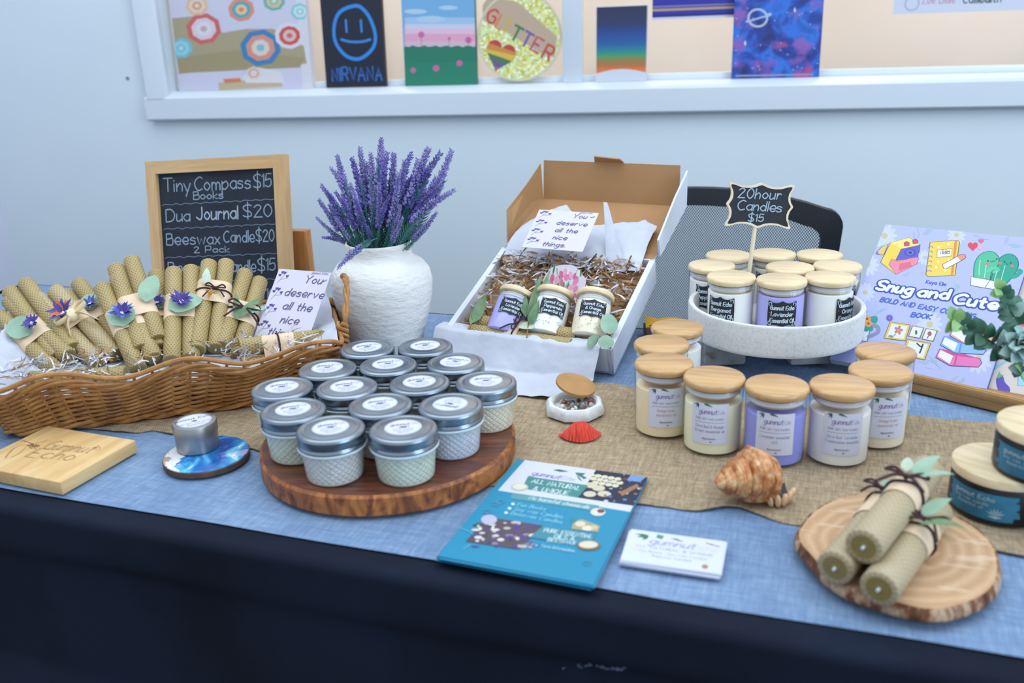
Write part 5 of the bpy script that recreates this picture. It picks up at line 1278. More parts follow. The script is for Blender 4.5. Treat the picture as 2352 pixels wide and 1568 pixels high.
ell(600, 845, 7, 6, '#d9b04a'); p.stroke(C((580, 875), (545, 905)), .001, '#4b7a55'); ell(540, 890, 16, 8, '#69a07a'); ell(733, 862, 9, 18, '#3c6e50'); ell(834, 872, 16, 18, '#a05a66'); p.stroke(C((825, 890), (815, 908)), .001, '#333'[:4] + '333'); p.stroke([cuv(*q) for q in smooth([(740, 945), (770, 970), (785, 950), (760, 1015)])], .002, '#2c2f38')
for y, c1, c2, x in ((1050, '#e872b4', '#c8478c', 880), (955, '#8cb8f0', '#5c8edc', 915), (885, '#f2a596', '#e0696c', 985)):
    p.outline(C((x, y), (x + 30, y - 65), (x + 140, y - 45), (x + 330, y + 10), (x + 345, y + 40), (x + 320, y + 72), (x + 105, y + 60)), c1, lw, '#3b3468'); p.fill(C((x + 15, y - 10), (x + 35, y - 55), (x + 130, y - 12), (x + 105, y + 48)), '#e9edfc'); p.fill(C((x + 30, y - 66), (x + 140, y - 48), (x + 330, y + 8), (x + 130, y - 14)), c2); p.stroke(C((x + 155, y - 6), (x + 140, y + 62)), .0022, c2)
heart(1183, 820, 26, '#e86a70')
p.fill = _fill
thk = .011
mb = MB(); mb.box((bwid_ / 2, bhgt / 2, -.0004), (bwid_, bhgt, .0008), pm('#b4baf0')); p.emit(mb, (0, 0, 0), (1, 0, 0), (0, 1, 0), (0, 0, 1), eps=.00006); mb.build('front_cover', bks, smooth=False)
mb = MB(); mb.box((bwid_ / 2, bhgt / 2, -thk / 2), (bwid_ - .002, bhgt - .001, thk - .002), pm('#e2e2e6')); mb.build('pages', bks, smooth=False)
mb = MB(); mb.box((bwid_ / 2, bhgt / 2, -thk), (bwid_, bhgt, .0008), pm('#5a6fc0')); mb.build('back_cover', bks, smooth=False)
# second book tucked behind it
b2 = thing('picture_book', 'beige book with a printed eggplant, behind the lilac coloring book', 'book', mw=BM @ Matrix.Translation((bwid_ * .52, 0, -thk - .002)))
p2w, p2h = .235, bhgt * 1.04; mb = MB(); mb.box((p2w / 2, p2h / 2, -.0004), (p2w, p2h, .0008), pm('#dccfc8')); off2 = -thk - .002
p = Print(); B2I = b2.matrix_world.inverted()
def cuv(x, y, off=0.): q = B2I @ plane_hit(1880 + x / 3.267, 500 + y / 3.267, BLb + bn * off2, bn); return (q.x, q.y)
C = lambda *P: [cuv(x, y) for x, y in P]
p.fill([cuv(*q) for q in smooth([(1335, 1200), (1360, 1180), (1385, 1190), (1400, 1235), (1435, 1275), (1432, 1315), (1395, 1330), (1355, 1305), (1335, 1250), (1335, 1200)])], '#5b45b4'); p.fill(C((1335, 1200), (1350, 1170), (1358, 1150), (1364, 1170), (1392, 1185), (1370, 1192), (1352, 1205)), '#58b86a')
p.fill(C((1312, 1125), (1335, 1105), (1420, 1060), (1430, 1070), (1345, 1125), (1320, 1142)), '#8fcbe4'); p.outline(C((1505, 1080), (1620, 1080), (1600, 1262), (1495, 1258)), '#a5d4ee', .0008, '#5a9ac4')
p.fill(C((1440, 825), (1465, 775), (1545, 790), (1600, 775), (1600, 820)), '#d9424a'); p.fill(C((1440, 825), (1600, 815), (1600, 900), (1430, 890)), '#6cbcdc'); p.fill(C((1460, 700), (1520, 610), (1600, 600), (1600, 690)), '#7cc4e0'); p.fill(C((1490, 700), (1600, 660), (1600, 690)), '#e9c14e')
p.emit(mb, (0, 0, 0), (1, 0, 0), (0, 1, 0), (0, 0, 1), eps=.00006); mb.build('front_cover', b2, smooth=False)
mb = MB(); mb.box((p2w / 2, p2h / 2, -.006), (p2w - .002, p2h, .009), pm('#e2e2e6')); mb.build('pages', b2, smooth=False)
# easel
e0, e1 = at(2098, 902, TZ), at(2322, 956, TZ); eex = (e1 - e0).normalized(); eey = Vector((0, 0, 1)).cross(eex)
es = thing('book_easel', 'low wooden easel whose ledge carries the two leaning books', 'easel', mw=frame(e0 + Vector((0, 0, .0008)), eex, eey))
mb = MB(); mb.box((.10, .0035, .012), (.36, .007, .0235), m_oak, .0012); mb.box((.10, .0028, .0173), (.361, .0085, .0105), m_oak, .0018); mb.build('lip', es, angle=30)
mb = MB(); mb.box((.10, .030, .006), (.355, .046, .012), m_oak, .001); mb.build('ledge', es)
EI = es.matrix_world.inverted()
for k, fx in enumerate((.25, .95)):
    a = EI @ (BLb + bex * (bwid_ * fx) + bn * (-.033)); b = EI @ (BLb + bex * (bwid_ * fx) + bey * bhgt * .8 + bn * -.033); a = a + (b - a) * .02; mb = MB(); mb.tube([a + Vector((0, 0, .004)), b], .007, 4, m_oak); mb.build('back_strut', es, smooth=False)
    c = Vector((b.x, b.y + .09, .001)); mb = MB(); mb.tube([a.lerp(b, .8), c + Vector((0, 0, .004))], .006, 4, m_oak); mb.build('prop_leg', es, smooth=False)
# ================================================================= POTTED GREENERY AT THE RIGHT EDGE
m_gl1 = noisy('dark_green_leaf', [(.3, '#254a38'), (.7, '#3f7156')], 60, .5); m_gl2 = noisy('fresh_green_leaf', [(.3, '#6c9a55'), (.7, '#93b877')], 60, .5); m_gl3 = noisy('frosted_leaf', [(.3, '#7fa19c'), (.7, '#b2cbc6')], 50, .6)
gd = .985
pp = at(2520, 930, TZ); pot = thing('potted_plant', 'pot of artificial greenery whose leafy sprays reach in front of the coloring book', 'plant', (pp.x, pp.y, TZ + .0008)); PI_ = Matrix.Translation((-pp.x, -pp.y, -TZ - .0008))
mb = MB(); mb.lathe([(.001, 0), (.030, 0), (.036, .004), (.044, .06), (.045, .066), (.041, .066), (.040, .058), (.001, .056)], 40, new('grey_pot', '#b9bcc0', .6)); mb.build('pot', pot)
def spray(pix, depth, lw_, seed, m_tip=True):
    rr = random.Random(seed); P = [PI_ @ atd(x, y, depth - .02 * i / len(pix)) for i, (x, y) in enumerate(pix)]; P = [Vector((.0, 0, .056)), P[0] * .4 + Vector((0, 0, .07))] + P; Q = smooth_v(P, 6)
    mb = MB(); mb.tube(Q, [.0014 - .0009 * i / len(Q) for i in range(len(Q))], 6, m_stem if False else m_gl1); mb.build('stem', pot)
    nL = 0
    for i in range(7, len(Q), 3):
        t = i / len(Q); d = (Q[min(i + 1, len(Q) - 1)] - Q[i - 1]).normalized()
        for sg in (-1, 1):
            o_ = (d.cross(FW * -1).normalized() * sg + FW * rr.uniform(-.6, .3) + d * .5 + Vector((0, 0, rr.uniform(-.3, .3)))).normalized(); m_ = m_gl2 if t > .86 else (m_gl1 if rr.random() < .9 else m_gl3)
            mb = MB(); L = lw_ * (1.1 - .45 * t) * rr.uniform(.8, 1.2); mb.leaf(Q[i], o_, FW * -1 + Vector((rr.uniform(-.5, .5), rr.uniform(-.5, .5), rr.uniform(-.2, .7))), L, L * .78, m_, .12, 7, round_=True); mb.build('leaf', pot)
spray([(2352, 835), (2318, 806), (2285, 790), (2258, 772), (2232, 760), (2205, 740), (2182, 733)], gd, .021, 1)
spray([(2375, 790), (2345, 750), (2322, 715), (2312, 690), (2300, 668), (2290, 662)], gd + .02, .020, 2)
spray([(2375, 830), (2352, 850), (2345, 858)], gd - .02, .018, 3)
rr = random.Random(6); cen = PI_ @ atd(2338, 795, gd - .02)
for i in range(26):
    a = i * 2.4; k = i / 26; d = (RT * math.cos(a) * k + UP * math.sin(a) * k - FW * (1.1 - k)).normalized(); mb = MB(); mb.leaf(cen + d * .004, d, FW * -1 if k > .5 else UP, .022, .016, m_gl3, .25, 6, round_=True); mb.build('leaf', pot)
# ================================================================= BLACK TINS WITH WOODEN LIDS
m_tin = new('black_tin', '#0c0e13', .38); m_tinlid = wood('pale_tin_lid', [(.3, '#cdb48a'), (.6, '#dfcda9'), (.8, '#e8dabd')], (4, 40, 40), 2.5, .5)
m_teal = noisy('teal_label', [(.3, '#205a74'), (.7, '#2f7d9c')], 30, .55)
def tin(label, p, rz, proto=[]):
    if proto: return dup(proto[0], p, rz, label)
    r, H = .0432, .0475
    t = thing('tin_candle', label, 'candle', p, rz, 'black tin candles with wooden lids')
    mb = MB(); mb.lathe([(.001, 0), (r - .004, 0), (r - .001, .001), (r, .004), (r, H - .012), (r - .001, H - .0105), (.001, H - .0105)], 60, m_tin); mb.build('tin', t)
    mb = MB(); mb.lathe([(.001, H - .0102), (r - .001, H - .0102), (r + .0008, H - .009), (r + .0008, H - .0012), (r - .0004, H), (.001, H)], 60, m_tinlid); mb.build('lid', t, angle=50)
    mb = MB(); n = 30; rr = random.Random(2); e = [rr.uniform(-.003, .004) for _ in range(14)]
    for k in range(12):
        z0, z1 = .0055 + .0022 * k, .0055 + .0022 * (k + 1); u0, u1 = -.034 + e[k], .034 + e[k + 2]; seg_strip(u0, u1, z0, z1, r, mb, m_teal, .0003, 14)
    p_ = Print(); p_.text('gumnut Echo', -.006, .0245, .0046, .0006, '#c6d6de', .15, .25, 'c'); p_.text('soy wax candle', -.008, .0195, .0032, .0005, '#a4bfca', 0, .25, 'c'); p_.text('essential oil', -.008, .0152, .0032, .0005, '#a4bfca', 0, .25, 'c')
    for a in range(6): q = PI / 2 + (a - 2.5) * .42; p_.fill([(.016, .0105), (.016 + .005 * math.cos(q - .12), .0105 + .005 * math.sin(q - .12)), (.016 + .009 * math.cos(q), .0105 + .009 * math.sin(q)), (.016 + .005 * math.cos(q + .12), .0105 + .005 * math.sin(q + .12))], '#b9d2dc')
    p_.fill([(.009, .010), (.0225, .010), (.016, .0085)], '#b9d2dc'); p_.wrap(mb, r, 0, 0, off=.0006); mb.build('label', t, smooth=False); proto.append(t); return t
t1 = at(2303, 1060, TZ + .0505); t1.z = TZ + .003; t2 = at(2413, 970, TZ + .099); t2.z = TZ + .0508; d_ = (t2 - t1); d_.z = 0
t3 = t1 + d_ * 2.0; t3.z = TZ + .003
if (t3 - t1).length < .089: t3 = t1 + d_.normalized() * .089; t3.z = TZ + .003
tin('black tin candle with a pale wooden lid standing beside the bark-edged slice', t1, lookrz(t1, -.35)); tin('black tin candle stacked on top of the other tins at the right edge', t2, lookrz(t2, -.25)); tin('black tin candle under the stacked one, just beyond the right edge', t3, lookrz(t3, 0.))
# ================================================================= BARK-EDGED SLICE WITH THREE ROLLED CANDLES
m_slice = new('slice_wood', '#c79a6b', .6); t = NT(m_slice); v = t.co(); x = t.xyz(v); nn = t.noise(v, 14, 4)
rd = t.m('SQRT', t.m('ADD', t.m('MULTIPLY', x[0], x[0]), t.m('MULTIPLY', x[1], x[1]))); rd = t.m('ADD', rd, t.m('MULTIPLY', nn, .030)); rg = t.m('PINGPONG', t.m('DIVIDE', rd, .013), .5)
c = t.ramp(rg, [(.05, '#b6916d'), (.3, '#c19c76'), (.48, '#c8a683')]); c = t.mix(t.m('MULTIPLY', t.m('GREATER_THAN', t.noise(t.co((1, 6, 1)), 22, 4), .62), .35), c, '#e6d2bb'); t.color(c)
m_bark = noisy('bark', [(.34, '#3b2417'), (.46, '#74472a'), (.56, '#bda183'), (.68, '#7c5030')], 70, .85, (1, 1, .3), 6, .002, 90)
SZ = TZ + .0175
op = [(1833, 1214), (1868, 1172), (1921, 1143), (1972, 1133), (2040, 1124), (2120, 1146), (2202, 1187), (2252, 1217), (2289, 1262), (2296, 1322), (2269, 1364), (2208, 1392), (2141, 1402), (2073, 1390), (1972, 1359), (1904, 1322), (1855, 1271), (1832, 1240)]
ow = [at(a, b, SZ) for a, b in op]; oc = sum(ow, Vector()) / len(ow)
sl = thing('wood_slice', 'round bark-edged slice of pale wood carrying three rolled candles', 'board', (oc.x, oc.y, TZ + .0055)); SH2 = SZ - TZ - .0055
ol = smooth([(a.x - oc.x, a.y - oc.y) for a in ow] + [(ow[0].x - oc.x, ow[0].y - oc.y)], 6)[:-1]; n = len(ol)
mb = MB(); mb.add([(a * .972, b * .972, SH2) for a, b in ol], [list(range(n))], m_slice); mb.add([(a * .972, b * .972, 0) for a, b in ol], [list(range(n))[::-1]], m_slice); mb.build('slab', sl)
mb = MB(); vs = []; lev = [(.972, SH2), (.986, SH2 + .0008), (1.004, SH2 - .002), (1.02, SH2 * .6), (1.025, SH2 * .3), (1.0, .0003), (.972, 0)]
for k, z in lev: vs += [(a * (k + .010 * nz(a * 160, b * 160, z * 90) * (1 if k > .98 else 0)), b * (k + .010 * nz(a * 160, b * 160, z * 90) * (1 if k > .98 else 0)), z) for a, b in ol]
mb.add(vs, [[k * n + i, k * n + (i + 1) % n, (k + 1) * n + (i + 1) % n, (k + 1) * n + i][::-1] for k in range(len(lev) - 1) for i in range(n)], m_bark); mb.build('bark', sl)
m_beeg = honeycomb('grey_beeswax', '#b1a182', '#a08d6b', .0044, .0006)
RB = .0150; zc0 = SZ + RB + .0006
k1, k3 = at(1917, 1304, zc0), at(2018, 1352, zc0); f1, f3 = at(2078, 1092, zc0), at(2200, 1130, zc0)
ax = ((f1 - k1).normalized() + (f3 - k3).normalized()).normalized(); ax.z = 0
gap = (k3 - k1); gap = gap - ax * gap.dot(ax); dd = gap.length
if dd < 2 * RB + .0006: k3 = k3 + gap.normalized() * (2 * RB + .0006 - dd); dd = 2 * RB + .0006
if dd > 3.4 * RB: k3 = k3 - gap.normalized() * (dd - 3.4 * RB); dd = 3.4 * RB
k2 = at(1982, 1265, zc0 + .020); mid_ = k1 + gap.normalized() * dd / 2; k2 = mid_ + ax * (k2 - mid_).dot(ax); k2.z = zc0 + math.sqrt(max(0, 4 * RB * RB - dd * dd / 4)) + .0006
for kk, lb, deco, sd, Lc, ec in ((k1, 'rolled beeswax candle on the left of the bark-edged slice, half under the upper one', [('bow', -.004, .02, .004, .022, m_twine, .0012), ('leaf', .0, .02, .003, (-.2, 0, 1), .02, .012, m_leafg)], 31, .165, 0), (k3, 'rolled beeswax candle lowest on the right of the bark-edged slice, twine bow and green leaves', [('bow', .006, .0, .006, .026, m_twine, .0013), ('leaf', .002, .006, .005, (.5, -.2, 1), .034, .014, m_leafg), ('leaf', .004, -.008, .005, (1, -.2, -.1), .036, .014, m_leafd)], 32, .150, 0), (k2, 'rolled beeswax candle resting on top of the other two on the bark-edged slice', [('bow', .0, .0, .005, .024, m_twine, .0014), ('leaf', .004, .008, .004, (.35, -.2, 1), .036, .014, m_leafg), ('leaf', .006, .002, .005, (1, -.2, .3), .032, .012, m_leafg), ('leaf', -.004, .012, .004, (-.2, -.1, 1), .022, .010, m_leafp)], 33, .165, 0)):
    t = thing('rolled_candle', lb, 'candle', mw=frame(kk, ax.cross(Vector((0, 0, 1))) , Vector((0, 0, -1))), group='rolled candles on the bark-edged slice')
    # local z along the candle, -y up
    t.matrix_world = frame(kk, Vector((0, 0, -1)).cross(ax), Vector((0, 0, -1)))
    beeswax(t, 0, 0, 0, Lc, m_beeg, r=RB); zc = Lc * .60; rr = random.Random(sd)
    mb = MB(); mb.lathe([(RB + .0007, zc - .018), (RB + .0010, zc - .017), (RB + .0010, zc + .017), (RB + .0007, zc + .018)], 40, m_kraft, False, False); mb.build('paper_band', t)
    for d in deco:
        mb = MB(); c = Vector((d[1], -RB - .001 - d[3], zc + d[2]))
        if d[0] == 'leaf': mb.leaf(c, d[4], (0, -1, 0), d[5], d[6], d[7], .12, 8); mb.build('leaf', t)
        else:
            bow(mb, c, d[4], d[5], d[6], rr); mb.tube([((RB + .0022) * math.cos(2 * PI * i / 24), (RB + .0022) * math.sin(2 * PI * i / 24), c.z + .002 * math.sin(i)) for i in range(25)], d[6], 6, m_twine, False); mb.build('bow', t)
# ================================================================= SHELLS
m_shell = new('spiral_shell', '#b5713a', .4, Coat_Weight=.3); t = NT(m_shell); v = t.co(); n1 = t.noise(v, 90, 4); n2 = t.noise(t.co((3, 1, 1)), 110, 3)
c = t.ramp(n1, [(.32, '#8a4f2a'), (.46, '#b9763f'), (.58, '#d3a06a'), (.72, '#e6cfae')]); t.color(c); t.bump(n2, .0008)
m_tooth, m_gap = new('shell_tooth', '#e0bd95', .35), new('shell_dark', '#3b2a3a', .35)
sa, sb = at(1638, 1110, TZ + .022), at(1800, 1130, TZ + .014)
SX = Vector((RT.x, RT.y, 0)).normalized() * math.cos(.36) + Vector((FW.x, FW.y, 0)).normalized() * math.sin(.36); SL = (sb - sa).length * 1.08
tr_ = thing('spiral_seashell', 'brown and cream spiral seashell lying on the burlap before the lilac candle', 'seashell', mw=frame(Vector((sa.x, sa.y, TZ + .0275)) - Vector((FW.x, FW.y, 0)) * .012, Vector((SX.x, SX.y, -.02)), Vector((0, 0, 1)).cross(SX)))
mb = MB(); NU, NV = 130, 56
def prof_r(s): # s: 0 apex .. 1 siphon end
    return SL * .375 * (min(1, (s / .60) ** .56) if s < .60 else max(.05, 1 - ((s - .60) / .42) ** 2 * .92))
def shl(a, b):
    s = .0004 + .98 * a; ph = 2 * PI * b
    w = (math.log(.10 + s) / math.log(1.62)) + ph / (2 * PI); fr_ = (w % 1.0); suture = -.27 * math.exp(-(min(fr_, 1 - fr_) / .09) ** 2) + .07 * math.sin(PI * fr_)
    fade = max(0, 1 - max(0, s - .70) / .15)
    rib = .030 * math.sin(w * 2 * PI * 5) + .050 * max(0, math.sin(ph * 9 + w * 3)) * fade * (1 if s < .62 else .3); varix = .07 * math.exp(-((s - .50 - .10 * math.sin(ph + .6)) / .022) ** 2) + .10 * math.exp(-((s - .76 - .12 * math.sin(ph - .5)) / .03) ** 2)
    r = prof_r(s) * (1 + suture * fade + rib + varix); return (SL * s, r * math.cos(ph) * .98, r * math.sin(ph) * .92 + .0)
mb.grid(shl, NU, NV, m_shell); mb.build('whorls', tr_, angle=80)
mb = MB(); mb.grid(lambda a, b: (SL * (.62 + .40 * a), -.008 - .019 * math.sin(PI * a) ** .7 * math.cos(PI * (b - .5) * .9) , -.0245 + .002 + .022 * b * (1 - .45 * a) + .0), 20, 8, m_gap, .002)
mb.build('lip', tr_)
for k in range(5):
    a = k / 4; mb = MB(); mb.ball((SL * (.66 + .33 * a), -.0215 - .006 * math.sin(PI * a), -.0185 + .004 * a), .0040, m_tooth, 10, 7, (.75, 1., 1.7), Matrix.Rotation(-.35 + .25 * k, 3, 'Y')); mb.build('tooth', tr_)
# red scallop
m_red = new('red_shell', '#d63c26', .42); t = NT(m_red); x = t.xyz(t.co()); t.color(t.ramp(t.noise(t.co((9, 1, 1)), 60, 4), [(.3, '#b52c1c'), (.6, '#dc4630'), (.8, '#ee8a74')]))
sp_ = at(1330, 986, TZ + .004); sc_s = thing('scallop_shell', 'small bright red scallop shell lying on the burlap', 'seashell', (sp_.x, sp_.y, TZ + .0032), YAW + .02)
def scal(a, b):
    th = (a - .5) * 2 * 1.22; rib = math.cos(a * 2 * PI * 17); rho = b ** .9 * .0375 * (1 - .10 * abs(a - .5) * 2) * (1 + .022 * rib * b); z = .0165 * math.sin(PI * min(1, .06 + .94 * b) ** .8) ** .8 * (1 - (2 * abs(a - .5)) ** 3 * .85) + .0011 * rib * min(1, b * 1.5) * (1 - .4 * b)
    return (rho * math.sin(th) * .80, -rho * math.cos(th) * .92, max(0, z))
mb = MB(); mb.grid(scal, 150, 26, m_red, -.0012); mb.build('valve', sc_s, angle=75)
mb = MB(); mb.box((0, .0012, .0035), (.014, .005, .004), m_red, .0012); mb.build('hinge', sc_s)
# plaster dish with tiny shells and a cardboard lid
m_plas = noisy('wrapped_paper', [(.3, '#cfd3d6'), (.7, '#e2e5e6')], 60, .8, bump=.0016, bscale=90); m_cbd = noisy('cardboard', [(.3, '#a3794a'), (.7, '#b88c5a')], 30, .8)
dp = at(1320, 926, TZ + .014); DX, DY = dp.x, dp.y; dz_ = TZ + .0030
ds = thing('paper_dish', 'small eight-sided white paper dish with a lifted cardboard lid, holding tiny shells', 'dish', (DX, DY, dz_), YAW)
oct_ = lambda a, r, z: 1 / math.cos(((a + PI / 8) % (PI / 4)) - PI / 8) * .955 + .02 * nz(math.cos(a) * 6, math.sin(a) * 6, z * 300)
mb = MB(); mb.lathe([(.001, 0), (.034, 0), (.0365, .0012), (.037, .006), (.0355, .0115), (.033, .0142)], 96, m_plas, True, False, oct_)
vs = []; N_ = 96
for r_, z, k in ((.033, .0142, 1.), (.0295, .0145, .6), (.0268, .0125, 0.), (.0262, .007, 0.), (.001, .006, 0.)):
    for j in range(N_): a = 2 * PI * j / N_; q = r_ * (1 + k * (oct_(a, r_, z) - 1)); vs.append((q * math.cos(a), q * math.sin(a), z))
mb.add(vs, [[i * N_ + j, i * N_ + (j + 1) % N_, (i + 1) * N_ + (j + 1) % N_, (i + 1) * N_ + j] for i in range(4) for j in range(N_)], m_plas); mb.build('bowl', ds, angle=35)
lm_ = Matrix.Translation((.002, .008, .0255)) @ Matrix.Rotation(math.radians(14), 4, 'Y') @ Matrix.Rotation(math.radians(10), 4, 'X')
mb = MB(); mb.M = lm_; mb.lathe([(.001, 0), (.0255, 0), (.0255, .0032), (.001, .0032)], 60, m_cbd, fn=lambda a, r, z: 1 + .01 * math.sin(a * 3)); 
for i in range(len(mb.v)): mb.v[i] = tuple(lm_ @ Matrix.Translation((0, .010, 0)) @ lm_.inverted() @ Vector(mb.v[i]))
mb.build('lid', ds, angle=30)
sm = [new('tiny_shell_%d' % i, c, .25, Coat_Weight=.5) for i, c in enumerate(('#c9c4bd', '#7d5a48', '#9aa7ad', '#8d4a44', '#d8cdb8', '#5e6468'))]
rr = random.Random(9); prot = []; spots = [(.0215 * math.sqrt(rr.random()), 2 * PI * rr.random()) for _ in range(34)]
for i, (q, a) in enumerate(spots):
    c = Vector((DX + q * math.cos(a), DY + q * math.sin(a) - .002, dz_ + .0098 + .002 * (i % 2)))
    if i < 6:
        mb = MB(); mb.grid(lambda u, v_: (.0038 * (u - .35), .0028 * math.sin(PI * min(1, u + .02)) ** .6 * math.cos(2 * PI * v_) * (1 + .1 * math.sin(u * 22)), .0026 * math.sin(PI * min(1, u + .02)) ** .6 * math.sin(2 * PI * v_)), 12, 12, sm[i]); o = mb.build('tiny_shell'); prot.append(o)
    else: o = prot[i % 6].copy(); COL.objects.link(o)
    o.location = c; o.rotation_euler = (rr.uniform(-.4, .4), rr.uniform(-.4, .4), rr.uniform(0, 6.3)); s = rr.uniform(1.0, 1.6); o.scale = (s, s, s)
    tag(o, 'tiny glossy shell in the small white paper dish', 'seashell', 'tiny shells in the paper dish')
# ================================================================= FLYERS AND CARDS
fz = TZ + .0030
fc = at(1264, 1180, fz + .004); fa = math.radians(-2.0); FWd, FHt = .1465, .2055
flm = Matrix.Translation((fc.x, fc.y, 0)) @ Matrix.Rotation(fa, 4, 'Z'); zf = fz + .0042; FI = (Matrix.Translation((0, 0, zf)) @ flm).inverted()
def f_(x, y):
    q = FI @ at(1000 + x / 2.959, 820 + y / 2.959, zf); return (max(-FWd / 2, min(FWd / 2, q.x)), max(-FHt / 2, min(FHt / 2, q.y)))
F = lambda *P: [f_(x, y) for x, y in P]
p = Print(); p.rect(-FWd / 2, -FHt / 2, FWd / 2, FHt / 2, '#1790b6'); p.fill(F((630, 672), (1480, 770), (1330, 1052), (425, 905)), '#dcdfee'); rr = random.Random(8)
p.fill(F((1105, 745), (1480, 785), (1345, 1010), (968, 955)), '#1b2340')
def fe(x, y, rx, ry, c, n=14): p.fill([f_(x + rx * math.cos(2 * PI * i / n), y + ry * math.sin(2 * PI * i / n)) for i in range(n)], c)
def ft(s, x0, y0, x1, y1, h, w_, c, **k): a, b = f_(x0, y0), f_(x1, y1); p.text(s, a[0], a[1], h, w_, c, fit=math.dist(a, b), rot=math.atan2(b[1] - a[1], b[0] - a[0]), **k)
for i in range(14): fe(1060 + 45 * (i % 5) + 14 * (i // 5), 800 + 26 * (i // 5) + 7 * (i % 5), 24, 12, '#e5dcbc')
for x, y in ((1050, 930), (1145, 928), (1060, 870), (1110, 890)): fe(x, y, 44, 20, '#ddd2b4')
for i in range(40): a, b = rr.uniform(1150, 1440), rr.uniform(790, 985); fe(a, b, rr.uniform(6, 20), rr.uniform(4, 9), rr.choice(['#5f86c8', '#8fa9d8', '#a6734a', '#2c3560', '#d6dbe8', '#6b4a5a']), 7)
p.fill(F((1335, 790), (1440, 800), (1390, 850), (1300, 838)), '#7c9cd2'); p.fill(F((1250, 920), (1370, 860), (1385, 880), (1270, 945)), '#a3774e')
p.fill(F((630, 810), (1040, 872), (968, 955), (588, 892)), '#3f8d8b'); ft('ALL NATURAL', 650, 852, 975, 905, .0085, .0012, '#d7e6e6'); ft('& UNIQUE', 660, 905, 900, 940, .0085, .0012, '#d7e6e6')
fe(572, 884, 60, 27, '#c9c6b4'); fe(572, 880, 46, 20, '#e9e5d2')
a = f_(650, 800); p.text('gumnut', a[0], a[1], .0095, .0012, '#9a8cc6', .2, .2, fit=.031, rot=-.02); a = f_(848, 828); p.text('Echo', a[0], a[1], .008, .0007, '#cfc4dc', .2, .2, fit=.015, rot=-.02)
p.fill(F((800, 768), (840, 763), (905, 778), (850, 780)), '#2f6f58')
for q in (((950, 785), (1020, 790), (985, 815)), ((955, 790), (1000, 845), (975, 830)), ((960, 790), (1030, 820), (1010, 830))): p.fill(F(*q), '#2f7a5e')
p.fill(F((525, 922), (1112, 1010), (1095, 1048), (508, 962)), '#5b9fa6'); ft('No harmful chemicals', 632, 965, 1040, 1032, .0065, .0009, '#d4e6ea', slant=.1)
for k, s in enumerate(('Fun Books', 'Soy wax Candles', 'Beeswax Candles')):
    x, y = 527 - 23 * k, 999 + 30 * k; fe(x, y, 13, 9, '#d9eef6'); ft(s, x + 25, y + 12, x + (215, 355, 375)[k], y + (45, 70, 75)[k], .0066, .0008, '#8cd3ea', slant=.1)
for x, y in ((410, 1000), (440, 985), (350, 1050), (1030, 1400)): 
    for k in range(5): fe(x + 22 * math.cos(k * 1.25), y + 14 * math.sin(k * 1.25), 14, 6, '#3c93b4', 8)
fe(1105, 1055, 52, 28, '#e6ddd0'); fe(1125, 1048, 26, 14, '#7d4a3a'); fe(1090, 1062, 16, 9, '#f0ead9'); p.fill(F((935, 1110), (1000, 1105), (1120, 1150), (1105, 1192), (925, 1170)), '#b3a884'); fe(985, 1135, 36, 18, '#e3dcc0'); fe(1035, 1165, 40, 18, '#e9e2ca'); fe(1080, 1160, 24, 14, '#d2c9a8'); p.fill(F((925, 1095), (970, 1110), (925, 1140)), '#2f8a8a')
p.fill(F((400, 1095), (730, 1145), (572, 1310), (205, 1255), (320, 1130)), '#5a4a58')
for i in range(60): a, b = rr.uniform(260, 690), rr.uniform(1110, 1290); b += 0; fe(a, max(1105 + (a - 400) * .15, min(b, 1300)), rr.uniform(10, 34), rr.uniform(6, 13), rr.choice(['#d9d3cf', '#c9bfb6', '#4f3f9a', '#3a4a3a', '#9a86a4', '#e4dfdc', '#5b3f8a']), 8)
fe(365, 1108, 55, 34, '#c3c0da'); p.fill(F((730, 1152), (1090, 1206), (1048, 1292), (640, 1228)), '#3f8d9c'); ft('PURE ESSENTIAL', 735, 1190, 1060, 1235, .0065, .0009, '#cfe6ea'); ft('OILS &', 805, 1232, 940, 1250, .0065, .0009, '#cfe6ea'); ft('BEESWAX', 760, 1255, 945, 1280, .0065, .0009, '#cfe6ea')
fe(1042, 1283, 82, 34, '#8a6a48'); fe(1040, 1278, 66, 25, '#e6dbc6'); ft('For More Information', 655, 1285, 940, 1330, .005, .0006, '#a9e0f0'); fe(645, 1296, 14, 9, '#d99ab0')
p.stroke(F((165, 1165), (215, 1180), (255, 1205)), .0007, '#7fcbe2'); p.stroke(F((190, 1310), (240, 1275)), .0007, '#7fcbe2')
m_sheet = pm('#1a84ab', .4); m_sheetw = pm('#dfe3ee', .4); rr = random.Random(12)
for k in range(7):
    mb = MB(); mb.box((0, 0, -.0002), (FWd, FHt, .0004), m_sheet); top_ = k == 6
    if top_: p.emit(mb, (0, 0, 0), (1, 0, 0), (0, 1, 0), (0, 0, 1), eps=.00014, off=.00005)
    o = mb.build('flyer', smooth=False); z = fz + .0004 + k * .00063
    if top_: z = zf
    o.matrix_world = Matrix.Translation((0, 0, z)) @ flm @ Matrix.Translation((0 if top_ else rr.uniform(-.0012, .0018), 0 if top_ else rr.uniform(-.003, .0006), 0)) @ Matrix.Rotation(0 if top_ else rr.uniform(-.012, .012), 4, 'Z')
    tag(o, 'printed teal and white flyer on top of its stack by the scallop shell' if top_ else 'teal flyer lying under the top one of the stack', 'flyer', 'flyers in the stack' if not top_ else None)
cz = TZ + .0008; CWd, CHt = .0875, .0545
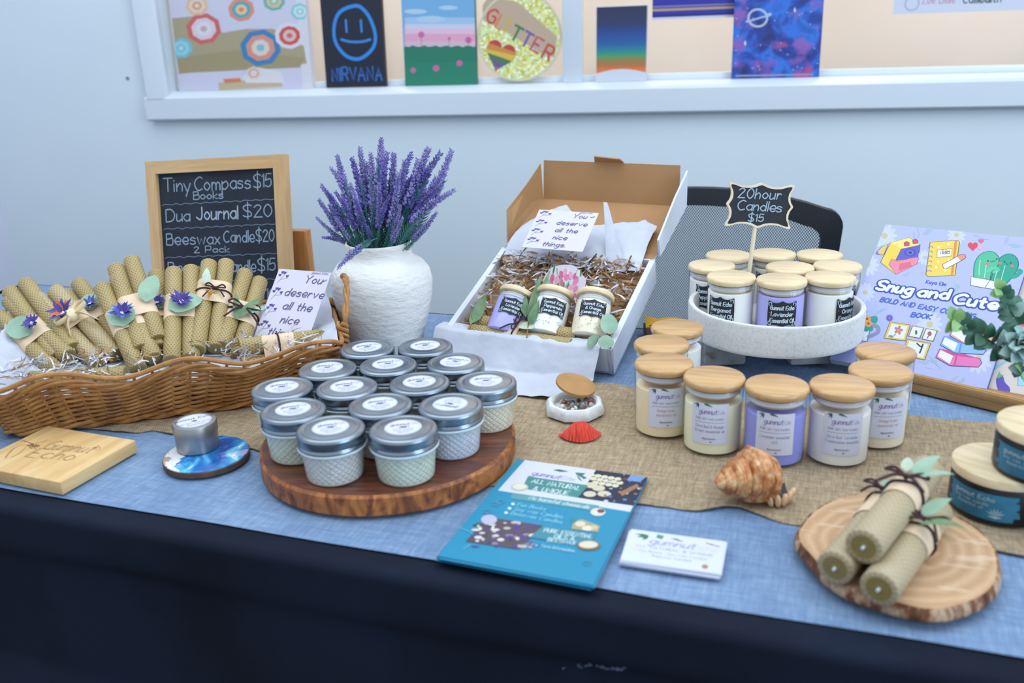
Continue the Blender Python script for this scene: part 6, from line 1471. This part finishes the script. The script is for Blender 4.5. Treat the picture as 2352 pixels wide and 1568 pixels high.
cTL, cTR, cBL = at(1450, 1214, cz + .006), at(1648, 1240, cz + .006), at(1419, 1270, cz + .006); cex = (cTR - cTL).normalized(); ca_ = math.atan2(cex.y, cex.x); cc_ = cTL + cex * CWd / 2 + Vector((cex.y, -cex.x, 0)) * CHt / 2
cm = Matrix.Translation((cc_.x, cc_.y, 0)) @ Matrix.Rotation(ca_, 4, 'Z')
m_bc = new('white_card_stock', '#cbcfdf', .5)
for k in range(12):
    mb = MB(); bend = lambda x: .0008 * (x / CWd * 2) ** 2
    top_ = k == 11; mb.box((0, 0, 0), (CWd, CHt, .0004), m_bc)
    if top_:
        p = Print()
        p.text('gumnut', -.0235, .0065, .0095, .0011, '#9a90cf', .2, .2); p.text('Echo', .013, .0065, .0085, .0006, '#cfcade', .2, .2)
        p.fill([(-.006, .020), (.0, .0205), (.0075, .0165), (.001, .0175)], '#2f7a62')
        for a in (185, 215, 250): q = math.radians(a); p.fill([(-.026, .020), (-.026 + .006 * math.cos(q - .35), .020 + .006 * math.sin(q - .35)), (-.026 + .013 * math.cos(q), .020 + .010 * math.sin(q)), (-.026 + .006 * math.cos(q + .35), .020 + .006 * math.sin(q + .35))], '#2f7a62')
        p.fill([(-.018, .024), (-.012, .0225), (-.013, .016), (-.019, .018)], '#5b9a7c'); p.stroke([(.027, .020), (.039, .0165)], .0012, '#8a6a74'); p.fill(circ(.032, .0185, .0012), '#b65a5a')
        p.text('ALL NATURAL & UNIQUE', 0, -.0015, .0036, .0005, '#9a94b4', 0, .35, 'c'); p.text('Fun Books . Soy Wax Candles', .0, -.0085, .0028, .0004, '#b0acc4', 0, .3, 'c'); p.text('Beeswax Candles', .0, -.0145, .0028, .0004, '#b0acc4', 0, .3, 'c'); p.fill(circ(.030, -.019, .0028, .0034), '#b88a5a'); p.fill(circ(-.033, -.004, .004, .004, 10), '#e6dcec')
        p.emit(mb, (0, 0, .0002), (1, 0, 0), (0, 1, 0), (0, 0, 1), eps=.00006, off=.00006)
    o = mb.build('business_card', smooth=False); o.matrix_world = Matrix.Translation((0, 0, cz + .0003 + k * .00048)) @ cm @ Matrix.Translation((0 if top_ else rr.uniform(-.001, .0015), 0 if top_ else rr.uniform(-.0025, .0004), 0)) @ Matrix.Rotation(0 if top_ else rr.uniform(-.02, .03), 4, 'Z')
    tag(o, 'printed white business card on top of its stack beside the flyers' if top_ else 'white business card under the top one of the stack', 'business card', None if top_ else 'business cards in the stack')
# ================================================================= WOODEN PLAQUE, COASTER, TIN
m_plaq = wood('plaque_pine', [(.3, '#c49a5e'), (.5, '#d6b077'), (.75, '#e2c492')], (24, 3, 24), 2.2, .55, False); m_burn = pm('#8a6238')
PZ = TZ + .0165; c0, c1, c2 = at(111, 977, PZ), at(312, 1010, PZ), at(135, 1107, PZ)
pex = (c1 - c0).normalized(); pey = (c1 - c2).normalized(); pw_, ph_ = (c1 - c0).length, (c1 - c2).length
pey = (pey - pex * pey.dot(pex)).normalized(); pex.z = 0
pq = thing('wooden_plaque', 'square pine plaque engraved with a gumnut flower and the words Gumnut Echo', 'plaque', mw=frame(c1 - pex * pw_ / 2 - pey * ph_ / 2 - Vector((0, 0, PZ - TZ - .0008)), pex, pey))
mb = MB(); hz_ = PZ - TZ - .0008; mb.box((0, 0, hz_ / 2), (pw_, ph_, hz_), m_plaq, .0016)
PQI = (pq.matrix_world @ Matrix.Translation((0, 0, hz_))).inverted(); pv = lambda x, y: tuple((PQI @ at(x / 2.704, 560 + y / 2.704, PZ)).xy)
p = Print(); V = lambda *P: smooth([pv(*q) for q in P], 4)
def pt_(s, x0, y0, x1, y1, h, w_): a, b = pv(x0, y0), pv(x1, y1); p.text(s, a[0], a[1], h, w_, m_burn, fit=math.dist(a, b), rot=math.atan2(b[1] - a[1], b[0] - a[0]), slant=.1)
for dx in (0, 7): pt_('Gumnut', 255 + dx, 1270 + dx * .4, 540 + dx, 1298 + dx * .4, .022, .0006); pt_('Echo', 150 + dx, 1320 + dx * .4, 425 + dx, 1345 + dx * .4, .022, .0006)
for q in (((200, 1245), (120, 1255), (60, 1290), (30, 1330)), ((200, 1245), (130, 1215), (90, 1235)), ((205, 1240), (150, 1225), (110, 1225)), ((160, 1260), (120, 1300), (70, 1325)), ((90, 1265), (50, 1310), (35, 1330)), ((210, 1240), (260, 1230), (300, 1215)), ((580, 1265), (620, 1262), (615, 1275), (580, 1280))): p.stroke(V(*q), .0005, m_burn)
for k in range(22): a = rr.uniform(0, 6.28); x, y = 205 + 40 * rr.random() * math.cos(a), 1255 + 22 * rr.random() * math.sin(a); p.stroke(V((x - 8, y), (x, y - 6), (x + 8, y + 2)), .0005, m_burn)
p.emit(mb, (0, 0, hz_), (1, 0, 0), (0, 1, 0), (0, 0, 1), eps=.00014, off=.00004); mb.build('slab', pq, angle=25)
m_res = new('ocean_resin', '#1d7fc4', .08, Coat_Weight=.6); t = NT(m_res); v = t.co(); x = t.xyz(v); nd = t.noise(v, 26, 5, .6, 1.6); sw = t.noise(v, 17, 3, .5, 3.)
c = t.ramp(sw, [(.34, '#0e4f9e'), (.47, '#1673bd'), (.56, '#35a3d8'), (.66, '#7cc4e2'), (.69, '#eef4f6'), (.72, '#3ca4d6')]); ed = t.m('ADD', t.m('MULTIPLY', x[0], -22.), t.m('MULTIPLY', nd, .9)); c = t.mix(t.ramp(ed, [(1.02, 0.), (1.08, 1.)]) if False else t.m('GREATER_THAN', ed, 1.08), c, '#e8eaec'); c = t.mix(t.m('GREATER_THAN', ed, 1.36), c, '#b89a8c'); t.color(c)
cp = at(474, 1040, TZ + .0095); cs = thing('resin_coaster', 'round wooden coaster with a glossy blue ocean resin top', 'coaster', (cp.x, cp.y, TZ + .0010), YAW + .3)
mb = MB(); mb.lathe([(.047, 0), (.048, .001), (.048, .0066), (.0473, .0072)], 64, noisy('coaster_edge', [(.3, '#3f3026'), (.7, '#6a513c')], 70, .7), True, False); mb.build('wood_base', cs)
mb = MB(); mb.lathe([(.0473, .0070), (.0470, .0082), (.0455, .0086), (.001, .0086)], 64, m_res, False, True); mb.build('resin_top', cs)
m_tinm = noisy('brushed_tin', [(.3, '#9b9a9a'), (.7, '#acabaa')], 60, .38, metal=.9)
tp_ = at(446, 966, TZ + .0098 + .0335); tt = thing('silver_tin', 'small round silver tin candle standing on the blue resin coaster', 'tin', (tp_.x, tp_.y, TZ + .0098), lookrz(tp_, .12)); r = .0245
mb = MB(); mb.lathe([(.001, 0), (r - .002, 0), (r - .0006, .0012), (r - .0006, .024)], 60, m_tinm, True, True); mb.build('base', tt)
mb = MB(); mb.lathe([(r - .0006, .0205), (r + .0004, .0205), (r + .0004, .0318), (r - .0006, .0333), (r - .002, .0335), (.001, .0335)], 60, m_tinm, False, True); mb.build('lid', tt)
mb = MB(); mb.prism(circ(0, 0, .0195, n=40), .0335, .0337, m_paper); p = Print(); p.stroke(circ(0, 0, .0186, n=40), .0003, '#7f8894', closed=True); p.text('gumnut Echo', 0, .0045, .0052, .0006, '#5c5868', .15, .22, 'c'); p.fill([(-.004, -.001), (0, .0008), (.004, -.001), (.001, -.003)], '#8a5a4a'); p.text('PURE SOY WAX CANDLE', 0, -.0075, .0022, .0003, GREY, 0, .3, 'c'); p.text('@gumnutecho', 0, -.0125, .002, .0003, GREY, 0, .3, 'c'); p.emit(mb, (0, 0, .0337), (1, 0, 0), (0, 1, 0), (0, 0, 1)); mb.build('lid_label', tt, smooth=False)
# ================================================================= PAINTINGS ON THE WINDOW SILL
def canvas(name, label, bl, br, height, off=-.012, lean=.02, th=.016, side='#e3e1e6', cat='painting', zfix=None):
    """a canvas standing on the sill: bl, br are its lower corners as seen, it leans back by lean"""
    a, b = onw(*bl, off)[0], onw(*br, off)[0]; z = ZL + .0006 if zfix is None else zfix
    o = wp(a, z, off); up = (WZ * height - WN * lean).normalized(); t = thing(name, label, cat, mw=frame(o, WX, up)); wd = b - a
    I = t.matrix_world.inverted(); n = WX.cross(up)
    uv = lambda x, y: (lambda q: (max(0, min(wd, q.x)), max(0, min(height, q.y))))(I @ plane_hit(x, y, o, n))
    mb = MB(); mb.box((wd / 2, height / 2, -th / 2 - .0002), (wd, height, th), pm(side) if isinstance(side, str) else side, .001)
    return t, mb, uv, wd, height
def finish(p, mb, t, name='canvas'): p.emit(mb, (0, 0, 0), (1, 0, 0), (0, 1, 0), (0, 0, 1), eps=.0003); mb.build(name, t, smooth=False)
c1 = lambda uv: (lambda x, y: uv(300 + x / 2.2615, y / 2.2615)); c2_ = lambda uv: (lambda x, y: uv(1300 + x / 2.236, y / 2.236))
# beach
t, mb, uv, wd, H = canvas('beach_painting', 'painting of colourful beach umbrellas at the left end of the window sill', (412, 206), (718, 203), .40, -.012, .025, .03)
u = c1(uv); p = Print(); p.rect(0, 0, wd, H, '#d9d6e8'); p.rect(wd * .93, 0, wd, H, '#e3e2e8'); rr = random.Random(2)
p.fill([u(215, 95), u(330, 85), u(480, 170), u(600, 150), u(740, 150), u(900, 240), u(915, 330), u(780, 350), u(560, 350), u(250, 385)], '#b5a684'); p.fill([u(240, 300), u(560, 260), u(900, 300), u(880, 350), u(260, 380)], '#ab9c74')
p.fill([u(455, 430), u(780, 400), u(790, 450), u(460, 470)], '#cbb994'); p.fill([u(580, 400), u(660, 350), u(780, 370), u(800, 430), u(600, 430)], '#e9e4e6'); p.fill([u(480, 410), u(570, 405), u(575, 425), u(490, 432)], '#e2825e')
def umb(x, y, r, cs, n=8, sq=.9):
    c = u(x, y)
    for rr_, k in ((1., 0), (.72, 1), (.45, 2), (.2, 3)):
        P = [u(x + r * rr_ * math.cos(2 * PI * i / n + .2), y + r * sq * rr_ * math.sin(2 * PI * i / n + .2)) for i in range(n)]; p.fill(P, cs[k % len(cs)])
umb(380, 150, 92, ['#d96a66', '#e9d4dc', '#e6e4ee', '#d9b0b4']); umb(675, 248, 108, ['#3f86bd', '#e49a86', '#ead9cf', '#8cc4d8']); umb(826, 185, 78, ['#e8e2ea', '#d9564e', '#eac6c4', '#dd7068'], 10); umb(262, 250, 62, ['#7cc6d8', '#a5dbe4', '#86cedc', '#bfe6ea'], 7); umb(345, 30, 60, ['#f0c49a', '#eddccb', '#e9a877', '#efe3da'], 7); umb(575, 50, 70, ['#e8967c', '#5cadb8', '#ecd1a4', '#e58a72'], 8); umb(745, 5, 58, ['#68b8ac', '#e6c98f', '#8fc9c0', '#e9e2d4'], 8); umb(880, 60, 50, ['#8ed0d8', '#d7ecec', '#9fd8dc', '#e9f0f0'], 7); umb(640, 420 - 40, 40, ['#e9d9d2', '#e4ad92', '#efe6e2', '#e8d2c6'], 7)
finish(p, mb, t)
# dark canvas with a plain blue ring face and the painted word
t, mb, uv, wd, H = canvas('dark_canvas', 'black canvas with a bright blue ring drawing and a scrawled blue word', (750, 201), (886, 199), .36, -.010, .02, .02, '#101828')
u = c1(uv); p = Print(); p.rect(0, 0, wd, H, '#111a30'); BLU = '#2f8fe6'
p.stroke(smooth([u(*q) for q in ((1170, 30), (1090, 60), (1058, 130), (1065, 220), (1120, 290), (1190, 305), (1255, 255), (1272, 190), (1250, 110), (1215, 55), (1170, 30))], 5), .0095, BLU)
for x in (1118, 1196): p.stroke([u(x, 105), u(x + 4, 165)], .006, BLU)
p.stroke(smooth([u(*q) for q in ((1095, 205), (1130, 215), (1170, 218), (1210, 215), (1245, 205))]), .0065, BLU)
a, b = u(1048, 420), u(1305, 420); p.text('NIRVANA', a[0], a[1], .034, .0045, '#2a74c8', fit=math.dist(a, b), sp=.3, jit=.05); finish(p, mb, t)
# meadow
t, mb, uv, wd, H = canvas('meadow_painting', 'small canvas of a green meadow with pink flowers under a blue sky', (931, 197), (1095, 194), .30, -.008, .02, .02, '#2a6f6a')
u = c1(uv); p = Print(); p.rect(0, 0, wd, H, '#7ab4e0')
for y0, y1, c in ((125, 90, '#a9cbe8'), (150, 125, '#d6d6ea'), (175, 150, '#eec6dc'), (215, 175, '#edaec8'), (245, 215, '#e3bfd2')): p.fill([u(1425, y0), u(1815, y0), u(1815, y1), u(1425, y1)], c)
for x, y, r in ((1480, 60, 60), (1650, 40, 50), (1560, 100, 80)): p.fill([u(x + r * math.cos(a), y + r * .22 * math.sin(a)) for a in [2 * PI * i / 12 for i in range(12)]], '#b9d6ee')
p.fill([u(1420, 250 + 4 * math.sin(0))] + [u(1425 + 20 * i, 240 + 5 * math.sin(i * 2.2)) for i in range(20)] + [u(1815, 450), u(1420, 450)], '#1f7f62'); p.fill([u(1425, 330), u(1800, 320), u(1800, 440), u(1425, 445)], '#22866a')
for x, y, r in ((1510, 180, 17), (1755, 208, 18), (1468, 365, 14), (1587, 355, 17), (1708, 328, 16), (1655, 200, 8)): p.fill([u(x + r * math.cos(a), y + r * math.sin(a)) for a in [2 * PI * i / 8 for i in range(8)]], '#d96aa6'); 
for x in (1510, 1655, 1755): p.stroke([u(x, 195), u(x, 245)], .0012, '#3a6a56')
finish(p, mb, t)
# glitter disc
gu, gz = onw(1192, 84, -.022); gr = onw(1290, 84, -.022)[0] - gu; gz = max(gz, ZL + gr + .0006); m_glit = new('glitter_resin', '#d8d86a', .2, Coat_Weight=.5); tt_ = NT(m_glit); vo = tt_.n('ShaderNodeTexVoronoi'); vo.inputs['Scale'].default_value = 190; tt_.l(tt_.co(), vo.inputs['Vector']); hs = tt_.n('ShaderNodeSeparateColor'); tt_.l(vo.outputs['Color'], hs.inputs[0]); tt_.color(tt_.ramp(hs.outputs[0], [(.1, '#b8b34a'), (.35, '#e6e08a'), (.6, '#c8c46a'), (.75, '#e9f0c0'), (.85, '#9ad0b0'), (.93, '#f3f0e6')]))
t = thing('glitter_disc', 'round glitter-filled resin disc reading GLITTER with a rainbow heart', 'ornament', mw=frame(wp(gu, gz, -.022), WX, (WZ * 1 - WN * .12).normalized())); mb = MB(); mb.lathe([(.001, -.008), (gr - .001, -.008), (gr, -.007), (gr, -.001), (gr - .001, 0), (.001, 0)], 64, m_glit); mb.lathe([(gr - .0055, .0), (gr - .0055, .001), (gr, .001), (gr, -.001)], 64, new('clear_rim', '#c9c2a6', .15), False, False)
I = t.matrix_world.inverted(); o_ = wp(gu, gz, -.022); n_ = WX.cross((WZ - WN * .12).normalized())
u = lambda x, y: tuple((I @ plane_hit(300 + x / 2.2615, y / 2.2615, o_, n_)).xy)
p = Print(); p.fill([u(1828, 30), u(1860, -20), u(2010, 10), u(2215, 190), u(2200, 300), u(2120, 270), u(1960, 170), u(1830, 100)], '#c7ad92')
for ch, x, y, c in (('G', 1845, 105, '#cf4a3c'), ('L', 1893, 140, '#dd8a42'), ('I', 1942, 160, '#d8b33e'), ('T', 1968, 195, '#3f7a52'), ('T', 2022, 225, '#7a5aa6'), ('E', 2078, 255, '#c9506a'), ('R', 2135, 295, '#cc4a3e')): a = u(x, y); p.text(ch, a[0], a[1], .036, .0062, c, rot=-.52, sx=.62 if ch == 'L' else .85)
HP = [(1920 + 5.1 * 16 * math.sin(a) ** 3 * math.cos(.45) - (-5.4 * (13 * math.cos(a) - 5 * math.cos(2 * a) - 2 * math.cos(3 * a) - math.cos(4 * a))) * math.sin(.3) , 285 - 5.4 * (13 * math.cos(a) - 5 * math.cos(2 * a) - 2 * math.cos(3 * a) - math.cos(4 * a)) + 1.6 * 16 * math.sin(a) ** 3) for a in [2 * PI * i / 40 for i in range(40)]]
p.fill([u(*q) for q in HP], '#c8423a')
for k, c in enumerate(('#dd8a42', '#e3c04a', '#4f7a5a', '#6a5a9a', '#c46a56')):
    yc = lambda x: 235 + k * 27 + (x - 1920) * .30
    P = [q for q in HP if q[1] >= yc(q[0])]
    if len(P) > 4: p.fill([u(*q) for q in P], c)
p.emit(mb, (0, 0, .0002), (1, 0, 0), (0, 1, 0), (0, 0, 1), eps=.0003); mb.build('disc', t, angle=30)
# rainbow gradient canvas
t, mb, uv, wd, H = canvas('gradient_canvas', 'small canvas fading from navy through green to orange over a white base', (1368, 183), (1485, 181), .2, -.004, .015, .018)
H = uv(1420, 13)[1]; mb = MB(); mb.box((wd / 2, H / 2, -.0092), (wd, H, .018), pm('#e3e1e6'), .001); u = c2_(uv); m_gr = new('gradient_paint', '#203060', .5); tt_ = NT(m_gr); xx = tt_.xyz(tt_.co()); f_ = tt_.m('ADD', tt_.m('DIVIDE', xx[1], H), tt_.m('MULTIPLY', tt_.noise(tt_.co((2, 14, 1)), 9, 3), .05)); tt_.color(tt_.ramp(f_, [(.18, '#d8733a'), (.24, '#b06a3c'), (.31, '#8a7a44'), (.37, '#3f9460'), (.43, '#1f7f86'), (.52, '#1b5a94'), (.68, '#1b3f84'), (.78, '#22305c'), (.95, '#222c4c')]))
p = Print(); p.rect(0.002, 0.002, wd - .002, H - .002, m_gr); p.fill([(0, 0), (wd, 0), (wd, H * .11)] + [(wd * (1 - i / 10), H * (.11 + .055 * math.sin(PI * i / 10))) for i in range(11)], '#dfe2ee'); finish(p, mb, t)
# galaxy canvas
t, mb, uv, wd, H = canvas('galaxy_canvas', 'tall canvas of a blue and purple galaxy with a ringed planet', (1680, 177), (1881, 175), .42, -.004, .03, .018, '#131a3a')
u = c2_(uv); m_ga = new('galaxy_paint', '#1b2f7a', .5); tt_ = NT(m_ga); v = tt_.co(); n1 = tt_.noise(v, 13, 5, .55, .6); n2 = tt_.noise(tt_.co((1, 1, 1)), 9, 3, .5, .4); vv = tt_.n('ShaderNodeVectorMath', operation='ADD'); tt_.l(v, vv.inputs[0]); vv.inputs[1].default_value = (3, 5, 1); n3 = tt_.noise(vv.outputs[0], 15, 4)
cg = tt_.ramp(n1, [(.32, '#171a4a'), (.45, '#1d3f9a'), (.55, '#2a6fd0'), (.68, '#1b3a8c')]); cg = tt_.mix(tt_.ramp(n3, [(.52, 0.), (.64, .85)]), cg, '#8a5aa8'); cg = tt_.mix(tt_.ramp(n2, [(.58, 0.), (.68, .9)]), cg, '#c8406a'); tt_.color(cg)
p = Print(); p.rect(0, 0, wd, H, m_ga); rr = random.Random(5)
p.stroke([u(985 + 48 * math.cos(a), 92 + 44 * math.sin(a)) for a in [2 * PI * i / 30 for i in range(31)]], .0055, '#b9c9e6'); p.stroke(smooth([u(*q) for q in ((935, 105), (925, 112), (945, 108), (1000, 90), (1045, 80), (1050, 70), (1030, 75))]), .004, '#b9c9e6')
for i in range(26): x, y = rr.uniform(870, 1300), rr.uniform(20, 370); p.fill([u(x + 4 * math.cos(a), y + 4 * math.sin(a)) for a in [PI * k / 3 for k in range(6)]], '#a9bede')
for x, y in ((920, 222), (1175, 52)): p.fill([u(x - 6, y), u(x, y - 16), u(x + 6, y), u(x, y + 16)], '#dfe8f6')
p.fill([u(870, 385), u(1270, 378), u(1270, 386), u(870, 394)], '#8fa0c4'); finish(p, mb, t)
# poster and notice fixed to the glass
a, b = onw(1498, 46, -.040), onw(1690, 36, -.040); wd = b[0] - a[0] + .01; H = .30
t = frame(wp(a[0], a[1], -.0405), WX * wd + WZ * (.012 * 0), WZ); mb = MB(); mb.box((wd / 2, H / 2, -.0004), (wd, H, .0008), pm('#e0dfee')); p = Print(); p.rect(0, .012, wd, H, '#3436a8'); p.rect(0, .006, wd, .0125, '#2a2d8c'); p.rect(0, .021, wd, .027, '#c8a676'); p.rect(0, .030, wd, .034, '#8a86b4'); p.rect(wd * .62, .050, wd, H, '#232a5c')
p.text('VOTE MARCH 8!', .008, .054, .017, .0028, '#b9c6f0', fit=wd * .5); p.emit(mb, (0, 0, 0), (1, 0, 0), (0, 1, 0), (0, 0, 1), eps=.0003); o = mb.build('poster', smooth=False); o.matrix_world = t; tag(o, 'blue and purple voting poster on the glass behind the galaxy canvas', 'poster')
a = onw(2051, 33, -.040); wd, H = .52, .30; t = frame(wp(a[0], a[1], -.0405), WX, WZ); mb = MB(); mb.box((wd / 2, H / 2, -.0004), (wd, H, .0008), pm('#dfe4f4')); p = Print(); p.stroke(circ(.042, .024, .016, n=24), .004, '#bfc3d6', closed=True); p.text('Zoe Belle', .066, .022, .022, .0024, '#d9a9bf', fit=.075); p.text('cohealth', .160, .020, .024, .0026, '#4a4f66', fit=.085); p.text('health', .182, .020, .024, .0026, '#6a8a7a', fit=.063); p.fill(circ(.355, .026, .012), '#e3c25a'); p.fill(circ(.372, .022, .016), '#7cc4c4'); p.emit(mb, (0, 0, 0), (1, 0, 0), (0, 1, 0), (0, 0, 1), eps=.0003); o = mb.build('notice', smooth=False); o.matrix_world = t; tag(o, 'white notice with a row of small logos on the glass at the upper right', 'notice')
